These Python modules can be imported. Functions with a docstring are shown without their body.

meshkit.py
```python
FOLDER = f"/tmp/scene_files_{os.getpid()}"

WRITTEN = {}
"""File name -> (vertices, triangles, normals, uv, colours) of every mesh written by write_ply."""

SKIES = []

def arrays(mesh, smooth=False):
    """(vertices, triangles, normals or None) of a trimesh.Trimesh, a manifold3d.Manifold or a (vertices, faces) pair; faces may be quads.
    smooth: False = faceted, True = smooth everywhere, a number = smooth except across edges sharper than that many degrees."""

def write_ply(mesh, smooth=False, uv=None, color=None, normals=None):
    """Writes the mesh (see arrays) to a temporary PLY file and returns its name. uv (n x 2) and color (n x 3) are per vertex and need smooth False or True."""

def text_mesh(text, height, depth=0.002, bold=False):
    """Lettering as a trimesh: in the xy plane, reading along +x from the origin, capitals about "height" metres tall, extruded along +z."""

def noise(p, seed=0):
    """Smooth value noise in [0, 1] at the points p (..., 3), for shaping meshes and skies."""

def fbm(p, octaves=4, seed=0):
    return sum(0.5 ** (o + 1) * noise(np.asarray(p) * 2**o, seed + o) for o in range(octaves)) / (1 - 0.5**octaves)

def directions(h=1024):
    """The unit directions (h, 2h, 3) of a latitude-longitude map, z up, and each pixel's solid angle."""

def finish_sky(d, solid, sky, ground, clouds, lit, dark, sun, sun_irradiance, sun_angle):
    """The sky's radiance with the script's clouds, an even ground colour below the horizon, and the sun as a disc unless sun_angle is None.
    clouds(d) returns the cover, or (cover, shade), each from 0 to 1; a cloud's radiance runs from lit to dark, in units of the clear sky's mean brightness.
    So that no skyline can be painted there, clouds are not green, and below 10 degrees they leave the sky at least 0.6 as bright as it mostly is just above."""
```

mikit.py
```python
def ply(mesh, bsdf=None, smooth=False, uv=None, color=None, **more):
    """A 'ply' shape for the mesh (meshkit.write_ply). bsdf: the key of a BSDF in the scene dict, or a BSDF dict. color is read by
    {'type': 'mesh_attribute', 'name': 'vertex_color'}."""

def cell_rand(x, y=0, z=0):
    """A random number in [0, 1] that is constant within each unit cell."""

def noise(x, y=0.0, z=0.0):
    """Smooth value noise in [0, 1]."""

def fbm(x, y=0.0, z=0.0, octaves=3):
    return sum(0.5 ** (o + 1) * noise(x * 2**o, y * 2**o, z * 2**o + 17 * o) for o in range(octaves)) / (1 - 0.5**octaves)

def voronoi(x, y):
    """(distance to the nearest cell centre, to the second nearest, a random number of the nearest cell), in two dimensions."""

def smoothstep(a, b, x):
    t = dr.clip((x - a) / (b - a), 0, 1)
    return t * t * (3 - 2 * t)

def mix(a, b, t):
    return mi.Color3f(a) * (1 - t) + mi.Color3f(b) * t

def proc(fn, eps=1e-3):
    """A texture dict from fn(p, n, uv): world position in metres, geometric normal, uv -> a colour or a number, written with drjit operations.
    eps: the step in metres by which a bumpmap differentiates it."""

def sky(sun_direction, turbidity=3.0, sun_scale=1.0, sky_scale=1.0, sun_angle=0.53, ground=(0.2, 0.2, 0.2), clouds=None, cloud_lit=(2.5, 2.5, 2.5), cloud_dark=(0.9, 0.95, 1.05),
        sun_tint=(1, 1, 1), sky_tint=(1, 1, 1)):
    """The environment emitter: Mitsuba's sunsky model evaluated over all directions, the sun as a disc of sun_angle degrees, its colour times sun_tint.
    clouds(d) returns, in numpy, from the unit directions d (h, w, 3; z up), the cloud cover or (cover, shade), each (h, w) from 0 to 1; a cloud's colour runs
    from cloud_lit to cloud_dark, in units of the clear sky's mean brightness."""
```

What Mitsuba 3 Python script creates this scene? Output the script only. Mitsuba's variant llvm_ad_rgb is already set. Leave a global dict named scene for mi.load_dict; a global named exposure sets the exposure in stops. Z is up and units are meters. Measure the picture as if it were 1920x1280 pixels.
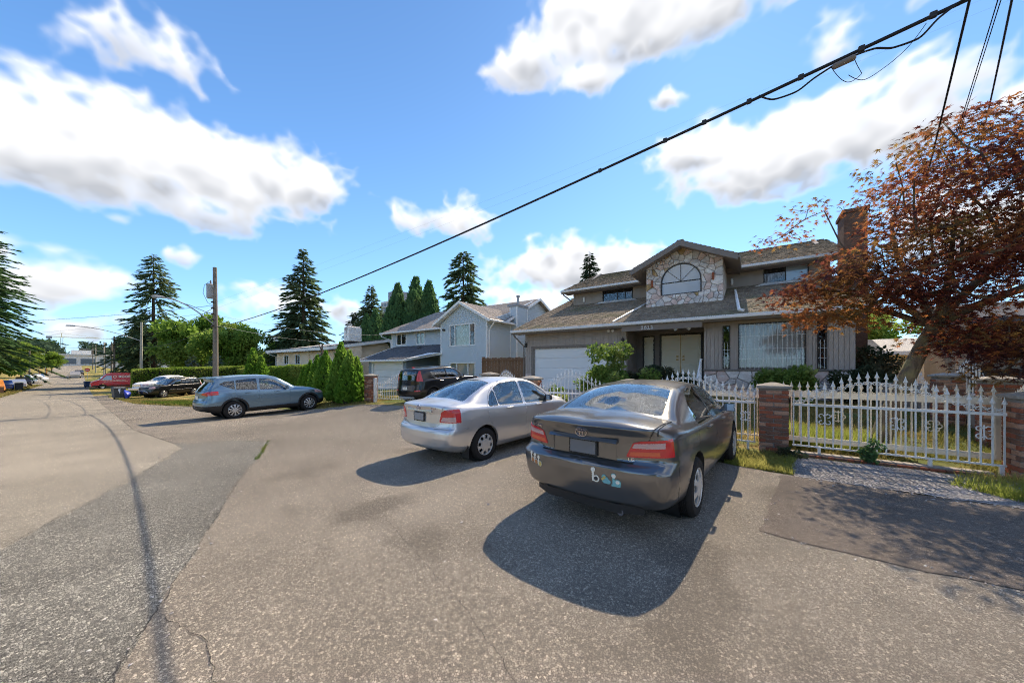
import math, random
import numpy as np, trimesh, drjit as dr, mitsuba as mi
import manifold3d as m3
from shapely.geometry import Polygon, LineString, Point, box as sbox
from shapely import affinity, unary_union
import mikit, meshkit
from mikit import proc, noise, fbm, voronoi, smoothstep, mix, cell_rand

# ------------------------------------------------------------------ camera, sky, exposure
# world: x along the street (towards -x it runs away from us), y towards the houses, z up, metres
T = mi.ScalarTransform4f
scene, labels = {}, {}
EYE = (0.0, 0.0, 1.63)
scene['camera'] = {'type': 'perspective', 'fov': 112.62, 'fov_axis': 'x', 'near_clip': 0.05, 'far_clip': 3000.0,
                   'principal_point_offset_y': -0.0375,
                   'to_world': T().look_at(origin=EYE, target=(EYE[0] - 0.576, EYE[1] + 0.817, EYE[2]), up=(0, 0, 1))}
SUN = np.array([-0.11, 0.995, 0.965])

PUFFS = [  # azimuth left of +y and elevation (degrees), half widths (degrees), strength: where a cumulus stands
    (80, 22.3, 17, 5.6, 1.1), (89, 19.8, 9.5, 4.7, 1), (69, 24, 9, 4.6, 1.0), (77, 19.4, 6.7, 3.3, .9), (83, 32, 6, 2.6, .5), (87, 30.5, 2.7, 1.8, .4), (89, 8.6, 5.5, 3.9, .85),
    (85, 5, 5, 2.3, .5), (87, 3.6, 2.3, 1.5, .6), (79.6, 12.9, 1.5, 1.1, .45), (84.4, 15.9, 1, 1, .35), (51.5, 22.1, 4.7, 2, .45), (44, 22.7, 5.5, 3.4, .6), (25, 15.8, 14, 4.6, 1.15),
    (27.6, 17, 7.4, 4.1, .9), (32.5, 9.1, 9.7, 4.8, .6), (33.2, 41, 6.9, 2.8, .85), (22.2, 39.8, 5.7, 2.3, .7), (8.6, 43, 26, 4.2, 1.2), (4, 46.5, 20, 5, 1.15), (24, 45, 8, 3.6, .95), (-8, 34.5, 3.8, 2.9, .6),
    (11, 35.6, 2.4, 1.1, .5), (-3.1, 26.0, 14, 5.4, 1.25), (-13.2, 25.5, 7, 5.0, 1.15), (5, 28.4, 8, 3.6, 1.1), (-14.7, 35, 3, 1.9, .5), (-18.3, 13.7, 5.6, 4.8, .7), (69.7, 7.9, 6.1, 2.9, .5),
    (61.8, 8.2, 2.9, 2.7, .5), (-23, 22.7, 2.8, 2, .5),
    (-60, 25, 20, 8, .9), (-95, 18, 20, 6, .9), (-150, 26, 25, 8, .9), (160, 16, 20, 6, .9), (125, 30, 16, 7, .9), (-120, 50, 20, 8, .6)]


for _k in range(26):   # unseen rest of the sky, as cloudy as in view, added to fill shade
    _q = np.random.default_rng(100 + _k).random(5)
    PUFFS.append((105 + 220 * _q[0], 8 + 60 * _q[1] ** 1.5, 7 + 9 * _q[2], 3 + 4 * _q[3], .75 + .3 * _q[4]))


def clouds(d):
    w = d + .035 * np.stack([meshkit.fbm(d * 7, 3, 60 + i) - .5 for i in range(3)], -1)
    az, el = np.degrees(np.arctan2(-w[..., 0], w[..., 1])), np.degrees(np.arcsin(np.clip(w[..., 2] / np.linalg.norm(w, axis=-1), -1, 1)))
    puff = lambda s, k: 1 - np.abs(2 * meshkit.fbm(w * s, 3, k) - 1) * 2.2          # cauliflower heads
    n = .62 * (puff(9.0, 11) - .55) + .40 * (puff(21.0, 23) - .55) + .46 * (meshkit.fbm(w * 48, 4, 31) - .5)
    low, top, bot = np.full(az.shape, -1.0), np.zeros(az.shape), np.full(az.shape, 1e-9)
    for a, e, wa, we, s in PUFFS:
        x, y = ((az - a + 180) % 360 - 180) / wa, (el - e) / we
        y = np.where(y < 0, y * 1.25, y)
        f = s * (1.06 - (x * x + y * y) ** .6 * .95)
        g = np.exp(9 * np.maximum(f, -.6))
        top += g * (.46 - np.clip(y, -1, 1) * .95 - np.minimum(np.abs(x), 1) * .12); bot += g
        low = np.maximum(low, f)
    shade = top / bot
    f = low + .07 + n * .78
    cover = np.clip((f - .05) / .42, 0, 1) ** 1.15
    thick = np.clip((f - .15) / .7, 0, 1)
    sh = np.clip(shade * (.35 + .65 * thick) - .55 * (puff(13.0, 7) - .55) * thick, 0, 1) * np.clip(thick * 3, 0, 1)
    hazy = np.clip((10 - el) / 10, 0, 1) * .14
    return np.maximum(cover * (.35 + .65 * thick ** .5), hazy), sh


scene['sky'] = mikit.sky(SUN.tolist(), turbidity=1.6, sky_scale=.95, sun_scale=.70, clouds=clouds, cloud_lit=(2.35, 2.35, 2.38), cloud_dark=(1.1, 1.15, 1.25), ground=(.17, .165, .15), sky_tint=(.80, .98, 1.10))
exposure = 2.82

# ------------------------------------------------------------------ helpers
rnd = random.Random(7)
rng = np.random.default_rng(7)


def free(key):
    if key not in USED:
        USED.add(key)
        return key
    k = 1
    while f'{key}_{k:03d}' in USED:
        k += 1
    USED.add(f'{key}_{k:03d}')
    return f'{key}_{k:03d}'


USED = set()


def thing(name, label, cat, group=None):
    key = free(name)
    labels[key] = {'label': label, 'category': cat, 'kind': 'thing'}
    if group:
        labels[key]['group'] = group
    return key


def put(mesh, bsdf, key, smooth=False, to=None, **kw):
    """One entry of the scene under exactly this key."""
    scene[key] = mesh_dict(mesh, bsdf, smooth, **kw)
    if to is not None:
        scene[key] = {**scene[key], 'to_world': to}
    return key


def mesh_dict(mesh, bsdf, smooth=False, **kw):
    return mikit.ply(mesh, bsdf, smooth=smooth, **kw)


def part(parent, name, mesh, bsdf, smooth=False, to=None, label=None, kind=None, **kw):
    key = free(parent + '__' + name)
    if isinstance(mesh, dict):
        scene[key] = {**mesh, 'bsdf': {'type': 'ref', 'id': bsdf}} if bsdf else dict(mesh)
        if to is not None:
            scene[key]['to_world'] = to
    else:
        put(mesh, bsdf, key, smooth, to, **kw)
    if label or kind:
        labels[key] = {k: v for k, v in (('label', label), ('kind', kind)) if v}
    return key


def ground_piece(name, mesh, bsdf, label, smooth=True):
    key = free(name)
    labels[key] = {'kind': 'structure', 'label': label}
    return put(mesh, bsdf, key, smooth)


def cat(ms):
    ms = [m for m in ms if m is not None and len(m[1] if isinstance(m, tuple) else m.faces)]
    v, f, n = [], [], 0
    for m in ms:
        a, b = m if isinstance(m, tuple) else (m.vertices, m.faces)
        v.append(np.asarray(a, float)); f.append(np.asarray(b, int) + n); n += len(a)
    return (np.vstack(v), np.vstack(f))


def tm(m):
    return trimesh.Trimesh(*m, process=False) if isinstance(m, tuple) else m


BOXF = np.array([[0, 2, 3], [0, 3, 1], [4, 5, 7], [4, 7, 6], [0, 1, 5], [0, 5, 4], [2, 6, 7], [2, 7, 3], [0, 4, 6], [0, 6, 2], [1, 3, 7], [1, 7, 5]])


def bx(x0, x1, y0, y1, z0, z1):
    v = np.array([[x, y, z] for z in (z0, z1) for y in (y0, y1) for x in (x0, x1)], float)
    return v, BOXF.copy()


def cham(x0, x1, y0, y1, z0, z1, r=.01):
    """A box with chamfered edges."""
    p = []
    for x, sx in ((x0, 1), (x1, -1)):
        for y, sy in ((y0, 1), (y1, -1)):
            for z, sz in ((z0, 1), (z1, -1)):
                p += [(x + sx * r, y + sy * r, z), (x + sx * r, y, z + sz * r), (x, y + sy * r, z + sz * r)]
    h = trimesh.convex.convex_hull(np.array(p))
    return np.array(h.vertices), np.array(h.faces)


def hull(points):
    h = trimesh.convex.convex_hull(np.asarray(points, float))
    return np.array(h.vertices), np.array(h.faces)


def move(m, loc=(0, 0, 0), rz=0.0, s=1.0):
    v, f = m if isinstance(m, tuple) else (m.vertices, m.faces)
    v = np.asarray(v, float) * s
    c, q = math.cos(rz), math.sin(rz)
    return np.stack([v[:, 0] * c - v[:, 1] * q, v[:, 0] * q + v[:, 1] * c, v[:, 2]], 1) + np.asarray(loc, float), np.asarray(f)


def tf(loc=(0, 0, 0), rz=0.0, s=1.0):
    t = T().translate(list(loc)).rotate([0, 0, 1], math.degrees(rz))
    return t.scale(s) if s != 1.0 else t


def tube(path, r, n=8, cap=True):
    """A round tube along a polyline; r a number or one per point."""
    p = np.asarray(path, float)
    r = np.broadcast_to(r, len(p)).astype(float)
    t = np.gradient(p, axis=0)
    t /= np.linalg.norm(t, axis=1, keepdims=True) + 1e-12
    a = np.array([0, 0, 1.0]) if abs(t[0][2]) < .9 else np.array([1.0, 0, 0])
    v = []
    u = np.cross(t[0], a); u /= np.linalg.norm(u)
    ang = np.arange(n) * 2 * np.pi / n
    for k in range(len(p)):
        u = u - t[k] * (u @ t[k]); u /= np.linalg.norm(u) + 1e-12
        w = np.cross(t[k], u)
        v.append(p[k] + r[k] * (np.cos(ang)[:, None] * u + np.sin(ang)[:, None] * w))
    v = np.vstack(v)
    i, j = np.meshgrid(np.arange(len(p) - 1), np.arange(n), indexing='ij')
    a0, a1 = i * n + j, i * n + (j + 1) % n
    f = np.vstack([np.stack([a0, a0 + n, a1], -1).reshape(-1, 3), np.stack([a1, a0 + n, a1 + n], -1).reshape(-1, 3)])[:, ::-1]
    if cap:
        k = len(v)
        v = np.vstack([v, p[:1], p[-1:]])
        jj = np.arange(n)
        f = np.vstack([f, np.stack([jj * 0 + k, (jj + 1) % n, jj], 1)[:, ::-1], np.stack([jj * 0 + k + 1, k - n + jj, k - n + (jj + 1) % n], 1)[:, ::-1]])
        f[-2 * n:] = f[-2 * n:][:, ::-1]
    return v, f


def lathe(prof, n=24, axis='z'):
    """Surface of revolution of (radius, height) points."""
    prof = np.asarray(prof, float)
    a = np.arange(n) * 2 * np.pi / n
    v = np.stack([prof[:, None, 0] * np.cos(a), prof[:, None, 0] * np.sin(a), np.repeat(prof[:, 1:2], n, 1)], -1).reshape(-1, 3)
    i, j = np.meshgrid(np.arange(len(prof) - 1), np.arange(n), indexing='ij')
    a0, a1 = i * n + j, i * n + (j + 1) % n
    f = np.vstack([np.stack([a0, a1, a1 + n], -1).reshape(-1, 3), np.stack([a0, a1 + n, a0 + n], -1).reshape(-1, 3)])
    if axis == 'y':
        v = v[:, [0, 2, 1]]; f = f[:, ::-1]
    return v, f


def extrude(poly, h, z0=0.0):
    """shapely polygon(s) -> prism along z."""
    out = []
    for g in getattr(poly, 'geoms', [poly]):
        if g.geom_type == 'Polygon' and g.area > 1e-7:
            m = trimesh.creation.extrude_polygon(g, h, engine='earcut')
            out.append((np.array(m.vertices) + [0, 0, z0], np.array(m.faces)))
    return cat(out) if out else None


def wall_xz(poly, y0, y1):
    """Prism of a polygon drawn in (x, z), between y0 (front, towards -y) and y1."""
    m = extrude(poly, y1 - y0)
    if m is None:
        return None
    v, f = m
    return np.stack([v[:, 0], y0 + v[:, 2], v[:, 1]], 1), f[:, ::-1]


def wall_yz(poly, x0, x1):
    """Prism of a polygon drawn in (y, z), between x0 and x1."""
    m = extrude(poly, x1 - x0)
    if m is None:
        return None
    v, f = m
    return np.stack([x0 + v[:, 2], v[:, 0], v[:, 1]], 1), f


def P(*pts):
    return Polygon(pts)


def R4(x0, x1, z0, z1):
    return sbox(x0, z0, x1, z1)


def quads(c, u, v):
    """Flat quads with centres c and half-axes u, v (n x 3 each)."""
    n = len(c)
    p = np.stack([c - u - v, c + u - v, c + u + v, c - u + v], 1).reshape(-1, 3)
    i = np.arange(n)[:, None] * 4
    return p, np.vstack([i + [0, 1, 2], i + [0, 2, 3]])


def darts(base, tip, side):
    """Leaf-like kites: from base to tip with half-width vector side."""
    n = len(base)
    m = base * .6 + tip * .4
    p = np.stack([base, m + side, tip, m - side], 1).reshape(-1, 3)
    i = np.arange(n)[:, None] * 4
    return p, np.vstack([i + [0, 1, 2], i + [0, 2, 3]])


def unit(v):
    return v / (np.linalg.norm(v, axis=-1, keepdims=True) + 1e-12)


def text_on(text, h, depth=.004, bold=True):
    m = meshkit.text_mesh(text, h, depth, bold)
    return np.array(m.vertices), np.array(m.faces)

# ------------------------------------------------------------------ materials
def bsdf(name, d):
    scene[name] = d
    return name


def rgbv(c):
    return {'type': 'rgb', 'value': list(c)}


def matte(name, c, rough=.8, spec=.3, two=True):
    d = {'type': 'principled', 'base_color': c if isinstance(c, dict) else rgbv(c), 'roughness': rough, 'specular': spec}
    return bsdf(name, {'type': 'twosided', 'bsdf': d} if two else d)


def bumpy(name, d, fn, h, eps=2e-3):
    return bsdf(name, {'type': 'twosided', 'bsdf': {'type': 'bumpmap', 'arbitrary': proc(fn, eps), 'scale': h, 'bsdf': d}})


def stones(p, s, seed=0.0):
    d1, d2, r = voronoi(p.x * s + seed, p.y * s)
    return d1, d2, r


def asphalt_fn(dark, light, s, warm, stain, seed, amount=1.0):
    def fn(p, n, uv):
        d1, d2, r = stones(p, s, seed)
        e1, e2, q = stones(p, s * .47, seed + 31)
        grain = smoothstep(.03, .30, d2 - d1)
        big = fbm(p.x * .35 + seed, p.y * .35, 0.0, 4)
        mid = fbm(p.x * 1.7 + seed, p.y * 1.7, 4.0, 3)
        sand = noise(p.x * 260, p.y * 260)
        c = mix(dark, light, dr.clip(grain * (.06 + .72 * r * r + .34 * sand), 0, 1) * amount + (1 - amount) * .45)
        c = mix(c, mi.Color3f(light) * 1.3, dr.select(r > .95, grain * .7, 0))
        c = mix(c, mi.Color3f(dark) * 1.1, dr.select(q < .12, smoothstep(.05, .3, e2 - e1) * .6, 0))
        drip = noise(p.x * 4.5 + seed, p.y * 4.5) * noise(p.x * 1.1, p.y * 1.1 + seed)
        c = c * (1 - .28 * smoothstep(.62, .75, drip))
        track = fbm(p.x * 2.6 + seed, p.y * .22, 6.0, 3)
        c = c * (.86 + .28 * track)
        c = c * (.80 + .40 * mid) * (.74 + .52 * big)
        c = mix(c, mi.Color3f(warm) * (.8 + .4 * mid), .35 * smoothstep(.42, .68, fbm(p.x * .22 + 3.1 * seed, p.y * .31, 2.0, 3)))
        return mix(c, mi.Color3f(dark) * .8, stain * smoothstep(.60, .74, fbm(p.x * .9 + seed, p.y * .9, 9.0, 4)))
    return fn


def road_bump(s, seed):
    def fn(p, n, uv):
        d1, d2, r = stones(p, s, seed)
        return smoothstep(.0, .35, d2 - d1) * (.5 + r)
    return fn


def asphalt(name, dark, light, s, warm, stain, seed, amount=1.0, bump=.004):
    d = {'type': 'principled', 'base_color': proc(asphalt_fn(dark, light, s, warm, stain, seed, amount)), 'roughness': .82, 'specular': .25}
    return bumpy(name, d, road_bump(s, seed), bump, 1.5e-3)


asphalt('asphalt_worn', (.046, .039, .032), (.60, .535, .44), 68.0, (.23, .20, .165), .35, 1.3)
asphalt('asphalt_road', (.12, .109, .09), (.52, .47, .385), 64.0, (.27, .24, .193), .15, 7.7, .75)
asphalt('asphalt_grey', (.042, .040, .036), (.46, .44, .385), 68.0, (.155, .148, .128), .30, 4.1)
asphalt('asphalt_patch', (.05, .042, .036), (.36, .30, .25), 90.0, (.20, .165, .135), .35, 9.4, .8)
matte('crack_fill', (.035, .030, .026))


def gravel_c(p, n, uv):
    d1, d2, r = stones(p, 26.0, 2.0)
    g = smoothstep(.02, .25, d2 - d1)
    return mix((.13, .125, .125), (.52, .50, .49), g * (.25 + .75 * r)) * (.75 + .5 * fbm(p.x * 2, p.y * 2, 0.0, 3))


def gravel_b(p, n, uv):
    d1, d2, r = stones(p, 26.0, 2.0)
    return smoothstep(.0, .4, d2 - d1) * (.4 + r)


bumpy('gravel_mat', {'type': 'principled', 'base_color': proc(gravel_c), 'roughness': .9, 'specular': .2}, gravel_b, .03, 3e-3)


def lawn_c(p, n, uv):
    a = fbm(p.x * .5, p.y * .5, 0.0, 4)
    b = fbm(p.x * 9, p.y * 9, 1.0, 3)
    return mix(mix((.085, .105, .030), (.30, .22, .085), smoothstep(.40, .62, a)), (.05, .055, .02), .55 * smoothstep(.45, .7, b))


def soil_c(p, n, uv):
    return mix((.10, .078, .055), (.25, .20, .14), fbm(p.x * 3, p.y * 3, 0.0, 4)) * (.7 + .6 * noise(p.x * 40, p.y * 40))


matte('lawn_mat', proc(lawn_c), .95, .1)
matte('soil_mat', proc(soil_c), .95, .1)


def thin(name, c, trans=.9, rough=.55, spec=.3):
    return bsdf(name, {'type': 'principledthin', 'base_color': c if isinstance(c, dict) else rgbv(c), 'roughness': rough, 'diff_trans': trans, 'spec_trans': 0.0, 'eta': 1.4})


def vary(a, b, c, s):
    def fn(p, n, uv):
        q = cell_rand(p.x * s, p.y * s, p.z * s)
        w = noise(p.x * s * .13, p.y * s * .13, p.z * s * .13)
        return mix(mix(a, b, q), c, smoothstep(.5, .85, w) * .8)
    return proc(fn)


thin('grass_green', vary((.07, .13, .02), (.16, .22, .04), (.24, .22, .07), 9.0), .8)
thin('grass_sun_tint', vary((.22, .28, .06), (.34, .38, .09), (.40, .37, .13), 9.0), 1.2)  # sunlight through the blades put into a paler, yellower grass colour
thin('grass_dry', vary((.24, .21, .07), (.34, .28, .11), (.17, .19, .05), 9.0), .8)
thin('fir_leaf', vary((.12, .185, .10), (.17, .25, .12), (.23, .27, .13), 2.2), 1.1)
thin('fir_leaf_far', vary((.06, .10, .065), (.085, .13, .075), (.10, .14, .085), 1.2), .5)
thin('cypress_leaf', vary((.08, .165, .075), (.12, .23, .085), (.17, .24, .10), 2.5), .9)
thin('cedar_leaf', vary((.10, .23, .03), (.20, .37, .05), (.27, .41, .08), 7.0), 1.2)
thin('tree_leaf', vary((.13, .24, .04), (.24, .37, .07), (.30, .39, .10), 2.0), 1.2)
thin('hedge_leaf', vary((.13, .23, .035), (.25, .36, .06), (.34, .40, .10), 6.0), 1.1)
thin('blue_spruce_leaf', vary((.10, .15, .14), (.17, .22, .21), (.14, .18, .16), 3.0), .3)
thin('shrub_leaf', vary((.08, .16, .03), (.24, .33, .08), (.42, .45, .18), 14.0), .9, .3)
thin('dark_shrub_leaf', vary((.03, .05, .03), (.07, .09, .05), (.14, .10, .06), 9.0), .5)
thin('maple_red', vary((.12, .034, .032), (.25, .09, .052), (.24, .17, .06), 11.0), 1.1, .4)
thin('maple_orange', vary((.30, .10, .045), (.40, .18, .06), (.28, .21, .07), 11.0), 1.1, .4)
thin('maple_dark', vary((.07, .034, .048), (.13, .055, .06), (.10, .075, .04), 11.0), .8, .4)


def bark_c(p, n, uv):
    s = fbm(p.x * 18, p.y * 18, p.z * 4, 4)
    g = smoothstep(.45, .7, fbm(p.x * 7 + 4, p.y * 7, p.z * 6, 3))
    return mix(mix((.06, .05, .042), (.20, .17, .14), s), (.26, .25, .13), g * .55)


def bark_b(p, n, uv):
    return fbm(p.x * 22, p.y * 22, p.z * 5, 4)


bumpy('bark', {'type': 'principled', 'base_color': proc(bark_c), 'roughness': .9, 'specular': .1}, bark_b, .012)
matte('bark_plain', (.09, .07, .055), .9, .1)


def pole_c(p, n, uv):
    a = fbm(p.x * 30, p.y * 30, p.z * .8, 4)
    return mix((.10, .085, .07), (.30, .265, .225), a) * (.8 + .4 * noise(p.z * 1.3, p.x * 9))


matte('pole_wood', proc(pole_c), .9, .1)
matte('pole_pale', (.36, .34, .28), .85, .1)


def brick_fn(a, b, s):
    def fn(p, n, uv):
        return mix(a, b, fbm(p.x * s, p.y * s, p.z * s, 3)) * (.72 + .56 * noise(p.x * 90, p.y * 90, p.z * 90))
    return proc(fn)


matte('brick_red', brick_fn((.22, .072, .042), (.34, .12, .068), 9.0), .9, .15)
matte('brick_brown', brick_fn((.13, .07, .05), (.22, .12, .085), 9.0), .9, .15)
matte('brick_pale', brick_fn((.33, .18, .12), (.44, .27, .185), 9.0), .9, .15)
matte('chimney_brick', brick_fn((.10, .06, .045), (.16, .10, .075), 9.0), .9, .1)
matte('mortar', (.24, .22, .20), .95, .1)


def conc_c(p, n, uv):
    return mix((.20, .18, .155), (.36, .33, .29), fbm(p.x * 6, p.y * 6, p.z * 6, 4)) * (.85 + .3 * noise(p.x * 60, p.y * 60, p.z * 60))


matte('concrete', proc(conc_c), .9, .2)


def stone_fn(a, b, c, seed):
    def fn(p, n, uv):
        w = fbm(p.x * 5 + seed, p.y * 5, p.z * 5 + seed, 4)
        v = fbm(p.x * 3 + 9 + seed, p.y * 3, p.z * 14, 3)
        return mix(mix(a, b, smoothstep(.3, .7, w)), c, smoothstep(.52, .72, v) * .7) * (.85 + .3 * noise(p.x * 45, p.y * 45, p.z * 45))
    return proc(fn)


matte('stone_white', stone_fn((.64, .60, .56), (.80, .77, .73), (.58, .47, .42), 1.0), .85, .2)
matte('stone_pink', stone_fn((.56, .42, .37), (.70, .56, .50), (.74, .68, .63), 5.0), .85, .2)
matte('stone_grey', stone_fn((.50, .48, .47), (.66, .64, .62), (.45, .37, .34), 9.0), .85, .2)
matte('stone_ochre', stone_fn((.40, .28, .13), (.55, .44, .28), (.45, .30, .20), 13.0), .85, .2)
matte('stone_mortar', (.25, .23, .21), .95, .1)


def boards_fn(a, b, s):
    def fn(p, n, uv):
        q = cell_rand(dr.floor(p.x * 7.1), dr.floor(p.y * 7.1), 3.0)
        return mix(a, b, q * .45 + .55 * fbm(p.x * s, p.y * s, p.z * .9, 3))
    return proc(fn)


matte('siding_taupe', boards_fn((.33, .285, .25), (.44, .385, .345), 16.0), .75, .25)
matte('stucco_taupe', boards_fn((.34, .30, .265), (.40, .355, .315), 5.0), .9, .1)
matte('trim_taupe', (.20, .172, .152), .6, .3)
matte('soffit_taupe', (.22, .185, .16), .7, .2)


def shake_fn(a, b, c):
    def fn(p, n, uv):
        q = cell_rand(dr.floor(p.x * 6.3), dr.floor(p.y * 4.4), 1.0)
        m = fbm(p.x * 1.2, p.y * 1.2, 3.0, 4)
        return mix(mix(a, b, q * .7 + .3 * m), c, smoothstep(.5, .75, fbm(p.x * .7 + 5, p.y * .9, 0.0, 4)) * .8) * (.72 + .5 * noise(p.x * 55, p.y * 9, 0.0))
    return proc(fn)


matte('cedar_shake', shake_fn((.15, .12, .09), (.29, .235, .175), (.15, .14, .085)), .9, .15)
matte('asphalt_shingle', shake_fn((.23, .205, .185), (.30, .27, .245), (.20, .185, .17)), .95, .1)
matte('asphalt_shingle_dark', shake_fn((.085, .088, .095), (.12, .122, .13), (.075, .078, .085)), .95, .1)
matte('membrane_roof', (.50, .47, .42), .8, .2)
matte('vinyl_blue', (.50, .56, .60), .55, .35)
matte('vinyl_dark', (.24, .29, .34), .55, .35)
matte('stucco_cream', proc(lambda p, n, uv: mix((.80, .64, .46), (.86, .70, .52), fbm(p.x * 2, p.y * 2, p.z * 2, 3))), .9, .1)
matte('white_paint', (.78, .77, .75), .45, .4)
matte('white_metal', proc(lambda p, n, uv: mix((.72, .71, .68), (.56, .53, .47), smoothstep(.55, .8, fbm(p.x * 7, p.y * 7, p.z * 5, 4)))), .45, .4)
matte('gate_cream', proc(lambda p, n, uv: mix((.66, .62, .52), (.50, .45, .36), smoothstep(.5, .8, fbm(p.x * 7, p.y * 7, p.z * 5, 4)))), .5, .4)
matte('garage_white', (.76, .77, .77), .5, .35)
matte('door_cream', (.72, .67, .52), .5, .35)
matte('brass', (.55, .36, .13), .35, .6)
matte('dark_frame', (.028, .026, .025), .5, .4)
matte('black_plastic', (.022, .022, .023), .55, .4)
matte('rubber', (.022, .021, .021), .85, .2)
matte('grey_metal', (.34, .36, .37), .45, .5)
matte('cable_black', (.018, .018, .020), .6, .3)
matte('fence_wood', boards_fn((.15, .085, .05), (.26, .155, .092), 14.0), .85, .15)
matte('wood_tan', boards_fn((.36, .27, .19), (.46, .36, .265), 14.0), .8, .15)
matte('wood_dark', (.035, .03, .028), .7, .2)
matte('curtain', (.30, .31, .30), .9, .1)
matte('curtain_green', (.42, .46, .36), .9, .1)
matte('interior_dark', (.03, .03, .032), .9, .1)
matte('sheet_grey', (.30, .30, .31), .7, .3)
matte('far_wall', (.62, .61, .58), .8, .2)
matte('far_glass', (.10, .13, .16), .25, .6)
matte('tower_grey', (.30, .31, .35), .7, .3)
matte('crane_yellow', (.50, .46, .30), .6, .3)
matte('bin_grey', (.075, .08, .085), .6, .35)
matte('bin_blue', (.03, .06, .13), .55, .35)
matte('bag_blue', (.04, .07, .42), .4, .4)
matte('bag_white', (.65, .65, .65), .5, .3)
matte('sign_red', (.45, .03, .03), .4, .4)
matte('sign_white', (.75, .75, .75), .5, .3)
matte('orange_paint', (.52, .20, .05), .35, .5)
matte('crate_brown', (.16, .09, .055), .7, .2)
bsdf('pane', {'type': 'thindielectric', 'int_ior': 1.55})
bsdf('pane_sky_tint', {'type': 'principled', 'base_color': rgbv((.28, .35, .42)), 'roughness': .04, 'specular': 1.0, 'clearcoat': 1.0, 'clearcoat_gloss': .98})  # blue grey base colour stands in for sky reflected in the glass
bsdf('car_glass', {'type': 'thindielectric', 'int_ior': 1.85, 'specular_transmittance': rgbv((.46, .52, .50))})
bsdf('car_glass_dark', {'type': 'thindielectric', 'int_ior': 1.7, 'specular_transmittance': rgbv((.12, .14, .15))})
bsdf('chrome', {'type': 'twosided', 'bsdf': {'type': 'roughconductor', 'material': 'Cr', 'alpha': .08}})
bsdf('alloy', {'type': 'twosided', 'bsdf': {'type': 'principled', 'base_color': rgbv((.55, .56, .57)), 'metallic': .7, 'roughness': .32}})
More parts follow.
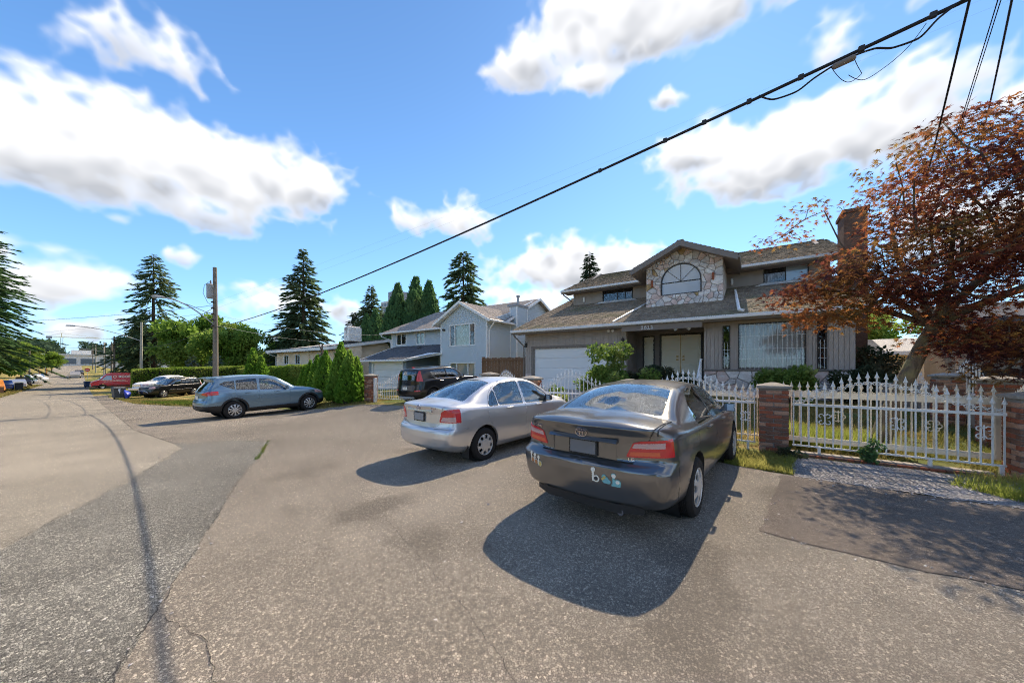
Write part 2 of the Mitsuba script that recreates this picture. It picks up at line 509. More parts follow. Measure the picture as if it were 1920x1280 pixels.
bsdf('hubcap', {'type': 'twosided', 'bsdf': {'type': 'principled', 'base_color': rgbv((.52, .52, .51)), 'metallic': .45, 'roughness': .38}})


def paint(name, c, metal=.6, rough=.16, dust=.03):
    def fn(p, n, uv):   # dust lies on what faces up
        return mix(c, (.42, .39, .34), dust * (2 * dr.clip(n.z, 0, 1) + .4 * noise(p.x * 3, p.y * 3, p.z * 3)))
    bsdf(name, {'type': 'twosided', 'bsdf': {'type': 'principled', 'base_color': proc(fn), 'metallic': metal, 'roughness': rough, 'specular': .5, 'clearcoat': 1.0, 'clearcoat_gloss': .96}})


paint('paint_charcoal', (.165, .17, .178), .8, .16, .03)
paint('paint_silver', (.60, .61, .63), .7, .28)
paint('paint_steel_blue', (.15, .245, .335), .6, .2)
paint('paint_black', (.010, .010, .012), .3, .12, .006)
paint('paint_white', (.70, .70, .68), 0, .35)
paint('paint_red', (.52, .012, .02), 0, .35)
paint('paint_orange', (.62, .23, .05), .1)
paint('paint_blue', (.04, .09, .34), .3)
paint('paint_champagne', (.42, .39, .34), .5)
bsdf('lamp_red', {'type': 'principled', 'base_color': rgbv((.52, .018, .02)), 'roughness': .08, 'specular': .7, 'clearcoat': 1.0})
bsdf('lamp_orange', {'type': 'principled', 'base_color': rgbv((.62, .09, .03)), 'roughness': .1, 'specular': .7, 'clearcoat': 1.0})
bsdf('lamp_clear', {'type': 'principled', 'base_color': rgbv((.48, .30, .30)), 'roughness': .08, 'specular': .7, 'clearcoat': 1.0})
matte('plate_grey', (.17, .175, .19), .5, .4)
matte('seat_grey', (.16, .155, .15), .9, .1)
matte('cabin_grey', (.085, .085, .085), .9, .1)
matte('sticker_white', (.80, .77, .68), .5, .3)
matte('sticker_brown', (.42, .19, .08), .5, .3)
matte('sticker_teal', (.20, .46, .50), .5, .3)
matte('sticker_dark', (.05, .05, .055), .5, .3)
matte('sticker_yellow', (.60, .48, .16), .5, .3)

# ------------------------------------------------------------------ ground and pavements
from scipy.interpolate import PchipInterpolator
from shapely.prepared import prep
_base = PchipInterpolator([-900, -420, -250, -150, -110, -75, -46, -16, -6, 0, 10, 60, 900], [22, 9, 1.8, -.9, -1.75, -1.75, -1.28, -.36, -.10, 0, .05, .3, 6])
_yard = PchipInterpolator([-900, -150, -75, -46, -33, -16, -8, 0, 4, 30, 900], [22, -.8, -1.5, -1.1, -.75, .0, .03, .02, .03, .3, 6])


def lane(x):
    return -2.4 - .052 * np.asarray(x, float)


def sstep(a, b, x):
    t = np.clip((np.asarray(x, float) - a) / (b - a), 0, 1)
    return t * t * (3 - 2 * t)


def zg(x, y):
    x, y = np.asarray(x, float), np.asarray(y, float)
    off = y - np.maximum(lane(x) + 3.5, 1.5)
    b = _base(x)
    z = b + (_yard(x) - b) * sstep(4.6, 7.6, off)
    z = z + sstep(9.5, 15.5, y) * (.45 * sstep(-13.5, -11, x) * (1 - sstep(3, 6, x)) + .12 * (1 - sstep(-13.5, -11, x)))
    return z + .4 * sstep(40, 120, y) + 14 * sstep(150, 600, np.hypot(x * .6, y)) * sstep(20, 200, y)


def Z(x, y):
    return float(zg(x, y))


def sheet(poly, xs, ys, dz=0.0):
    """The polygon draped over the ground, cut along the grid lines xs, ys."""
    pp = prep(poly)
    v, f, idx = [], [], {}

    def vert(x, y):
        k = (round(x, 4), round(y, 4))
        if k not in idx:
            idx[k] = len(v)
            v.append(k)
        return idx[k]
    x0, y0, x1, y1 = poly.bounds
    xs = [x for x in xs if x0 - 30 < x < x1 + 30]; ys = [y for y in ys if y0 - 30 < y < y1 + 30]
    for a, b in zip(xs, xs[1:]):
        if b < x0 or a > x1:
            continue
        for c, d in zip(ys, ys[1:]):
            if d < y0 or c > y1:
                continue
            cell = sbox(a, c, b, d)
            if pp.contains(cell):
                q = [vert(a, c), vert(b, c), vert(b, d), vert(a, d)]
                f += [(q[0], q[1], q[2]), (q[0], q[2], q[3])]
            elif pp.intersects(cell):
                g = poly.intersection(cell)
                for h in getattr(g, 'geoms', [g]):
                    if h.geom_type == 'Polygon' and h.area > 1e-6:
                        vv, ff = trimesh.creation.triangulate_polygon(h, engine='earcut')
                        ids = [vert(*q) for q in vv]
                        for t in ff:
                            q = np.array([v[ids[k]] for k in t])
                            ar = (q[1] - q[0])[0] * (q[2] - q[0])[1] - (q[1] - q[0])[1] * (q[2] - q[0])[0]
                            if abs(ar) > 1e-9:
                                f.append(tuple(ids[k] for k in (t if ar > 0 else t[::-1])))
    v = np.array(v)
    return np.column_stack([v, zg(v[:, 0], v[:, 1]) + dz]), np.array(f)


def graded(a, b, near, h0, k):
    """Grid lines from a to b, h0 apart around near and wider away from it."""
    out, x = [near], near
    while x < b:
        x += h0 + k * abs(x - near); out.append(x)
    x = near
    while x > a:
        x -= h0 + k * abs(x - near); out.append(x)
    return sorted(round(q, 3) for q in out)


def wob(pts, amp=.03, step=.25, seed=0):
    """A polyline made uneven, as the edge of old asphalt is."""
    ls = LineString(pts)
    n = max(2, int(ls.length / step))
    r = np.random.default_rng(seed)
    q = [ls.interpolate(t, normalized=True) for t in np.linspace(0, 1, n)]
    return [(p.x + r.normal(0, amp) * (0 < i < n - 1), p.y + r.normal(0, amp) * (0 < i < n - 1)) for i, p in enumerate(q)]


GX, GY = graded(-900, 900, -3, .7, .035), graded(-700, 900, 5, .7, .035)
road_r = [(x, lane(x) + 3.5) for x in (-420, -300, -220, -150, -110, -80, -60, -46, -35, -24, -16)]
road_l = [(x, lane(x) - 3.5) for x in (-420, -300, -220, -150, -110, -80, -60, -46, -35, -24, -16, -8, 0, 10, 30)]
seam1 = wob([(-10.5, 2.02), (-8, .95), (-5.8, -.15), (-3.6, -1.4), (0, -3.3), (6, -6.5), (12, -9.5)], .025, .3, 3)
seam2 = wob([(-9.62, 3.36), (-8.2, 2.75), (-6.4, 1.85), (-4.35, .96), (-3.37, .53), (-2.2, .0), (-1.2, -.55), (1.5, -2.0), (8, -5.2), (14, -8.5)], .02, .3, 4)
edge_lawn = wob([(-60, 5.3), (-52, 4.6), (-45, 4.6), (-36, 4.4), (-29, 5.2), (-25.5, 5.9), (-20, 6.8), (-15.8, 7.55), (-14.2, 8.6), (-12.9, 8.9), (-9, 8.9), (-7.7, 8.3), (-5, 7.75), (-2.4, 7.55), (-.6, 7.0), (-.1, 6.68), (.55, 6.52), (1.7, 6.46), (3.0, 6.45), (6, 6.5), (30, 6.8)], .035, .3, 5)
road_poly = Polygon(road_r + [(-11.6, 2.05)] + seam1 + [(30, -9.5)] + road_l[::-1]).buffer(0)
grey_poly = Polygon(seam1[::-1] + [(-10.5, 2.02)] + [(-11.0, 2.3), (-10.6, 2.95)] + seam2 + [(14, -9.5)]).buffer(0)
patch_poly = Polygon(wob([(.36, 6.51), (.22, 5.4), (.05, 4.2)], .018, .12, 6) + wob([(.06, 4.16), (.85, 4.04), (1.6, 4.1), (3, 4.15), (8, 4.2)], .025, .2, 8) + [(8, 6.6), (3, 6.44), (1.7, 6.45)]).buffer(0)
apron_poly = Polygon([(-60, lane(-60) + 3.45), (-35, lane(-35) + 3.45), (-16, lane(-16) + 3.45), (-11.6, 2.05), (-10.9, 2.3)] + seam2 + [(30, -9)] + [(30, 6.8)] + edge_lawn[::-1]).buffer(0).difference(grey_poly).difference(road_poly)
gravel_poly = Polygon(wob([(.5, 6.5), (1.7, 6.44), (3.0, 6.43), (9, 6.55)], .02, .2, 9) + [(9, 8.0)] + wob([(9, 8.0), (2.6, 7.95), (.55, 7.9)], .03, .2, 10)).buffer(0)
grey_poly = unary_union([grey_poly, sbox(-12.5, 1.4, -9.2, 3.6).difference(unary_union([road_poly, apron_poly, grey_poly]).buffer(-.01))]).buffer(0)
drive_poly = sbox(-10.0, 8.3, -5.3, 15.95)
drive2_poly = Polygon([(-13.9, 8.85), (-8.1, 8.85), (-23.0, 17.5), (-27.9, 17.5), (-18.5, 12.5)])

allpave = unary_union([road_poly, grey_poly, apron_poly, gravel_poly, drive_poly])
pv = prep(allpave.buffer(-.35))
gx, gy = np.meshgrid(GX, GY, indexing='ij')
gz = zg(gx, gy) - np.array([[.05 if pv.contains(Point(a, b)) else 0.0 for b in GY] for a in GX])
nx_, ny_ = gx.shape
gi, gj = np.meshgrid(np.arange(nx_ - 1), np.arange(ny_ - 1), indexing='ij')
g0 = gi * ny_ + gj
ground_mesh = (np.stack([gx, gy, gz], -1).reshape(-1, 3), np.vstack([np.stack([g0, g0 + ny_, g0 + ny_ + 1], -1).reshape(-1, 3), np.stack([g0, g0 + ny_ + 1, g0 + 1], -1).reshape(-1, 3)]))
ground_piece('ground', ground_mesh, 'lawn_mat', 'dry summer lawn and bare earth around the houses')
ground_piece('road', sheet(road_poly, GX, GY, .006), 'asphalt_road', 'pale worn asphalt road curving away between parked cars')
ground_piece('road_patch', sheet(grey_poly, GX, GY, .010), 'asphalt_grey', 'greyer wedge of asphalt between two seams at the road edge')
ground_piece('parking_apron', sheet(apron_poly, GX, GY, .014), 'asphalt_worn', 'coarse brownish asphalt parking strip in front of the fences')
ground_piece('asphalt_repair', sheet(patch_poly, GX, GY, .020), 'asphalt_patch', 'smoother dark asphalt repair beside the charcoal sedan')
ground_piece('gravel_strip', sheet(gravel_poly, GX, GY, .022), 'gravel_mat', 'pale crushed stone strip between the asphalt and the white fence')
ground_piece('driveway', sheet(drive_poly, GX, GY, .012), 'concrete', 'concrete driveway behind the fence up to the double garage')


def crack(pts, w, seed):
    p = np.array(wob(pts, .008, .05, seed))
    t = np.gradient(p, axis=0); t /= np.linalg.norm(t, axis=1, keepdims=True)
    nrm = np.stack([-t[:, 1], t[:, 0]], 1)
    r = np.random.default_rng(seed)
    ww = (w * (.25 + .9 * r.random(len(p))) * np.minimum(1, np.minimum(np.arange(len(p)), np.arange(len(p))[::-1]) / 3 + .15))[:, None]
    v = np.vstack([p - nrm * ww, p + nrm * ww])
    n = len(p); i = np.arange(n - 1)
    return np.column_stack([v, zg(v[:, 0], v[:, 1]) + .0195]), np.vstack([np.stack([i, i + 1, i + 1 + n], 1), np.stack([i, i + 1 + n, i + n], 1)])


for k, (pts, w) in enumerate([([(-9.62, 3.36), (-8.2, 2.75), (-6.4, 1.85), (-4.35, .96), (-3.37, .53), (-2.5, .12)], .0035), ([(-3.3, .5), (-2.7, .62), (-2.2, .55), (-1.7, .7)], .0025),
                              ([(-3.0, .35), (-2.6, .2), (-2.1, .28), (-1.6, .1)], .0022), ([(-5.9, 2.6), (-4.6, 2.3), (-3.9, 2.05), (-3.3, 2.0)], .002),
                              ([(-3.4, 2.3), (-2.5, 2.0), (-1.7, 1.75), (-1.0, 1.45), (-.3, 1.3)], .0022), ([(-3.9, 1.2), (-3.6, 1.5), (-3.1, 1.6)], .002)]):
    part('parking_apron', 'crack', crack(pts, w, 40 + k), 'crack_fill')
part('road', 'crack', crack([(-10.5, 2.02), (-8, .95), (-5.8, -.15), (-3.6, -1.4)], .004, 60), 'crack_fill')

# grass: blades that nobody could count, one object per stand
def blades(poly, n, h, lean, seed, w=.006, zoff=0.0):
    r = np.random.default_rng(seed)
    x0, y0, x1, y1 = poly.bounds
    pts = np.zeros((0, 2)); pp = prep(poly)
    while len(pts) < n:
        q = r.random((n * 2, 2)) * [x1 - x0, y1 - y0] + [x0, y0]
        clump = meshkit.fbm(np.column_stack([q * 1.6, q[:, 0] * 0 + seed]), 3) + r.random(len(q)) * .5 > .72
        q = q[clump]
        pts = np.vstack([pts, [p for p in q if pp.contains(Point(*p))]]) if len(q) else pts
    pts = pts[:n]
    hh = h * (.45 + .9 * r.random(n)) * (.6 + .8 * meshkit.fbm(np.column_stack([pts * .9, pts[:, 0] * 0]), 2, seed + 3))
    a = r.random(n) * 2 * np.pi
    b = np.column_stack([pts, zg(pts[:, 0], pts[:, 1]) + zoff])
    d = np.stack([np.cos(a), np.sin(a), 0 * a], 1)
    tip = b + np.stack([d[:, 0] * hh * lean, d[:, 1] * hh * lean, hh], 1) + r.normal(0, .02, (n, 3))
    s = np.stack([-d[:, 1], d[:, 0], 0 * a], 1) * (w * (.7 + .6 * r.random(n)))[:, None]
    v = np.stack([b - s, b + s, tip], 1).reshape(-1, 3)
    return v, np.arange(3 * n).reshape(-1, 3)


def grass(name, label, poly, n, h, lean, mat_, seed, w=.006, zoff=0.0):
    k = free(name)
    labels[k] = {'kind': 'stuff', 'label': label, 'category': 'grass'}
    put(blades(poly, n, h, lean, seed, w, zoff), mat_, k)


verge = sbox(-60, 0, 3.2, 8.25).difference(allpave.buffer(.05))
grass('grass', 'bright green grass tuft at the foot of the near brick pillar', Polygon([(-1.1, 7.15), (-.2, 6.68), (.5, 6.62), (.62, 7.9), (-1.1, 8.0)]), 16000, .09, .5, 'grass_sun_tint', 1, .005)
grass('grass', 'loose grass tuft beside the gravel under the end brick pillar', Polygon([(2.2, 7.2), (2.75, 6.5), (6, 6.6), (6, 8.0), (2.5, 7.9)]), 14000, .13, .7, 'grass_sun_tint', 2, .006)
grass('grass', 'tall grass coloured sunlit yellow green, growing behind the near white fence', Polygon([(.5, 8.75), (1.9, 8.7), (2.0, 9.3), (.5, 9.5)]), 8000, .36, .35, 'grass_sun_tint', 3, .007)
grass('grass', 'short sunlit lawn grass between the fence and the house shadow', sbox(-5, 8.5, 5.5, 14.5), 46000, .07, .6, 'grass_dry', 4, .012)
grass('grass', 'green strip of grass under the fence behind the charcoal sedan', Polygon([(-5, 7.85), (-2.4, 7.65), (-.6, 7.15), (-.6, 8.1), (-5, 8.1)]), 9000, .09, .5, 'grass_green', 5, .006)
grass('grass', 'dry straw coloured grass below the round cedar shrub', Polygon([(-18, 7.4), (-15.6, 7.7), (-14.4, 8.75), (-14.4, 11), (-24, 12), (-22, 6.7)]), 15000, .07, .6, 'grass_dry', 6, .014)
grass('grass', 'patchy dry verge in front of the parked black and white trucks', Polygon([(-48, 4.7), (-36, 4.5), (-29, 5.3), (-24.5, 6.1), (-22.5, 8.5), (-30, 9.5), (-40, 6.6), (-48, 5.8)]), 20000, .10, .6, 'grass_dry', 7, .022)
grass('grass', 'weedy green tuft on the verge near the parked black wagon', Polygon([(-36, 4.7), (-30, 5.3), (-27, 6), (-29, 6.8), (-35, 5.8)]), 5000, .22, .5, 'grass_green', 8, .02)
grass('grass', 'thin grass tuft on the asphalt edge behind the silver sedan', Polygon([(-8.9, 8.55), (-7.6, 8.1), (-6.6, 8.0), (-7.0, 8.6), (-8.4, 8.9)]), 3000, .08, .6, 'grass_dry', 9, .009)
grass('grass', 'weed strip growing in the seam of the old asphalt', LineString([(-9.7, 3.40), (-8.2, 2.75), (-7.7, 2.5)]).buffer(.02), 420, .05, .6, 'grass_green', 11, .006)
grass('grass', 'dry verge behind the wheeled bins across the road', Polygon([(-110, 1.7), (-60, -2.2), (-60, -5), (-110, -3)]), 9000, .16, .6, 'grass_dry', 12, .05)

# litter: pale stones and chips lying on the apron
r_ = np.random.default_rng(5)
bits = []
for _ in range(70):
    x, y = r_.uniform(-9, 3), r_.uniform(.6, 7)
    if not apron_poly.contains(Point(x, y)) and not patch_poly.contains(Point(x, y)):
        continue
    s = r_.uniform(.004, .009)
    bits.append(move(hull(r_.normal(0, 1, (9, 3)) * [s, s, s * .6]), (x, y, Z(x, y) + .022)))
for ls_, n_, w_ in ((LineString([(.36, 6.51), (.05, 4.2), (.85, 4.04), (3, 4.15)]), 40, .09), (LineString([(-5, 7.75), (-.6, 7.0), (.55, 6.5), (3, 6.44)]), 300, .12), (LineString([(-14, 8.6), (-9, 8.9), (-5, 7.75)]), 220, .12), (LineString([(-9.6, 3.36), (-4.35, .96), (-2.2, 0)]), 45, .10), (LineString([(-10.5, 2.02), (-5.8, -.15), (-3.6, -1.4)]), 25, .10)):
    for q in r_.random(n_):
        c_ = ls_.interpolate(q, normalized=True); x, y = c_.x + r_.normal(0, w_), c_.y + r_.normal(0, w_)
        s = r_.uniform(.003, .008)
        bits.append(move(hull(r_.normal(0, 1, (8, 3)) * [s, s, s * .6]), (x, y, Z(x, y) + .022)))
k = free('pebbles'); labels[k] = {'kind': 'stuff', 'label': 'pale pebbles and chips scattered on the asphalt', 'category': 'pebbles'}
put(cat(bits), 'stone_grey', k)
put(move(cham(-.055, .055, -.006, .006, 0, .012, .003), (.06, 2.12, Z(.06, 2.12) + .02), .5), 'white_paint', thing('paper_stick', 'small white paper stick lying on the asphalt', 'litter'))
lf = darts(np.array([[0, 0, .012]]), np.array([[.09, .02, .03]]), np.array([[0, .025, .012]]))
put(move(lf, (.62, 2.35, Z(.6, 2.4) + .02), .3), 'maple_orange', thing('fallen_leaf', 'single dry brown leaf lying on the asphalt by the shadow', 'leaf'))

# ------------------------------------------------------------------ houses
def shakes(o, u, v, poly, wr, ex, ln, th, seed, tilt=.02):
    """Overlapping shakes on a roof plane: o origin, u along the eave, v up the slope (unit), poly in (u, v) metres."""
    r = np.random.default_rng(seed)
    u, v, o = (np.asarray(q, float) for q in (u, v, o))
    n = np.cross(u, v)
    if n[2] < 0:
        n = -n
    pp = prep(poly)
    x0, y0, x1, y1 = poly.bounds
    V, F, k = [], [], 0
    b = y0
    while b < y1:
        a = x0 - r.uniform(0, wr[1])
        while a < x1:
            w = r.uniform(*wr)
            if pp.contains(Point(a + w / 2, b + ex * .5)):
                c, d = max(a + .004, x0), min(a + w - .004, x1)
                bb = b + r.uniform(-.02, .02) * ex / .2
                tt = th * r.uniform(.6, 1.5)
                l2 = min(ln, y1 - bb)
                q = [o + u * xx + v * (bb + yy) + n * zz for yy, zz in ((0, .004), (0, tt + tilt), (l2, .004)) for xx in (c, d)]
                V += q
                F += [(k, k + 1, k + 3), (k, k + 3, k + 2), (k + 2, k + 3, k + 5), (k + 2, k + 5, k + 4), (k, k + 2, k + 4), (k + 1, k + 5, k + 3)]
                k += 6
            a += w
        b += ex
    return np.array(V), np.array(F)


def slab(pts, th):
    """A flat polygon in space given a thickness downwards."""
    p = np.asarray(pts, float)
    n = len(p)
    q = np.vstack([p, p - [0, 0, th]])
    f = [(0, i, i + 1) for i in range(1, n - 1)] + [(n, n + i + 1, n + i) for i in range(1, n - 1)]
    for i in range(n):
        j = (i + 1) % n
        f += [(i, n + i, n + j), (i, n + j, j)]
    m = trimesh.Trimesh(q, f, process=False)
    m.fix_normals()
    return np.array(m.vertices), np.array(m.faces)


def v_boards(poly, y, pitch, gap, proud, seed=0):
    """Vertical siding boards over a wall polygon in (x, z), standing proud of the plane y towards -y."""
    x0, z0, x1, z1 = poly.bounds
    out = []
    x = x0
    while x < x1:
        g = poly.intersection(sbox(x + gap / 2, z0, min(x + pitch, x1) - gap / 2, z1))
        if not g.is_empty:
            out.append(wall_xz(g, y - proud, y + .004))
        x += pitch
    return cat(out)


def laps(poly, pitch, proud, plane, at, sign=-1):
    """Horizontal lap siding over a wall polygon; plane 'xz' at y or 'yz' at x, each board leaning out at its foot."""
    x0, z0, x1, z1 = poly.bounds
    out = []
    z = z0
    while z < z1:
        g = poly.intersection(sbox(x0, z, x1, min(z + pitch, z1)))
        m = None if g.is_empty else extrude(g, 1.0)
        if m is not None:
            v, f = m
            t = np.where(v[:, 2] > .5, proud * (1.05 - .85 * (v[:, 1] - z) / pitch), -.004)
            w = np.stack([v[:, 0], at + sign * t, v[:, 1]], 1) if plane == 'xz' else np.stack([at + sign * t, v[:, 0], v[:, 1]], 1)
            q = trimesh.Trimesh(w, f, process=False); q.fix_normals()
            out.append((np.array(q.vertices), np.array(q.faces)))
        z += pitch
    return cat(out)


def window(parent, x0, x1, z0, z1, y, frame='white_paint', fw=.05, mull=(), depth=.06, glass='pane', back='curtain', bars_h=(), label=None, behind=.18):
    """A window in a wall that faces -y: frame, pane and what hangs behind the glass."""
    fr = [wall_xz(R4(x0, x1, z0, z1).difference(R4(x0 + fw, x1 - fw, z0 + fw, z1 - fw)), y - .025, y + depth)]
    for m in mull:
        xm = x0 + (x1 - x0) * m
        fr.append(bx(xm - fw * .4, xm + fw * .4, y - .015, y + depth * .8, z0 + fw, z1 - fw))
    for m in bars_h:
        zm = z0 + (z1 - z0) * m
        fr.append(bx(x0 + fw, x1 - fw, y - .012, y + depth * .7, zm - fw * .35, zm + fw * .35))
    w = part(parent, 'window', cat(fr), frame, label=label)
    yg = y + depth * .45
    g = (np.array([[x0 + fw, yg, z0 + fw], [x1 - fw, yg, z0 + fw], [x1 - fw, yg, z1 - fw], [x0 + fw, yg, z1 - fw]]), np.array([[0, 1, 2], [0, 2, 3]]))
    if w.count('__') < 3:
        part(w, 'pane', g, glass)
        if back:
            n = 24
            xx = np.linspace(x0 + fw, x1 - fw, n * 2)
            yy = y + behind + .02 * np.sin(np.arange(n * 2) * 1.7)
            v = np.vstack([np.column_stack([xx, yy, xx * 0 + z0]), np.column_stack([xx, yy, xx * 0 + z1])])
            i = np.arange(2 * n - 1)
            part(w, 'curtain' if 'curtain' in back else 'dark_room', (v, np.vstack([np.stack([i, i + 1, i + 1 + 2 * n], 1), np.stack([i, i + 1 + 2 * n, i + 2 * n], 1)])), back, smooth=True)
    return w


def fieldstone(parent, poly, y, n, th, seed):
    """Irregular fieldstones laid over a wall polygon in (x, z): each stone a part, joints recessed."""
    from scipy.spatial import Voronoi
    r = np.random.default_rng(seed)
    x0, z0, x1, z1 = poly.bounds
    pts = r.random((n, 2)) * [x1 - x0, z1 - z0] + [x0, z0]
    for _ in range(2):
        vor = Voronoi(np.vstack([pts, [[x0 - 9, z0 - 9], [x1 + 9, z0 - 9], [x0 - 9, z1 + 9], [x1 + 9, z1 + 9]]]))
        cells = [Polygon(vor.vertices[vor.regions[vor.point_region[i]]]) if -1 not in vor.regions[vor.point_region[i]] else None for i in range(n)]
        if _ == 0:
            pts = np.array([(np.array(c.intersection(sbox(x0, z0, x1, z1)).centroid.coords[0]) * .45 + p * .55) if c is not None and c.intersects(poly) else p for c, p in zip(cells, pts)])
    mats = ['stone_white'] * 5 + ['stone_pink'] * 3 + ['stone_grey'] * 3 + ['stone_ochre']
    for c in cells:
        if c is None:
            continue
        g = c.intersection(poly).buffer(-.012, join_style=2)
        for h in getattr(g, 'geoms', [g]):
            if h.geom_type != 'Polygon' or h.area < .004:
                continue
            t = th * r.uniform(.6, 1.3)
            e = np.array(h.exterior.coords)[:-1]
            e2 = np.array(h.buffer(-.02, join_style=2).exterior.coords)[:-1] if h.buffer(-.02, join_style=2).geom_type == 'Polygon' and not h.buffer(-.02).is_empty else None
            tl = r.normal(0, .10, 2)
            cc = np.array(h.centroid.coords[0])
            if e2 is not None and len(h.interiors) == 0 and h.convex_hull.area < h.area * 1.12:
                pts3 = np.vstack([np.column_stack([e[:, 0], e[:, 0] * 0 + y + .004, e[:, 1]]), np.column_stack([e[:, 0], e[:, 0] * 0 + y - t * .55, e[:, 1]]),
                                  np.column_stack([e2[:, 0], y - t - (e2 - cc) @ tl * .35, e2[:, 1]])])
                m = hull(pts3)
            else:
                m = wall_xz(h, y - t, y + .004)
            part(parent, 'stone', m, mats[r.integers(len(mats))])


H = thing('house', 'taupe house with stone dormer, shake roofs and a wide garage door', 'house')
YG, YW, YD, YU = 15.9, 17.7, 17.8, 20.4           # garage front, entry wall, dormer face, upper wall
EZ, EY, SL = 3.53, 15.2, .385                          # lower eave height and line, roof slope
FL = .49                                              # garage floor
# lower front wall with its openings
front = P((-10.3, FL - .3), (2.8, FL - .3), (2.8, EZ + .12), (-10.3, EZ + .12))
entry = R4(-4.76, -1.62, -1, 3.28)
gar = R4(-9.75, -5.0, -1, 2.63)
big = R4(-.46, 1.55, 1.56, 3.30)
nl, nr_ = R4(-.98, -.72, 1.56, 3.26), R4(1.84, 2.10, 1.56, 3.26)
wl = part(H, 'wall', wall_xz(front.difference(unary_union([entry, gar, big, nl, nr_])), YG, YG + .16), 'siding_taupe')
side = lambda x0, x1: wall_yz(P((YG + .16, .1), (31, .1), (31, 4.2), (25, 6.6), (YU, 5.5), (YG + .16, EZ + .2)), x0, x1)
part(H, 'wall', cat([side(-10.3, -10.15), side(2.65, 2.8), bx(-10.15, 2.65, 30.85, 31, .1, 6)]), 'siding_taupe')
up_wall = P((-10.3, FL), (-9.88, FL), (-9.88, 2.7), (-4.88, 2.7), (-4.88, FL), (-4.76, FL), (-4.76, 3.36), (-1.62, 3.36), (-1.62, 1.5), (2.8, 1.5), (2.8, EZ + .1), (-10.3, EZ + .1))
sid = up_wall.difference(unary_union([big.buffer(.06, join_style=2), nl.buffer(.05, join_style=2), nr_.buffer(.05, join_style=2)]))
part(H, 'siding', v_boards(sid, YG, .135, .018, .022), 'siding_taupe', kind='stuff')
fieldstone(wl, R4(-1.62, 2.8, .2, 1.49), YG, 48, .05, 3)
fieldstone(wl, R4(-10.3, -9.88, FL - .1, 1.25), YG, 7, .05, 4)
part(H, 'stone_backing', cat([bx(-1.62, 2.8, YG - .012, YG + .002, .1, 1.5)]), 'stone_mortar')
part(H, 'sill', cham(-1.66, 2.84, YG - .09, YG, 1.49, 1.55, .012), 'trim_taupe')
# garage door: four sectional rows of pressed panels
gd = [bx(-9.75, -5.0, YG + .10, YG + .14, FL, 2.63)]
for i in range(4):
    z0 = FL + i * .535
    gd.append(cham(-9.73, -5.02, YG + .065, YG + .11, z0 + .012, z0 + .523, .012))
g_ = part(H, 'garage_door', cat(gd), 'garage_white')
part(g_, 'handle', cham(-7.45, -7.25, YG + .03, YG + .07, .75, .78, .01), 'dark_frame')
part(H, 'garage_frame', cat([wall_xz(R4(-9.9, -4.86, FL, 2.75).difference(R4(-9.75, -5.0, FL - .1, 2.62)), YG - .04, YG + .06)]), 'trim_taupe')
# entry recess: back wall, side walls, soffit, double door, side light
part(H, 'entry_wall', cat([wall_xz(R4(-4.9, -1.5, .6, 3.6).difference(unary_union([R4(-3.62, -1.93, 1.08, 3.14), R4(-4.42, -3.98, 1.08, 3.10)])), YW, YW + .12), bx(-4.9, -4.76, YG + .16, YW, .4, 3.6), bx(-1.62, -1.5, YG + .16, YW, .4, 3.6), bx(-4.76, -1.62, YG + .1, YW, 3.36, 3.42)]), 'trim_taupe')
part(H, 'porch_floor', cat([bx(-4.76, -1.62, 15.3, YW, .4, 1.05), bx(-4.5, -1.7, 14.95, 15.3, .3, .85), bx(-4.5, -1.7, 14.6, 14.95, .3, .65)]), 'concrete')
dm = part(H, 'door_frame', cat([wall_xz(R4(-3.70, -1.85, 1.05, 3.22).difference(R4(-3.62, -1.93, .9, 3.14)), YW - .03, YW + .06), wall_xz(R4(-4.48, -3.92, 1.05, 3.16).difference(R4(-4.42, -3.98, 1.1, 3.1)), YW - .03, YW + .06)]), 'dark_frame')
for x0, x1 in ((-3.615, -2.785), (-2.765, -1.935)):
    d_ = part(H, 'door', cat([bx(x0, x1, YW + .02, YW + .07, 1.06, 3.13)] + [cham(x0 + .08, x1 - .08, YW + .005, YW + .03, a, b, .012) for a, b in ((1.2, 1.75), (1.85, 2.35), (2.45, 3.02))]), 'door_cream')
    c = x1 - .12 if x0 < -3 else x0 + .12
    for zz in (1.98, 2.13):
        part(d_, 'handle', cat([cham(c - .05, c + .05, YW - .025, YW + .006, zz - .045, zz + .045, .008), tube([(c, YW - .03, zz), (c, YW - .07, zz)], [.022, .03], 10)]), 'brass')
part(H, 'door_trim', cham(-2.79, -2.76, YW - .012, YW + .03, 1.06, 3.13, .004), 'brass')
part(H, 'side_light', bx(-4.42, -3.98, YW + .02, YW + .05, 1.05, 3.1), 'door_cream')
part(H, 'railing', cat([tube([(-1.72, 14.45, 1.05), (-1.72, 15.7, 1.95), (-1.72, 16.2, 1.95)], .035, 6)] + [tube([(-1.72, y, .5), (-1.72, y, 1.0 + min(.9, (y - 14.4) * .72))], .014, 6) for y in (14.5, 14.8, 15.1, 15.4, 15.7, 16.0)]), 'white_paint')
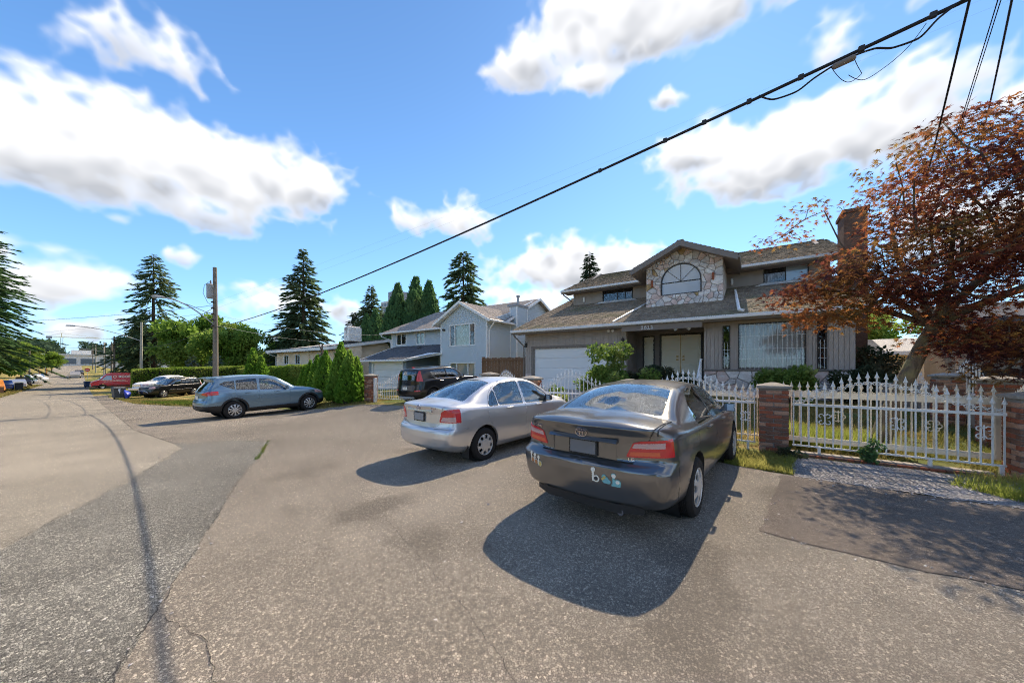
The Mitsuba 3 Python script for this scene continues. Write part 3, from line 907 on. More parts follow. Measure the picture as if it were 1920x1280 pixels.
# big living room window, its bars, the two slits
wbig = window(H, -.46, 1.55, 1.56, 3.30, YG, 'dark_frame', .04, (), .08, 'pane', 'curtain', label='large picture window behind white security bars')
for i in range(14):
    x = -.36 + i * .138
    part(wbig, 'bar', tube([(x, YG - .045, 1.56), (x, YG - .045, 3.27)], .009, 6), 'white_paint')
for z in (1.95, 2.32, 2.80, 3.22):
    part(wbig, 'bar', cham(-.44, 1.53, YG - .042, YG - .028, z - .008, z + .008, .003), 'white_paint')
for x0, x1 in ((-.98, -.72), (1.84, 2.10)):
    w_ = window(H, x0, x1, 1.56, 3.26, YG, 'dark_frame', .035, (), .06, 'pane', 'interior_dark', (.62,), label='narrow barred slit window')
    for q in (.3, .7):
        part(w_, 'bar', tube([(x0 + .26 * q, YG - .04, 1.58), (x0 + .26 * q, YG - .04, 2.58)], .008, 6), 'white_paint')
    for zz in (1.95, 2.3):
        part(w_, 'bar', bx(x0 + .02, x1 - .02, YG - .036, YG - .026, zz - .006, zz + .006), 'white_paint')
# lower roof
cs = 1 / math.hypot(1, SL)
uv_ = (np.array([1, 0, 0.0]), np.array([0, cs, SL * cs]))
RX0, RX1 = -10.75, 3.25
zl = lambda y: EZ + .06 + SL * (y - EY)
rl = part(H, 'roof', slab([(RX0, EY, EZ + .04), (RX1, EY, EZ + .04), (RX1, YU + .1, zl(YU + .1) - .02), (-9.4, YU + .1, zl(YU + .1) - .02), (-9.4, 25, zl(25)), (RX0, 25, zl(25))], .16), 'soffit_taupe')
dormer_hole = sbox(-4.34 - RX0, (YD - EY) / cs, -1.07 - RX0, 99)
lw = Polygon([(0, -.05), (RX1 - RX0, -.05), (RX1 - RX0, (YU - EY) / cs), (1.35, (YU - EY) / cs), (1.35, 9.8 / cs), (0, 9.8 / cs)]).difference(dormer_hole)
part(rl, 'shake', shakes((RX0, EY, EZ + .06), *uv_, lw, (.09, .19), .19, .36, .016, 1), 'cedar_shake', kind='stuff')
part(rl, 'gutter', cat([cham(RX0 - .02, RX1 + .02, EY - .13, EY - .005, EZ - .07, EZ + .06, .02)]), 'white_metal')
part(rl, 'fascia', cat([bx(RX0 + .02, RX1 - .02, EY, EY + .03, EZ - .14, EZ + .02), slab([(RX0 - .03, EY + .02, EZ + .07), (RX0 + .02, EY + .02, EZ + .07), (RX0 + .02, 25, zl(25) + .02), (RX0 - .03, 25, zl(25) + .02)], .22)]), 'trim_taupe')
part(H, 'soffit', cat([bx(RX0 + .05, RX1 - .05, EY + .03, YG, EZ - .12, EZ - .09)]), 'soffit_taupe')
# dormer
DX0, DX1, DM = -4.34, -1.07, -2.705
dface = P((DX0, zl(YD) - .05), (DX1, zl(YD) - .05), (DX1, 6.55), (DM, 7.27), (DX0, 6.55))
aw, ab, ah = .86, 5.10, .58          # arched window: half width, sill, height of the straight part
ac = DM - .08
arch = Polygon([(ac - aw, ab), (ac + aw, ab)] + [(ac + aw * math.cos(t), ab + ah + (aw * .98) * math.sin(t)) for t in np.linspace(0, math.pi, 25)])
dn = part(H, 'dormer_wall', cat([wall_xz(dface.difference(arch), YD, YD + .15), wall_yz(P((YD + .15, 4.4), (YU + 1.5, 5.2), (YU + 1.5, 6.6), (YD + .15, 6.6)), DX0, DX0 + .12), wall_yz(P((YD + .15, 4.4), (YU + 1.5, 5.2), (YU + 1.5, 6.6), (YD + .15, 6.6)), DX1 - .12, DX1)]), 'stucco_taupe')
part(H, 'stone_backing', wall_xz(dface.difference(arch).buffer(-.004), YD - .014, YD + .002), 'stone_mortar')
fieldstone(dn, dface.difference(arch.buffer(.02)), YD - .01, 118, .05, 11)
aring = arch.difference(affinity.scale(arch, .955, .965, origin=(ac, ab + .75)))
awp = part(H, 'window', cat([wall_xz(aring, YD - .02, YD + .09), bx(ac - aw + .03, ac + aw - .03, YD + .01, YD + .06, ab + ah - .02, ab + ah + .02), bx(ac - .012, ac + .012, YD + .015, YD + .05, ab + ah + .02, ab + ah + .8)]
                             + [tube([(ac, YD + .03, ab + ah + .02), (ac + .58 * s_, YD + .03, ab + ah + .58)], .011, 6) for s_ in (-1, 1)]), 'dark_frame', label='arched fan window in the stone dormer')
m_ = extrude(affinity.scale(arch, .96, .97, origin=(ac, ab + .75)), .004)
part(awp, 'pane', (np.stack([m_[0][:, 0], YD + .04 + m_[0][:, 2], m_[0][:, 1]], 1), m_[1][:, ::-1]), 'pane_sky_tint')
for x in (-4.05, -1.45):
    part(H, 'wall_lamp', cat([cham(x - .045, x + .045, YD - .15, YD - .03, 5.55, 5.88, .012)]), 'brick_red', label='rust coloured box lamp on the stone dormer')
# dormer roof, gable facing the street
ZE, ZA, YF = 6.30, 7.28, 17.1
for s_ in (-1, 1):
    xe = DM + s_ * 2.2
    o = (DM, YF, ZA + .09)
    rp = part(H, 'dormer_roof', slab([(DM, YF, ZA + .09), (xe, YF, ZE + .05), (xe, 24.5, ZE + .05), (DM, 24.5, ZA + .09)], .14), 'soffit_taupe')
    d_ = unit(np.array([DM - xe, 0, ZA - ZE + .04]))
    ln = math.hypot(2.2, ZA - ZE + .04)
    part(rp, 'shake', shakes((xe, YF, ZE + .07), (0, 1, 0), d_, sbox(-.03, -.03, 5.2, ln), (.09, .19), .19, .36, .016, 20 + s_), 'cedar_shake', kind='stuff')
    part(rp, 'barge_board', slab([(DM, YF - .05, ZA + .13), (xe, YF - .05, ZE + .08), (xe, YF + .0, ZE + .08), (DM, YF + .0, ZA + .13)], .26), 'trim_taupe')
    part(rp, 'gutter', cham(xe - .05 + s_ * .03, xe + .05 + s_ * .03, YF - .02, 19.3, ZE - .10, ZE + .03, .015), 'trim_taupe')
    part(rp, 'ridge_cap', cat([bx(DM - .14, DM + .14, YF + i * .3, YF + .29 + i * .3, ZA + .10, ZA + .145) for i in range(24)]), 'cedar_shake')
# upper storey
UE, UEY = 6.40, 19.6
uw = P((-9.5, 4.5), (2.8, 4.5), (2.8, UE + .1), (-9.5, UE + .1))
o1, o2 = R4(-7.55, -5.72, 5.5, 6.32), R4(.42, 2.09, 5.5, 6.38)
part(H, 'wall', cat([wall_xz(uw.difference(unary_union([o1, o2])), YU, YU + .15), wall_yz(P((YU + .15, 4.5), (30, 4.5), (30, 6.6), (25, 8.7), (YU + .15, 6.6)), -9.5, -9.35), wall_yz(P((YU + .15, 4.5), (30, 4.5), (30, 6.6), (25, 8.7), (YU + .15, 6.6)), 2.65, 2.8)]), 'stucco_taupe')
window(H, -7.55, -5.72, 5.5, 6.32, YU, 'dark_frame', .05, (.5, .75), .07, 'pane', 'interior_dark', label='upper sliding window at the garage end')
w2 = window(H, .42, 2.09, 5.5, 6.38, YU, 'dark_frame', .05, (.08, .5), .07, 'pane', 'interior_dark', label='upper sliding window, one half open')
part(w2, 'sky_tint_pane', (np.array([[1.27, YU + .03, 5.55], [2.04, YU + .03, 5.55], [2.04, YU + .03, 6.33], [1.27, YU + .03, 6.33]]), np.array([[0, 1, 2], [0, 2, 3]])), 'pane_sky_tint')
for (a, b) in ((-7.9, -5.4), (.1, 2.4)):
    part(H, 'flashing', slab([(a, YU - .45, zl(YU - .45) + .05), (a + .35, YU - .05, zl(YU) + .06), (b - .35, YU - .05, zl(YU) + .06), (b, YU - .45, zl(YU - .45) + .05), (b - .45, YU - .3, zl(YU - .3) + .05), (a + .45, YU - .3, zl(YU - .3) + .05)], .05), 'white_metal')
for x in (-8.75, -.85):
    part(H, 'wall_lamp', cat([cham(x - .05, x + .05, YU - .12, YU, 5.75, 6.05, .015)]), 'white_paint', label='white cylinder lamp on the upper wall')
zu = lambda y: UE + .06 + SL * (y - UEY)
ru = part(H, 'roof', cat([slab([(-9.95, UEY, UE + .04), (3.3, UEY, UE + .04), (3.3, 25, zu(25) - .02), (-9.95, 25, zu(25) - .02)], .16), slab([(-9.95, 25, zu(25) - .02), (3.3, 25, zu(25) - .02), (3.3, 30.6, UE + .04), (-9.95, 30.6, UE + .04)], .16)]), 'soffit_taupe')
part(ru, 'shake', shakes((-9.95, UEY, UE + .06), *uv_, sbox(0, -.05, 13.25, 5.4 / cs).difference(sbox(9.95 + DM - 2.2, -1, 9.95 + DM + 2.2, .3)), (.09, .19), .19, .36, .018, 2), 'cedar_shake', kind='stuff')
part(ru, 'gutter', cham(-9.98, DM - 2.2, UEY - .13, UEY, UE - .07, UE + .05, .02), 'white_metal')
part(ru, 'gutter', cham(DM + 2.25, 3.33, UEY - .13, UEY, UE - .07, UE + .05, .02), 'white_metal')
part(ru, 'fascia', cat([bx(-9.93, 3.28, UEY, UEY + .03, UE - .13, UE + .02), slab([(-9.98, UEY, UE + .07), (-9.93, UEY, UE + .07), (-9.93, 25, zu(25) + .03), (-9.98, 25, zu(25) + .03)], .22)]), 'trim_taupe')
part(ru, 'ridge_cap', cat([bx(-9.95 + i * .32, -9.64 + i * .32, 24.87, 25.13, zu(25) + .0, zu(25) + .045) for i in range(41)]), 'cedar_shake')
part(H, 'soffit', bx(-9.9, 3.25, UEY + .03, YU, UE - .10, UE - .07), 'soffit_taupe')
part(H, 'chimney', cat([bx(2.85, 3.5, 18.0, 19.2, .2, 7.5), bx(2.80, 3.55, 17.95, 19.25, 7.5, 7.63)]), 'chimney_brick')
# downspouts
part(H, 'downspout', tube([(-10.62, EY - .05, EZ - .07), (-10.6, EY + .1, EZ - .25), (-10.36, YG - .06, EZ - .75), (-10.36, YG - .06, .6)], .04, 8), 'trim_taupe')
part(H, 'downspout', tube([(-9.88, UEY - .05, UE - .05), (-9.85, UEY + .1, UE - .2), (-9.56, YU - .06, UE - .55), (-9.56, YU - .06, 5.7)], .04, 8), 'trim_taupe')
part(H, 'downspout', tube([(-4.48, 18.6, zl(18.6) + .08), (-5.2, EY + .1, zl(EY) + .08)], .045, 8), 'white_metal', label='white downspout lying across the lower shakes')
part(H, 'downspout', tube([(-.67, 19.3, zl(19.3) + .09), (-.42, 15.5, zl(15.5) + .09), (-.28, 15.4, zl(15.4) + .08)], .055, 8), 'white_metal', label='white downspout running down the roof beside the dormer')
# house number, lamps
n_ = text_on('1811', .15, .01)
part(H, 'house_number', (np.stack([n_[0][:, 0] - 3.95, EY - .005 - n_[0][:, 2], n_[0][:, 1] + 3.245], 1), n_[1][:, ::-1]), 'stone_grey')
part(H, 'number_board', bx(-4.76, -1.62, EY + .0, EY + .05, 3.2, EZ - .07), 'soffit_taupe')
for x, nm in ((-5.55, 0), (-5.35, 0)):
    part(H, 'flood_lamp', cat([tube([(x, YG - .02, 3.38), (x, YG - .12, 3.36)], .018, 6), tube([(x, YG - .1, 3.38), (x + .03, YG - .24, 3.32)], [.04, .065], 10)]), 'white_paint')
part(H, 'flood_lamp', cat([cham(-2.5, -2.2, EY + .05, EY + .3, 3.24, 3.32, .02), tube([(-2.5, EY + .2, 3.27), (-2.62, EY + .1, 3.18)], [.05, .075], 10), tube([(-2.2, EY + .2, 3.27), (-2.08, EY + .1, 3.18)], [.05, .075], 10)]), 'white_paint')
for x in (-10.22, -5.0 + .1):
    part(H, 'coach_lamp', cat([cham(x - .06, x + .06, YG - .14, YG - .02, 2.72, 2.95, .02), tube([(x, YG - .02, 2.98), (x, YG - .12, 3.02), (x, YG - .09, 2.95)], .012, 6)]), 'dark_frame')
part(H, 'meter_box', cat([cham(3.0, 3.25, YG + .6, YG + .8, 1.2, 1.6, .02)]), 'white_metal')
part(H, 'foundation', bx(-10.28, 2.78, YG + .02, 30.9, -.3, FL - .02), 'concrete')

# ------------------------------------------------------------------ pale blue neighbour
B = thing('house', 'pale blue lap sided house with a white framed front gable', 'house')
BY, BL, BR, BE, BA = 18.5, -19.8, -15.2, 4.95, 6.30
gab = P((BL, -.2), (BR, -.2), (BR, BE), ((BL + BR) / 2, BA), (BL, BE))
wo = [R4(-18.85, -16.25, 3.18, 4.83), R4(-18.85, -16.25, .9, 1.98)]
part(B, 'wall', wall_xz(gab.difference(unary_union(wo)), BY, BY + .15), 'vinyl_blue')
part(B, 'siding', laps(gab.difference(unary_union([w.buffer(.07, join_style=2) for w in wo])), .15, .036, 'xz', BY), 'vinyl_blue', kind='stuff')
wa = window(B, -18.85, -16.25, 3.18, 4.83, BY, 'white_paint', .08, (.21, .79), .07, 'pane', 'curtain_green', label='wide upper window of the blue gable')
for (a, b) in ((-18.77, -18.36), (-16.74, -16.33)):
    part(wa, 'shutter', bx(a, b, BY + .04, BY + .06, 3.26, 4.75), 'dark_frame')
window(B, -18.85, -16.25, .9, 1.98, BY, 'white_paint', .08, (.28, .72), .07, 'pane', 'curtain', label='low front window of the blue gable')
rs = P((BY, -.2), (30.4, -.2), (30.4, 5.2), (25.0, 7.35), (21.2, 5.75), (BY, BE))
part(B, 'wall', wall_yz(P((BY + .15, -.2), (30.4, -.2), (30.4, 5.2), (25.0, 7.35), (21.2, 5.75), (BY + .15, BE)), BR - .15, BR), 'vinyl_blue')
part(B, 'siding', laps(rs, .15, .036, 'yz', BR, 1), 'vinyl_blue', kind='stuff')
part(B, 'chimney', bx(BR + .024, BR + .62, 21.3, 22.75, 1.35, 6.25), 'vinyl_blue')
part(B, 'siding', cat([laps(R4(21.3, 22.75, 1.35, 6.25), .15, .02, 'yz', BR + .62, 1), laps(R4(BR + .03, BR + .62, 1.35, 6.25), .15, .02, 'xz', 21.3)]), 'vinyl_blue', kind='stuff')
part(B, 'chimney_cap', cat([bx(BR - .2, BR + .70, 21.2, 22.85, 6.25, 6.42)]), 'sheet_grey')
part(B, 'flue', cat([tube([(BR + .2, 22.1, 6.4), (BR + .2, 22.1, 7.1)], .09, 10), tube([(BR + .2, 22.1, 7.1), (BR + .2, 22.1, 7.2)], .16, 10)]), 'grey_metal')
for (x, y, z0, z1) in ((BR + .012, BY - .012, -.1, BE), (BL + .05, BY - .012, -.1, BE), (BR + .635, 21.285, 1.35, 6.25), (BR + .635, 22.77, 1.35, 6.25), (BR + .05, 21.285, 1.35, 6.2)):
    part(B, 'corner_trim', cham(x - .07, x + .03, y - .03, y + .07, z0, z1, .01), 'white_paint')
for s_ in (-1, 1):
    xm = (BL + BR) / 2
    xe = xm + s_ * 2.85
    rp = part(B, 'roof', slab([(xm, BY - .4, BA + .12), (xe, BY - .4, BE - .05), (xe, 25, BE - .05), (xm, 25, BA + .12)], .12), 'white_paint')
    d_ = unit(np.array([xm - xe, 0, BA - BE + .17])); ln = math.hypot(2.85, BA - BE + .17)
    part(rp, 'shingle', shakes((xe, BY - .4, BE - .04), (0, 1, 0), d_, sbox(-.02, -.02, 6.9, ln), (.2, .34), .14, .2, .006, 50 + s_, .006), 'asphalt_shingle', kind='stuff')
    part(rp, 'barge_board', slab([(xm, BY - .44, BA + .16), (xe, BY - .44, BE - .02), (xe, BY - .4, BE - .02), (xm, BY - .4, BA + .16)], .2), 'white_paint')
    part(rp, 'gutter', cham(xe - .05, xe + .06, BY - .4, 21.1 if s_ > 0 else 20.6, BE - .16, BE - .03, .02), 'white_paint')
part(B, 'downspout', tube([(BR + .55, BY + .1, BE - .15), (BR + .5, BY + .1, BE - .3), (BR + .08, BY + .16, BE - .7), (BR + .08, BY + .16, .1)], .05, 8), 'white_paint')
# main roof behind, ridge along the street
ML, MR = -31.3, -15.2
mf = part(B, 'roof', cat([slab([(-30.3, 20.2, 4.95), (MR + .4, 20.2, 4.95), (MR + .4, 25.2, 7.45), (-27.6, 25.2, 7.45)], .14), slab([(-27.6, 25.2, 7.45), (MR + .4, 25.2, 7.45), (MR + .4, 30.6, 5.1), (-30.3, 30.6, 5.1)], .14), slab([(-30.3, 20.2, 4.95), (-27.6, 25.2, 7.45), (-30.3, 30.6, 5.0)], .14)]), 'asphalt_shingle')
dv = unit(np.array([0, 5.0, 2.5]))
part(mf, 'shingle', shakes((-30.3, 20.2, 4.96), (1, 0, 0), dv, Polygon([(0, 0), (15.5, 0), (15.5, 5.58), (2.7, 5.58)]), (.2, .34), .14, .2, .006, 60, .006), 'asphalt_shingle', kind='stuff')
part(mf, 'gutter', cham(-30.3, BL - .5, 20.08, 20.2, 4.84, 4.98, .02), 'white_paint')
part(mf, 'barge_board', cat([slab([(MR + .38, 20.2, 4.98), (MR + .43, 20.2, 4.98), (MR + .43, 25.2, 7.49), (MR + .38, 25.2, 7.49)], .2), slab([(MR + .38, 25.2, 7.49), (MR + .43, 25.2, 7.49), (MR + .43, 30.6, 5.14), (MR + .38, 30.6, 5.14)], .2)]), 'white_paint')
lwall = P((-29.2, 2.6), (BL, 2.6), (BL, 4.92), (-29.2, 4.92))
wv = [R4(-28.55, -26.95, 3.72, 4.86), R4(-25.6, -24.35, 3.68, 4.88), R4(-20.75, -19.95, 3.6, 4.85)]
part(B, 'wall', cat([wall_xz(P((-29.2, -.6), (BL, -.6), (BL, 4.95), (-29.2, 4.95)).difference(unary_union(wv)), 20.8, 20.95), bx(-29.2, -29.05, 20.95, 30.3, -.6, 4.95), bx(-29.05, BR - .2, 30.2, 30.3, -.6, 4.95)]), 'vinyl_blue')
part(B, 'siding', laps(lwall.difference(unary_union([w.buffer(.08, join_style=2) for w in wv])), .15, .036, 'xz', 20.8), 'vinyl_blue', kind='stuff')
window(B, -28.55, -26.95, 3.72, 4.86, 20.8, 'white_paint', .1, (.5,), .06, 'pane', 'interior_dark')
window(B, -25.6, -24.35, 3.68, 4.88, 20.8, 'white_paint', .1, (.5,), .06, 'pane', 'curtain_green')
window(B, -20.75, -19.95, 3.6, 4.85, 20.8, 'white_paint', .1, (), .06, 'pane', 'interior_dark')
part(B, 'corner_trim', bx(-29.25, -29.1, 20.76, 20.85, -.4, 4.9), 'white_paint')
part(B, 'downspout', tube([(-30.1, 20.15, 4.8), (-30.0, 20.2, 4.6), (-29.3, 20.74, 4.3), (-29.3, 20.74, 2.4)], .05, 8), 'white_paint')
# garage of the blue house
gw = P((-27.75, -.7), (-22.6, -.7), (-22.6, 2.15), (-27.75, 2.15))
gop = R4(-27.1, -23.15, -.6, 1.98)
part(B, 'wall', cat([wall_xz(gw.difference(gop), 17.4, 17.55), wall_yz(P((17.55, -.7), (20.8, -.7), (20.8, 2.9), (17.55, 2.1)), -22.75, -22.6), wall_yz(P((17.55, -.7), (20.8, -.7), (20.8, 2.9), (17.55, 2.1)), -27.75, -27.6)]), 'vinyl_blue')
part(B, 'siding', cat([laps(gw.difference(gop.buffer(.1, join_style=2)), .15, .022, 'xz', 17.4), laps(R4(17.4, 20.8, -.7, 2.5), .15, .022, 'yz', -22.6, 1)]), 'vinyl_dark', kind='stuff')
g_ = part(B, 'garage_door', cat([cham(-27.1, -23.15, 17.46, 17.5, -.4 + i * .6, .19 + i * .6, .01) for i in range(4)]), 'white_paint')
part(B, 'garage_frame', wall_xz(R4(-27.3, -22.98, -.6, 2.1).difference(gop), 17.36, 17.5), 'white_paint')
rg = part(B, 'garage_roof', cat([slab([(-28.6, 16.9, 2.2), (-22.2, 16.9, 2.2), (-21.1, 18.4, 2.72), (-19.7, 18.4, 2.72), (-19.7, 20.85, 3.62), (-28.6, 20.85, 3.62)], .12)]), 'white_paint')
dv = unit(np.array([0, 3.95, 1.42]))
part(rg, 'shingle', shakes((-28.6, 16.9, 2.21), (1, 0, 0), dv, Polygon([(0, 0), (6.4, 0), (7.5, 1.6), (8.8, 1.6), (8.8, 4.15), (0, 4.15)]), (.2, .34), .14, .2, .006, 70, .006), 'asphalt_shingle_dark', kind='stuff')
part(rg, 'gutter', cat([cham(-28.62, -22.2, 16.78, 16.9, 2.08, 2.22, .02), slab([(-22.25, 16.86, 2.24), (-21.1, 18.36, 2.76), (-19.6, 18.36, 2.76), (-19.6, 18.44, 2.76), (-21.12, 18.44, 2.76), (-22.3, 16.94, 2.24)], .16)]), 'white_paint')
part(rg, 'barge_board', slab([(-28.66, 16.9, 2.25), (-28.6, 16.9, 2.25), (-28.6, 20.85, 3.67), (-28.66, 20.85, 3.67)], .18), 'white_paint')
part(rg, 'roof_vent', cham(-24.2, -23.8, 19.7, 20.1, 3.25, 3.42, .05), 'asphalt_shingle_dark')
part(B, 'porch_window', cat([bx(-20.4, -19.85, 20.7, 20.78, 1.0, 2.0)]), 'white_paint')
part(B, 'satellite_dish', cat([lathe([(0, 0), (.2, .03), (.34, .09)], 20, 'y')]), 'sheet_grey', to=T().translate([-20.25, 19.9, 4.35]).rotate([0, 0, 1], -25).rotate([1, 0, 0], -25))
part(B, 'lamp', cat([cham(-19.5, -19.3, BY - .2, BY, 4.4, 4.55, .03)]), 'dark_frame')
part(B, 'roof_vent', cat([tube([(-18.9, 22.8, 5.6), (-18.9, 22.8, 6.5)], .06, 8)]), 'white_paint')
part(B, 'foundation', bx(-29.1, -15.3, 20.7, 30.2, -1.2, -.1), 'concrete')

# ------------------------------------------------------------------ cream neighbour
Y = thing('house', 'cream stucco house with a low white roof behind cedar shrubs', 'house')
YX0, YX1, YY = -51.5, -37.1, 19.0
yo = [R4(-49.3, -48.0, 1.95, 3.15), R4(-46.1, -44.8, 1.95, 3.15), R4(-40.6, -38.3, 1.3, 3.2), R4(-50.6, -48.6, -.9, .25)]
part(Y, 'wall', cat([wall_xz(R4(YX0, YX1, -1.6, 3.65).difference(unary_union(yo)), YY, YY + .15), wall_yz(P((YY + .15, -1.6), (31, -1.6), (31, 3.5), (25.2, 4.65), (YY + .15, 3.6)), YX1 - .15, YX1), wall_yz(P((YY + .15, -1.6), (31, -1.6), (31, 3.5), (25.2, 4.65), (YY + .15, 3.6)), YX0, YX0 + .15)]), 'stucco_cream')
part(Y, 'bay_wall', bx(YX0 - .02, -43.6, YY - .7, YY, -1.6, 3.6) if 0 else bx(-43.7, -42.4, YY - .10, YY, -1.6, 3.6), 'stucco_cream')
window(Y, -49.3, -48.0, 1.95, 3.15, YY, 'white_paint', .09, (.5,), .06, 'pane', 'interior_dark')
window(Y, -46.1, -44.8, 1.95, 3.15, YY, 'white_paint', .09, (.5,), .06, 'pane', 'interior_dark')
window(Y, -40.6, -38.3, 1.3, 3.2, YY, 'white_paint', .09, (.7,), .06, 'pane', 'curtain_green')
window(Y, -50.6, -48.6, -.9, .25, YY, 'white_paint', .09, (.5,), .06, 'pane', 'interior_dark')
ry = part(Y, 'roof', cat([slab([(YX0 - .9, YY - .9, 3.75), (YX1 + .8, YY - .9, 3.75), (YX1 + .8, 25.2, 4.95), (YX0 - .9, 25.2, 4.95)], .1), slab([(YX0 - .9, 25.2, 4.95), (YX1 + .8, 25.2, 4.95), (YX1 + .8, 31.8, 3.7), (YX0 - .9, 31.8, 3.7)], .1)]), 'membrane_roof')
part(ry, 'fascia', cat([bx(YX0 - .9, YX1 + .8, YY - .97, YY - .9, 3.45, 3.78), slab([(YX1 + .78, YY - .9, 3.79), (YX1 + .85, YY - .9, 3.79), (YX1 + .85, 25.2, 4.99), (YX1 + .78, 25.2, 4.99)], .34), slab([(YX1 + .78, 25.2, 4.99), (YX1 + .85, 25.2, 4.99), (YX1 + .85, 31.8, 3.74), (YX1 + .78, 31.8, 3.74)], .34)]), 'white_paint')
part(ry, 'roof_edge', cat([bx(YX0 - .9, YX1 + .8, YY - .985, YY - .90, 3.78, 3.86), slab([(YX1 + .70, YY - .9, 3.87), (YX1 + .87, YY - .9, 3.87), (YX1 + .87, 25.2, 5.07), (YX1 + .70, 25.2, 5.07)], .08)]), 'asphalt_shingle_dark')
part(Y, 'soffit', bx(YX0 - .8, YX1 + .7, YY - .9, YY, 3.42, 3.45), 'soffit_taupe')
part(Y, 'chimney', cat([bx(YX1 + .01, YX1 + .7, 20.4, 21.9, -1.6, 4.0), bx(YX1 - .3, YX1 + .7, 20.45, 21.85, 4.0, 6.05)]), 'stucco_cream')
part(Y, 'chimney_stack', cat([bx(YX1 - .33, YX1 + .73, 20.42, 21.88, 4.55 + i * .15, 4.69 + i * .15) for i in range(10)] + [bx(YX1 - .2, YX1 + .6, 20.5, 21.8, 6.05, 6.2)]), 'white_paint', label='flaking white brick chimney stack')
part(Y, 'soot_mark', cat([bx(YX1 - .12, YX1 + .38, 20.40, 20.43, 5.72, 6.03), bx(YX1 + .05, YX1 + .22, 20.40, 20.43, 5.35, 5.72), bx(YX1 + .10, YX1 + .2, 20.40, 20.43, 4.95, 5.15)]), 'sheet_grey')
part(Y, 'chimney_flashing', bx(YX1 - .45, YX1 + .8, 20.3, 22.0, 4.1, 4.5), 'dark_frame')
part(Y, 'roof_vent', cat([tube([(-41, 23, 4.5), (-41, 23, 5.3)], .12, 8), tube([(-41, 23, 5.3), (-41, 23, 5.45)], .2, 8)]), 'white_paint')
part(Y, 'downspout', tube([(YX0 - .7, YY - .85, 3.4), (YX0 - .05, YY - .06, 3.0), (YX0 - .05, YY - .06, -1)], .06, 6), 'white_paint')
put(move(cat([tube([(0, 0, -2), (.1, 0, .9), (-.35, 0, 2.0), (-.7, .1, 2.9), (-.6, .1, 3.6)], [.16, .15, .13, .11, .07], 8), tube([(.1, 0, 1.0), (-1.2, .2, 2.3), (-2.9, .3, 2.0), (-3.6, .3, 1.5)], [.11, .10, .07, .03], 8), tube([(-.6, .1, 2.7), (-1.0, 0, 3.3), (-1.3, 0, 3.6)], [.08, .06, .03], 6)]), (-26.7, 13.0, 1.15), 0, .62), 'bark_plain', thing('dead_tree', 'bare cut back tree trunk with one bent limb over the cedar shrubs', 'tree'))

# ------------------------------------------------------------------ what stands right of the taupe house
N = thing('house', 'tan board sided house half hidden behind the red maple', 'house')
part(N, 'wall', cat([bx(4.75, 16, 15.3, 15.45, .0, 2.95), bx(4.75, 4.9, 15.45, 17.4, .0, 2.95), bx(4.75, 9, 17.4, 17.5, .0, 2.95)]), 'wood_tan')
part(N, 'siding', cat([v_boards(R4(4.75, 16, .2, 2.9).difference(R4(5.0, 5.55, 1.2, 2.05)), 15.3, .19, .02, .02)]), 'wood_tan', kind='stuff')
part(N, 'corner_post', cat([bx(4.45, 4.62, 14.2, 14.37, .1, 2.4), bx(4.45, 4.6, 14.2, 14.35, 2.4, 2.9)]), 'wood_tan')
part(N, 'doorway', cat([bx(5.0, 5.06, 15.26, 15.3, .4, 2.35), bx(5.9, 6.05, 15.26, 15.3, .4, 2.35), bx(5.0, 5.9, 15.26, 15.3, 2.3, 2.37)]), 'wood_dark')
for x in (6.4, 7.3):
    part(N, 'window', bx(x, x + .5, 15.24, 15.31, 1.2, 2.6), 'wood_dark')
bal = part(N, 'balcony', cat([bx(4.35, 9, 13.55, 15.3, .72, .85)]), 'wood_dark')
part(bal, 'rail', cat([bx(4.55, 8.6, 13.5, 13.58, 1.52, 1.58), bx(4.55, 8.6, 13.5, 13.56, .85, .9)]), 'wood_dark')
for i in range(27):
    part(bal, 'slat', bx(4.6 + i * .15, 4.73 + i * .15, 13.52, 13.545, .9, 1.52), 'wood_dark')
part(N, 'roof', cat([slab([(4.4, 14.6, 2.95), (17, 14.6, 2.95), (17, 17.8, 3.7), (4.4, 17.8, 3.7)], .16)]), 'asphalt_shingle_dark')
ub = part(N, 'upper_balcony', cat([bx(6.2, 9, 13.3, 15.3, 2.4, 2.55)]), 'wood_dark')
part(ub, 'railing', cat([bx(6.2, 9, 13.3, 13.36, 3.25, 3.31)] + [bx(6.25 + i * .13, 6.3 + i * .13, 13.31, 13.35, 2.55, 3.25) for i in range(21)]), 'white_paint')
S_ = thing('shed', 'low outbuilding with a grey and pale roof behind the maple trunk', 'shed')
part(S_, 'wall', cat([bx(3.9, 7.2, 24.2, 28, .2, 2.35)]), 'stucco_cream')
part(S_, 'roof', cat([slab([(3.0, 23.6, 2.35), (5.2, 23.6, 2.35), (5.2, 26, 3.1), (3.0, 26, 3.1)], .12)]), 'asphalt_shingle_dark')
part(S_, 'roof', cat([slab([(5.21, 23.6, 2.35), (8.0, 23.6, 2.35), (8.0, 26, 3.1), (5.21, 26, 3.1)], .12)]), 'membrane_roof', label='pale half of the shed roof')
part(S_, 'fascia', bx(3.0, 8.0, 23.52, 23.6, 2.2, 2.38), 'white_paint')
for x in (3.2, 5.0):
    part(S_, 'post', bx(x, x + .12, 23.8, 23.92, .2, 2.3), 'wood_dark')
ret = thing('retaining_wall', 'dark retaining wall under the side fence beside the maple', 'wall')
part(ret, 'wall', cat([bx(3.1, 4.4, 14.6, 14.9, -.2, 1.15), bx(4.2, 4.4, 9.0, 14.6, -.2, .6)]), 'stone_mortar')
rr = np.random.default_rng(77)
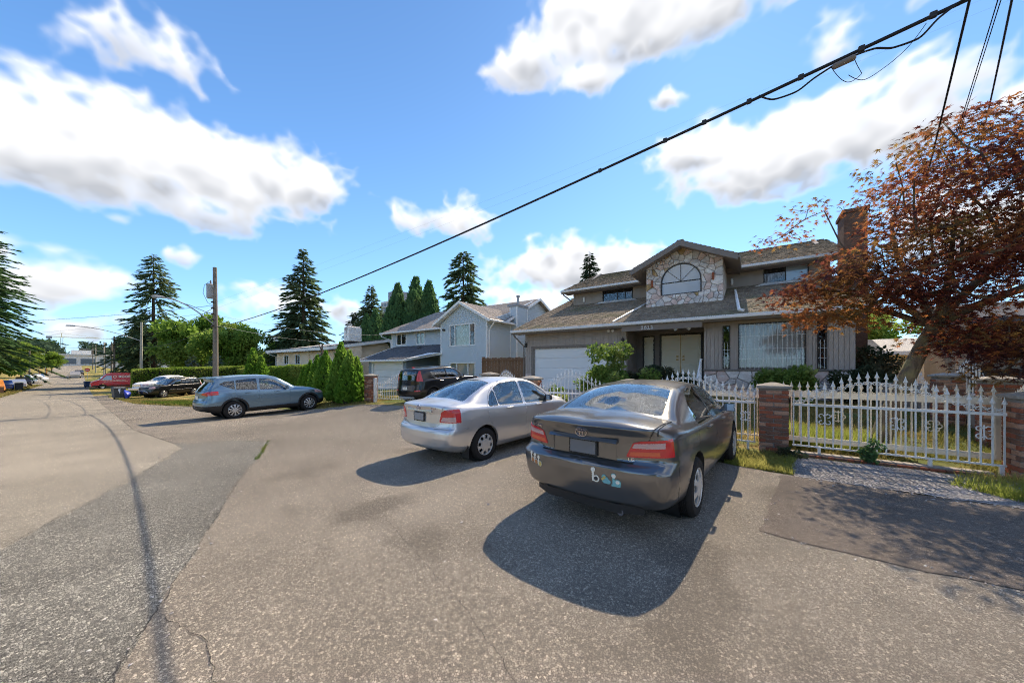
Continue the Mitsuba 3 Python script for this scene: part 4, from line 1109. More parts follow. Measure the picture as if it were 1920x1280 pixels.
for i in range(9):
    for j in range(5):
        c_ = np.array([3.15 + j * .26, 14.58, -.1 + i * .14])
        part(ret, 'stone', hull(c_ + rr.uniform(-1, 1, (14, 3)) * [.125, .05, .068]), 'stone_mortar')

# brown board fence between the houses
W = thing('wood_fence', 'brown board fence filling the gap beside the garage', 'fence')
for i in range(15):
    x = -13.35 + i * .205
    part(W, 'plank', cham(x, x + .19, 15.98, 16.0, .35, 2.18 + .02 * math.sin(i * 2.3), .004), 'fence_wood')
part(W, 'rail', cat([bx(-13.4, -10.3, 15.90, 15.975, 2.0, 2.09), bx(-13.4, -10.3, 16.01, 16.06, .6, .69)]), 'fence_wood')
part(W, 'post', bx(-13.5, -13.36, 15.95, 16.09, .2, 2.25), 'fence_wood')

# ------------------------------------------------------------------ vehicles
# car frame: x from the rear bumper (0) to the nose (L), y to the left, z up from the ground
def man(m):
    """Manifold of a mesh; its smooth normals ride along as vertex properties through every cut."""
    v, f = m if isinstance(m, tuple) else (m.vertices, m.faces)
    v, f = np.asarray(v, float), np.asarray(f)
    n = np.zeros_like(v); c = np.cross(v[f[:, 1]] - v[f[:, 0]], v[f[:, 2]] - v[f[:, 0]])
    for k in range(3):
        np.add.at(n, f[:, k], c)
    return m3.Manifold(m3.Mesh(np.hstack([v, unit(n)]).astype(np.float32), f.astype(np.uint32)))


def unman(m, want=None):
    """(mesh with split corners, normals): the carried normal where a face comes from the smooth body, else its own."""
    q = m.to_mesh()
    vp, f = np.array(q.vert_properties, float), np.array(q.tri_verts)
    v = vp[:, :3]
    fn = np.cross(v[f[:, 1]] - v[f[:, 0]], v[f[:, 2]] - v[f[:, 0]])
    ok = np.linalg.norm(fn, axis=1) > 1e-9
    f, fn = f[ok], unit(fn[ok])
    if want is not None:
        ok = fn @ np.asarray(want, float) > .12
        f, fn = f[ok], fn[ok]
    cn = np.repeat(fn[:, None], 3, 1)
    if vp.shape[1] >= 6:
        pn = vp[:, 3:6][f]
        has = (np.linalg.norm(pn, axis=2) > .5).all(1)
        pn = unit(pn)
        s = np.sign((pn * fn[:, None]).sum(2, keepdims=True)); s[s == 0] = 1
        pn = pn * s
        has &= ((pn * fn[:, None]).sum(2) > .45).all(1)
        cn[has] = pn[has]
    return (v[f].reshape(-1, 3), np.arange(len(f) * 3).reshape(-1, 3)), cn.reshape(-1, 3)


def cut_part(parent, name, m, bs, to, label=None):
    """A part from a cut solid (mesh, normals)."""
    (v, f), n = m
    if not len(f):
        return None
    d = {'type': 'ply', 'filename': meshkit.write_ply((v, f), normals=n), 'face_normals': False}
    return part(parent, name, d, bs, to=to, label=label)


def prism(poly, a, b, axis):
    """Manifold prism of a polygon: axis 'y' drawn in (x, z), 'x' drawn in (y, z), 'z' drawn in (x, y)."""
    out = m3.Manifold()
    for g in getattr(poly, 'geoms', [poly]):
        if g.geom_type != 'Polygon' or g.is_empty:
            continue
        cs = m3.CrossSection([np.array(r.coords)[:-1] for r in [g.exterior] + list(g.interiors)], m3.FillRule.EvenOdd)
        out = out + m3.Manifold.extrude(cs, b - a).translate((0, 0, a))
    if axis == 'z':
        return out
    if axis == 'y':      # (x, z, y)
        return out.transform(np.array([[1, 0, 0, 0], [0, 0, 1, 0], [0, 1, 0, 0]], np.float32)) if False else out.rotate((90, 0, 0)).mirror((0, 1, 0))
    return out.rotate((90, 0, 0)).rotate((0, 0, 90))     # x' from z, y' from x, z' from y


def rounded(pts, r):
    return Polygon(pts).buffer(-r, join_style=1).buffer(r, quad_segs=4)


def spl(knots, sm=.03):
    k = np.array(knots, float)
    f = PchipInterpolator(k[:, 0], k[:, 1], extrapolate=True)
    g = np.linspace(-.3, k[-1, 0] + .3, 1400)
    v = f(np.clip(g, k[0, 0], k[-1, 0]))
    w = np.exp(-.5 * (np.arange(-60, 61) * (g[1] - g[0]) / sm) ** 2)
    vp = np.pad(v, 60, mode='edge')
    v = np.convolve(vp, w / w.sum(), 'valid')
    return lambda x: np.interp(x, g, v)


def section(pts, rad, bulge, counts, nf=6):
    """Half section: straight runs between rounded corners, evenly numbered points so that sections loft into clean surfaces."""
    pts = np.asarray(pts, float)
    out = []
    n = len(pts)
    ends = []
    for i in range(n):
        if i in (0, n - 1):
            ends.append((pts[i], pts[i])); continue
        a, b = pts[i - 1] - pts[i], pts[i + 1] - pts[i]
        la, lb = np.linalg.norm(a), np.linalg.norm(b)
        t = min(rad[i], .48 * la, .48 * lb)
        ends.append((pts[i] + a / (la + 1e-9) * t, pts[i] + b / (lb + 1e-9) * t))
    for i in range(n):
        p, q = ends[i]
        if 0 < i < n - 1:
            t = np.linspace(0, 1, nf)[:, None]
            out.append((1 - t) ** 2 * p + 2 * t * (1 - t) * pts[i] + t ** 2 * q)
        elif i == 0:
            out.append(p[None])
        if i < n - 1:
            s, e = q, ends[i + 1][0]
            t = (np.arange(1, counts[i]) / counts[i])[:, None]
            d = e - s
            nrm = np.array([d[1], -d[0]]) / (np.linalg.norm(d) + 1e-9)
            out.append(s + d * t + nrm * (4 * t * (1 - t)) * bulge[i] * np.linalg.norm(d))
            if i + 1 == n - 1:
                out.append(e[None])
    return np.vstack(out)


def loft(c):
    """The closed body surface of a car from its parameter curves."""
    L = c['L']
    F = {k: spl(v, c.get('sm', {}).get(k, .035)) for k, v in c['curves'].items()}
    R = .09
    d = np.concatenate([R * (1 - np.cos(np.linspace(0, np.pi / 2, 9))), np.arange(R + .03, L - R, .036), L - R + R * np.sin(np.linspace(0, np.pi / 2, 9))])
    d = np.unique(np.round(d, 4))
    rings = []
    for x in d:
        g = {k: float(f(x)) for k, f in F.items()}
        e = min(x, L - x)
        ins = R - math.sqrt(max(R * R - max(R - e, 0) ** 2, 0))
        pts = [(0, g['zb']), (g['w1'] - .10, g['zb']), (g['w1'], g['zb'] + .10), (g['w2'], g['z2']), (g['w3'], g['z3']), (g['w4'], g['z4']), (g['w5'], g['z5']), (0, g['zt'])]
        h = section(pts, [0, .06, .05, .22, c.get('r4', .045), c.get('r5', .03), c.get('r6', .09), 0], [0, 0, .01, .018, .012, .02, c.get('bt', .03), c.get('bc', .0)], [5, 2, 5, 7, 4, 9, 3 + 0, 1][:7] if False else [5, 2, 6, 7, 4, 9, 12])
        if ins > 0:
            zc = (g['zb'] + g['zt']) / 2
            h = np.column_stack([np.maximum(h[:, 0] - ins * np.clip(h[:, 0] / .3, 0, 1), 0), zc + (h[:, 1] - zc) * (1 - ins / max(g['zt'] - zc, .05) * .6)])
        rings.append(h)
    rings = np.array(rings)                       # stations x half points x (y, z)
    full = np.concatenate([rings, rings[:, -2:0:-1] * [-1, 1]], axis=1)
    ns, m = full.shape[:2]

    def shift(x, y, z):
        rr, ff = c['rear'], c['front']
        a = np.interp(z, *zip(*rr)) + c.get('rk', .17) * y * y + c.get('rk4', .12) * y ** 4
        b = np.interp(z, *zip(*ff)) + c.get('fk', .22) * y * y + c.get('fk4', .25) * y ** 4
        wa, wb = np.clip(1 - x / c.get('rr', .8), 0, 1) ** 1.5, np.clip(1 - (L - x) / c.get('fr', .9), 0, 1) ** 1.5
        return x + a * wa - b * wb
    V = []
    for k in range(ns):
        y, z = full[k, :, 0], full[k, :, 1]
        V.append(np.column_stack([shift(d[k], y, z), y, z]))
    V = np.vstack(V)
    i, j = np.meshgrid(np.arange(ns - 1), np.arange(m), indexing='ij')
    a0, a1 = i * m + j, i * m + (j + 1) % m
    f = [np.stack([a0, a0 + m, a1 + m], -1).reshape(-1, 3), np.stack([a0, a1 + m, a1], -1).reshape(-1, 3)]
    n = len(V)
    extra = []
    for k, flip in ((0, False), (ns - 1, True)):
        ring = full[k]
        cz = (ring[:, 1].min() + ring[:, 1].max()) / 2
        prev = np.arange(m) + k * m
        nr = 26
        for q in range(1, nr):
            s = 1 - q / nr
            y, z = ring[:, 0] * s, cz + (ring[:, 1] - cz) * s
            extra.append(np.column_stack([shift(np.full(m, d[k]), y, z), y, z]))
            cur = n + np.arange(m); n += m
            jj, j1 = np.arange(m), (np.arange(m) + 1) % m
            t = np.vstack([np.stack([prev[jj], prev[j1], cur[j1]], 1), np.stack([prev[jj], cur[j1], cur[jj]], 1)])
            f.append(t if not flip else t[:, ::-1])
            prev = cur
        extra.append(np.array([[shift(d[k], 0.0, cz), 0, cz]])); t = np.stack([prev, np.roll(prev, -1), np.full(m, n)], 1); n += 1
        f.append(t if not flip else t[:, ::-1])
    V = np.vstack([V] + extra); f = np.vstack(f)
    if trimesh.Trimesh(V, f, process=False).volume < 0:
        f = f[:, ::-1]
    return V, f


def offset(m, h):
    t = trimesh.Trimesh(*m, process=False)
    return np.array(m[0]) + t.vertex_normals * h, m[1]


def wheel(parent, name, c, r, w, style, mats, to, tyre='rubber'):
    """Tyre and rim as parts; wheel axis along y, outer face towards +y."""
    rr = c['rim']
    k = part(parent, name, lathe([(rr - .01, -w / 2 + .01), (rr + .02, -w / 2), (r - .035, -w / 2 + .004), (r - .008, -w / 2 + .03), (r, -w / 2 + .055)] + [q for i in range(5) for q in ((r, -w / 2 + .06 + i * (w - .12) / 5 + .004), (r - .007, -w / 2 + .06 + i * (w - .12) / 5 + .007), (r - .007, -w / 2 + .06 + i * (w - .12) / 5 + .013), (r, -w / 2 + .06 + i * (w - .12) / 5 + .016))] + [(r, w / 2 - .055), (r - .008, w / 2 - .03), (r - .035, w / 2 - .004), (rr + .02, w / 2), (rr - .01, w / 2 - .01), (rr - .015, w / 2 - .09)], 48, 'y'), tyre, 35, to)
    o = w / 2
    face = Point(0, 0).buffer(rr - .002, quad_segs=16)
    if style == 'cap7' or style == 'cap8':
        n = 7 if style == 'cap7' else 8
        holes = []
        for i in range(n):
            h = sbox(rr * .60, -.024, rr * .86, .024).buffer(.006) if n == 8 else Polygon([(rr * .50, -.016), (rr * .84, -.036), (rr * .84, .036), (rr * .50, .016)]).buffer(.01)
            holes.append(affinity.rotate(h, 360 / n * i + 10, origin=(0, 0)))
        face = face.difference(unary_union(holes))
    else:
        n = 10 if style == 'spoke10' else 5
        holes = []
        for i in range(n):
            a = math.radians(360 / n * i)
            wd = math.pi / n
            k1 = .56 if n == 10 else .66
            pts = [(rr * .34 * math.cos(a + s * wd * .35), rr * .34 * math.sin(a + s * wd * .35)) for s in (-1, 1)] + [(rr * .90 * math.cos(a + s * wd * k1), rr * .90 * math.sin(a + s * wd * k1)) for s in (1, .5, 0, -.5, -1)]
            holes.append(Polygon(pts).buffer(-.008).buffer(.008))
        face = face.difference(unary_union(holes))
    m = extrude(face, .018)
    t = trimesh.Trimesh(*m, process=False)
    v, f = trimesh.remesh.subdivide_to_size(m[0], m[1], .03)
    q = np.hypot(v[:, 0], v[:, 1]) / rr
    dome = .022 * (1 - q ** 2) - .03 * np.exp(-((q - .97) / .06) ** 2)
    v = np.column_stack([v[:, 0], v[:, 2] + o - .03 + dome, v[:, 1]])
    part(k, 'hubcap' if 'cap' in style else 'rim', cat([(v, f[:, ::-1]), lathe([(rr, o - .012), (rr - .012, o - .004), (rr - .02, o - .014), (rr - .02, -w * .3)], 40, 'y'), lathe([(0, o + .004), (.028, o + .003), (.034, o - .008)], 16, 'y')]), mats, 30, to)
    part(k, 'brake_drum', lathe([(0, o - .075), (rr * .62, o - .075), (rr * .62, -o), (0, -o)], 24, 'y'), 'interior_dark', 30, to)


def car(name, label, group, c, loc, rz):
    """Builds one vehicle from its parameters; everything is placed with the same matrix."""
    K = thing(name, label, c['cat'], group)
    ux, uy = math.cos(rz), math.sin(rz)
    za, zb_ = (Z(loc[0] + ux * (w - c['L'] / 2), loc[1] + uy * (w - c['L'] / 2)) for w in (c['wr'], c['wf']))
    sl = (zb_ - za) / (c['wf'] - c['wr'])
    loc = (loc[0], loc[1], za + sl * (c['L'] / 2 - c['wr']) + loc[2])
    M = T().translate(list(loc)).rotate([0, 0, 1], math.degrees(rz)).rotate([0, 1, 0], -math.degrees(math.atan(sl))).scale([1, c.get('wide', 1.0), 1]).translate([-c['L'] / 2, 0, 0])
    body = loft(c)
    B0 = man(body)
    o4, o8, o14 = man(offset(body, -.004)), man(offset(body, -.009)), man(offset(body, -.016))
    o45, o52 = man(offset(body, -.045)), man(offset(body, -.052))
    L = c['L']
    big_ = m3.Manifold.cube((L + 2, 4, 4)).translate((-1, -2, c['floor']))
    cab = big_ ^ m3.Manifold.cube((c['cabin'][1] - c['cabin'][0], 4, 4)).translate((c['cabin'][0], -2, 0))
    void = o45 ^ cab
    solid = B0 - void
    lining = (o45 - o52) ^ cab
    glass = []
    for g in c['glass']:
        poly = g['poly'] if isinstance(g['poly'], Polygon) else rounded(g['poly'], g.get('r', .02))
        for s in ((1, -1) if g['axis'] == 'y' else (1,)):
            a, b = g['span']
            pr = prism(poly, a, b, g['axis'])
            if s < 0:
                pr = pr.mirror((0, 1, 0))
            solid = solid - pr; lining = lining - pr
            seal = prism(poly.buffer(.012), a, b, g['axis']) if g.get('seal', 1) else None
            want = {'y': (0, s, .25), 'x': (g.get('dir', -1), 0, .2), 'z': (0, 0, 1)}[g['axis']]
            sheet_ = unman(o4 ^ pr, want)
            glass.append((g, s, sheet_))
            if seal is not None:
                if s < 0:
                    seal = seal.mirror((0, 1, 0))
                sl = (o4 - o14) ^ (seal - pr)
                solid = solid - (seal ^ (B0 - o14))
                glass.append(({'name': 'window_seal', 'mat': 'black_plastic', 'solid': True}, s, unman(sl)))
    for (wx, wr) in ((c['wr'], c['arch']), (c['wf'], c['arch'])):
        for s in (1, -1):
            cy = m3.Manifold.cylinder(.5, wr, wr, 48).rotate((90, 0, 0)).translate((wx, s * .80 + .25, c['rad'] + .015))
            solid = solid - cy
    shell = B0 - man(offset(body, -.012))
    for ln_ in c.get('seams', ()):
        ls = LineString(ln_['pts']).buffer(ln_.get('w', .0035) * 1.5, cap_style=2)
        if ls.geom_type != 'Polygon':
            continue
        for s in ((1, -1) if ln_['axis'] == 'y' else (1,)):
            pr = prism(ls, *ln_['span'], ln_['axis'])
            solid = solid - ((pr if s > 0 else pr.mirror((0, 1, 0))) ^ shell)
    lamps = []
    for lm in c.get('lamps', ()):
        poly = rounded(lm['poly'], lm.get('r', .01))
        pr = prism(poly, *lm['span'], lm['axis'])
        for s in (1, -1):
            p_ = pr if s > 0 else pr.mirror((0, 1, 0))
            p_ = p_ ^ m3.Manifold.cube((4, 2, 4)).translate((lm.get('xmin', -1), lm.get('ymin', .02) if s > 0 else -2 - lm.get('ymin', .02), -1)) ^ m3.Manifold.cube((lm.get('xmax', 99) + 1, 4, 4)).translate((-1, -2, -1))
            out = man(offset(body, lm.get('proud', .006)))
            lamps.append((lm, unman((out - o14) ^ p_)))
            if lm.get('cut', 1):
                solid = solid - (p_ ^ (B0 - o14))
    for cut in c.get('cuts', ()):
        solid = solid - cut
    cut_part(K, 'body', unman(solid), c['paint'], M)
    cut_part(K, 'cabin', unman(lining), c.get('trim', 'cabin_grey'), M)
    for g, s, m in glass:
        cut_part(K, g['name'], m, g['mat'], M)
    for lm, m in lamps:
        cut_part(K, lm['name'], m, lm['mat'], M)
    for cl in c.get('clad', ()):
        reg = prism(unary_union([q if isinstance(q, Polygon) else Polygon(q) for q in cl['polys']]), 0.05, 1.3, 'y')
        reg = reg + reg.mirror((0, 1, 0))
        for (wx, wr) in ((c['wr'], c['arch']), (c['wf'], c['arch'])):
            for s in (1, -1):
                reg = reg - m3.Manifold.cylinder(.6, wr, wr, 48).rotate((90, 0, 0)).translate((wx, s * .80 + .3, c['rad'] + .015))
        cut_part(K, cl['name'], unman((man(offset(body, cl.get('proud', .008))) - o14) ^ reg), cl['mat'], M)
    # wheel wells, wheels
    for (wx, end) in ((c['wr'], 'rear'), (c['wf'], 'front')):
        for s in (1, -1):
            part(K, 'wheel_well', cat([(lambda q: (q[0] + [wx, s * .5 if s > 0 else -.5, c['rad'] + .015], q[1]))(lathe([(0, -.03), (c['arch'] - .004, -.03), (c['arch'] - .004, .28)] if s > 0 else [(c['arch'] - .004, -.28), (c['arch'] - .004, .03), (0, .03)], 40, 'y'))]), 'interior_dark', 30, M)
            wm = M @ T().translate([wx, s * (c['track'] / 2), c['rad']]) @ (T() if s > 0 else T().rotate([0, 0, 1], 180)) @ T().rotate([0, 1, 0], 20 + 31 * s + 13 * wx)
            wheel(K, 'wheel', c, c['rad'], c['tw'], c['rimstyle'], c['rimmat'], wm)
    # seats, wheel
    for (sx, n) in ((c['seat'][0], 2), (c['seat'][1], 3)):
        for i in range(n):
            y = (-.36, .36)[i] if n == 2 else (-.42, 0, .42)[i]
            z0, hs = c['floor'] - .06, c['seath'][0 if n == 2 else 1]
            part(K, 'seat', cat([hull([(sx + a, y + b * .21, z0 + q * hs) for a, q in ((0, .02), (.13, .02), (-.14, .46), (-.03, .46), (-.10, .52)) for b in (-1, 1)]), hull([(sx - .15 + a, y + b * .11, z0 + .52 * hs + q) for a, q in ((0, .03), (.08, .03), (-.02, .16), (.05, .16)) for b in (-1, 1)])]), 'seat_grey', 50, M)
    sw = c['seat'][0] + .52
    part(K, 'steering_wheel', cat([tube([(sw - .08 * math.sin(t), .37 + .18 * math.cos(t), c['floor'] + .17 + .16 * math.sin(t)) for t in np.linspace(0, 2 * np.pi, 25)], .014, 8, False), tube([(sw, .37, c['floor'] + .17), (sw + .3, .37, c['floor'] + .05)], .03, 6), tube([(sw, .2, c['floor'] + .17), (sw, .54, c['floor'] + .17)], .014, 6)]), 'black_plastic', 40, M)
    part(K, 'dashboard', hull([(sw + .12 + a, b, c['floor'] + q) for a, q in ((0, -.02), (.05, .13), (.35, .17), (.6, .10), (.6, -.02)) for b in (-.62, .62)]), 'cabin_grey', 40, M)
    # mirrors and handles
    mx, my, mz = c['mirror']
    for s in (1, -1):
        k = part(K, 'mirror', hull([(mx + a, s * (my + b), mz + q) for a, b, q in ((-.05, .04, -.055), (-.055, .18, -.05), (-.05, .04, .065), (-.05, .165, .07), (.06, .05, -.045), (.05, .155, -.04), (.05, .06, .055), (.04, .15, .055), (.03, -.04, -.05), (-.02, -.04, -.05))]), c.get('mirror_paint', c['paint']), 45, M)
        part(k, 'mirror_glass', (np.array([[mx - .057, s * (my + .07), mz - .04], [mx - .060, s * (my + .165), mz - .04], [mx - .057, s * (my + .155), mz + .055], [mx - .055, s * (my + .07), mz + .055]]), np.array([[0, 1, 2], [0, 2, 3]])), 'pane_sky_tint', False, M)
        for (hx, hy, hz) in c['handles']:
            part(K, 'door_handle', cat([cham(hx - .095, hx + .095, s * hy + (.012 if s > 0 else -.045), s * hy + (.045 if s > 0 else -.012), hz - .016, hz + .016, .008), cham(hx - .095, hx - .06, s * hy - .03, s * hy + .03, hz - .016, hz + .016, .006), cham(hx + .06, hx + .095, s * hy - .03, s * hy + .03, hz - .016, hz + .016, .006)]), c.get('handle_mat', c['paint']), False, M)
    return K, M, body, B0


def on_rear(body, y, z):
    """x of the rear surface at (y, z)."""
    t = trimesh.Trimesh(*body, process=False)
    loc, _, _ = t.ray.intersects_location([[-1, y, z]], [[1, 0, 0]], multiple_hits=False)
    return float(loc[0][0])


def stick(K, M, body, name, mesh2d, y, z, matn, proud=.004, label=None, tilt=None, smooth=False):
    """Lays a flat mesh drawn in (right, up, out) as seen from behind onto the rear surface round (y, z)."""
    v, f = mesh2d
    t = trimesh.Trimesh(*body, process=False)
    yy, zz = y - v[:, 0], z + v[:, 1]
    loc, ir, _ = t.ray.intersects_location(np.column_stack([np.full(len(v), -1.0), yy, zz]), np.tile([1.0, 0, 0], (len(v), 1)), multiple_hits=False)
    x = np.full(len(v), loc[:, 0].mean()); x[ir] = loc[:, 0]
    return part(K, name, (np.column_stack([x - proud - v[:, 2], yy, zz]), f), matn, smooth, M, label)


def flat(poly, th=.003):
    return extrude(poly, th)


def ringed(rx, ry, w):
    o = affinity.scale(Point(0, 0).buffer(1, quad_segs=12), rx, ry); i = affinity.scale(Point(0, 0).buffer(1, quad_segs=12), rx - w, ry - w)
    return o.difference(i)


SEDAN_REAR = [(.18, .13), (.28, .05), (.36, .012), (.48, 0), (.60, -.01), (.675, -.008), (.70, .015), (.712, .085), (.75, .095), (.90, .09), (.98, .075), (1.02, .055), (1.05, .035), (1.15, .12), (1.5, .12)]
CAM = dict(wide=.975, cat='car', seath=(.88, .62), L=4.80, paint='paint_charcoal', rear=SEDAN_REAR, front=[(.18, .12), (.3, .02), (.5, 0), (.62, .03), (.8, .14), (1.2, .3)],
           curves=dict(
               zb=[(0, .32), (.35, .24), (1.2, .20), (3.6, .19), (4.5, .20), (4.8, .26)],
               w1=[(0, .80), (.4, .845), (1, .865), (3.8, .865), (4.4, .83), (4.8, .70)],
               w2=[(0, .84), (.25, .885), (.8, .91), (3.9, .905), (4.45, .86), (4.8, .72)], z2=[(0, .56), (1, .56), (4.8, .50)],
               w3=[(0, .80), (.3, .855), (.9, .882), (2.4, .885), (3.9, .872), (4.45, .82), (4.8, .68)], z3=[(0, .945), (.5, .96), (1.2, .945), (2.4, .915), (3.6, .885), (4.3, .80), (4.8, .64)],
               w4=[(0, .745), (.3, .80), (.9, .825), (2.4, .83), (3.7, .815), (4.3, .76), (4.8, .64)], z4=[(0, 1.015), (.4, 1.03), (.9, 1.01), (2.4, .965), (3.5, .935), (4.2, .85), (4.8, .68)],
               w5=[(0, .70), (.45, .735), (.75, .70), (1.2, .625), (1.8, .575), (2.5, .575), (3.0, .61), (3.5, .70), (3.9, .70), (4.8, .56)],
               z5=[(0, 1.055), (.35, 1.075), (.62, 1.085), (.85, 1.165), (1.2, 1.278), (1.6, 1.368), (2.1, 1.396), (2.55, 1.377), (2.9, 1.31), (3.3, 1.13), (3.6, .985), (3.9, .945), (4.4, .84), (4.8, .70)],
               zt=[(0, 1.085), (.3, 1.105), (.62, 1.115), (.72, 1.132), (1.2, 1.32), (1.55, 1.405), (2.05, 1.438), (2.5, 1.425), (2.85, 1.377), (3.35, 1.15), (3.66, 1.005), (3.9, .975), (4.4, .87), (4.8, .72)]),
           floor=.72, cabin=(.95, 3.55), wr=1.075, wf=3.85, rad=.325, arch=.375, track=1.60, tw=.215, rim=.215, rimstyle='cap7', rimmat='hubcap', seat=(2.35, 1.45), mirror=(3.12, .83, 1.0),
           handles=((1.72, .885, .905), (2.72, .882, .885)), trim='seat_grey',
           glass=[dict(name='rear_windshield', poly=[(.70, -.62), (.735, .0), (.70, .62), (1.1, .57), (1.50, .50), (1.53, 0), (1.50, -.50), (1.1, -.57)], span=(1.06, 2), axis='z', mat='car_glass', r=.05),
                  dict(name='windshield', poly=[(3.56, -.64), (3.63, 0), (3.56, .64), (2.96, .54), (2.92, 0), (2.96, -.54)], span=(.9, 2), axis='z', mat='car_glass', r=.04),
                  dict(name='door_window', poly=[(1.36, .965), (1.36, 1.12), (1.62, 1.31), (1.95, 1.357), (2.18, 1.362), (2.20, .955)], span=(.3, 1.2), axis='y', mat='car_glass', r=.025),
                  dict(name='door_window', poly=[(2.28, .95), (2.26, 1.362), (2.55, 1.343), (2.85, 1.262), (3.15, 1.11), (3.32, .985), (3.30, .93)], span=(.3, 1.2), axis='y', mat='car_glass', r=.025),
                  ],
           seams=[dict(pts=[(2.23, .30), (2.235, .92), (2.225, 1.42)], span=(.3, 1.2), axis='y'), dict(pts=[(1.32, .42), (1.22, .60), (1.18, .80), (1.22, 1.0), (1.36, 1.2)], span=(.3, 1.2), axis='y'), dict(pts=[(3.34, .30), (3.36, .70), (3.40, .93)], span=(.3, 1.2), axis='y'),
                  dict(pts=[(1.32, .42), (1.45, .30), (3.34, .30)], span=(.3, 1.2), axis='y'), dict(pts=[(.5, .30), (.42, .45), (.38, .70)], span=(.4, 1.2), axis='y'),
                  dict(pts=[(-.72, 1.08), (-.665, .95), (-.60, .80), (-.54, .745), (-.40, .735), (.40, .735), (.54, .745), (.60, .80), (.665, .95), (.72, 1.08)], span=(-1, .5), axis='x', w=.004),
                  dict(pts=[(-.1, .735), (.66, .735)], span=(.99, 1.3), axis='z'), dict(pts=[(-.1, -.735), (.66, -.735)], span=(.99, 1.3), axis='z')],
           lamps=[dict(name='tail_light', poly=[(.455, .775), (.525, .915), (.60, .938), (.99, .975), (.99, .83), (.93, .80)], span=(-1, .62), axis='x', mat='lamp_red', r=.012, xmax=.34),
                  dict(name='tail_light_lens', poly=[(.515, .865), (.538, .908), (.95, .945), (.95, .888), (.70, .872)], span=(-1, .62), axis='x', mat='lamp_clear', r=.006, xmax=.25, proud=.009, cut=0),
                  dict(name='turn_signal', poly=[(.485, .792), (.505, .83), (.80, .845), (.80, .808)], span=(-1, .62), axis='x', mat='lamp_orange', r=.006, xmax=.22, proud=.0085, cut=0),
                  dict(name='headlight', poly=[(.50, .55), (.48, .68), (.78, .78), (.95, .76), (.95, .58)], span=(3.9, 5.2), axis='x', mat='lamp_clear', xmin=4.25)])
CAM['cuts'] = [m3.Manifold.hull(m3.Manifold.batch_boolean([m3.Manifold.cube((.02, .80, .24)).translate((-.0, -.40, .735)), m3.Manifold.cube((.02, .70, .16)).translate((.09, -.35, .765))], m3.OpType.Add)) if False else m3.Manifold.cube((.13, .74, .175), True).translate((.063, 0, .815)), m3.Manifold.cube((.2, 1.06, .012), True).translate((.08, 0, .722))]
sedan, MS, bs, _ = car('parked_car', 'charcoal sedan in front, with letter stickers on its rear bumper', 'cars parked in front of the houses', CAM, (-1.25, 5.60, .014), math.pi / 2 - .082)
# plate recess, plate, emblem, badges, stickers, exhaust of the charcoal sedan
part(sedan, 'plate_recess', cat([bx(.125, .128, -.366, .366, .73, .90)]), 'paint_charcoal', False, MS)
pk = part(sedan, 'license_plate', cat([cham(.102, .116, -.165, .165, .735, .90, .004)]), 'black_plastic', False, MS)
part(pk, 'plate_face', cham(.096, .103, -.148, .148, .750, .882, .003), 'plate_grey', False, MS)
part(sedan, 'trunk_garnish', hull([(x, y, z) for y in (-.39, .39) for x, z in ((.045, .905), (.085, .935), (.11, .90), (.075, .893))]), 'paint_charcoal', 30, MS)
em = unary_union([ringed(.082, .056, .008), affinity.translate(ringed(.026, .052, .007), 0, 0), affinity.translate(ringed(.060, .022, .007), 0, .026)])
stick(sedan, MS, bs, 'emblem', flat(affinity.scale(em, .82, .82, origin=(0, 0)), .009), 0, .968, 'chrome', .004)
q_ = text_on('Camry', .030, .006); stick(sedan, MS, bs, 'badge', (q_[0] + [0, 0, 0], q_[1]), .66, .955, 'chrome', .003)
q_ = text_on('LE', .030, .006); stick(sedan, MS, bs, 'badge', (q_[0] * [1.3, .9, 1], q_[1]), -.475, .744, 'chrome', .003)


def letter_b(s=1.0):
    return affinity.scale(unary_union([sbox(-.032, -.045, -.012, .055), Point(-.022, .055).buffer(.02), Point(.006, -.02).buffer(.03).difference(Point(.006, -.02).buffer(.010))]), s, s, origin=(0, 0))


for i, (yy, m_) in enumerate(((.64, 'sticker_brown'), (.575, 'sticker_brown'), (.51, 'sticker_yellow'))):
    zz = .605 - .012 * i
    k = stick(sedan, MS, bs, 'sticker', flat(letter_b(.92), .002), yy, zz, 'sticker_white', .003)
    stick(sedan, MS, bs, 'sticker', flat(Point(.006, -.02).buffer(.024), .002), yy, zz, m_, .0055)
k = stick(sedan, MS, bs, 'sticker', flat(letter_b(1.12), .002), -.20, .575, 'sticker_white', .003)
stick(sedan, MS, bs, 'sticker', flat(Point(.006, -.022).buffer(.020), .002), -.20, .575, 'sticker_dark', .0055)
stick(sedan, MS, bs, 'sticker', flat(unary_union([Point(0, 0).buffer(.034), Point(.03, -.014).buffer(.022), Point(-.012, .03).buffer(.022)]), .002), -.30, .555, 'sticker_teal', .003)
stick(sedan, MS, bs, 'sticker', flat(unary_union([Point(-.008, .024).buffer(.014), Point(-.026, .006).buffer(.012)]), .002), -.30, .555, 'sticker_yellow', .0055)
stick(sedan, MS, bs, 'sticker', flat(unary_union([affinity.scale(letter_b(1.1), 1, .9), Point(.012, -.012).buffer(.032), sbox(-.045, -.05, .04, -.03)]), .002), -.405, .555, 'sticker_teal', .003)
stick(sedan, MS, bs, 'sticker', flat(unary_union([Point(-.022, .05).buffer(.02), Point(.014, -.006).buffer(.018)]), .002), -.405, .555, 'sticker_white', .0055)
part(sedan, 'bumper_lower', hull([(x, y, z) for y, x in ((-.62, .18), (.62, .18), (-.4, .06), (.4, .06)) for z, q in ((.245, .02), (.33, 0))]), 'black_plastic', 40, MS)
part(sedan, 'exhaust', tube([(.08, -.42, .25), (.5, -.42, .27)], .032, 14), 'chrome', 40, MS)
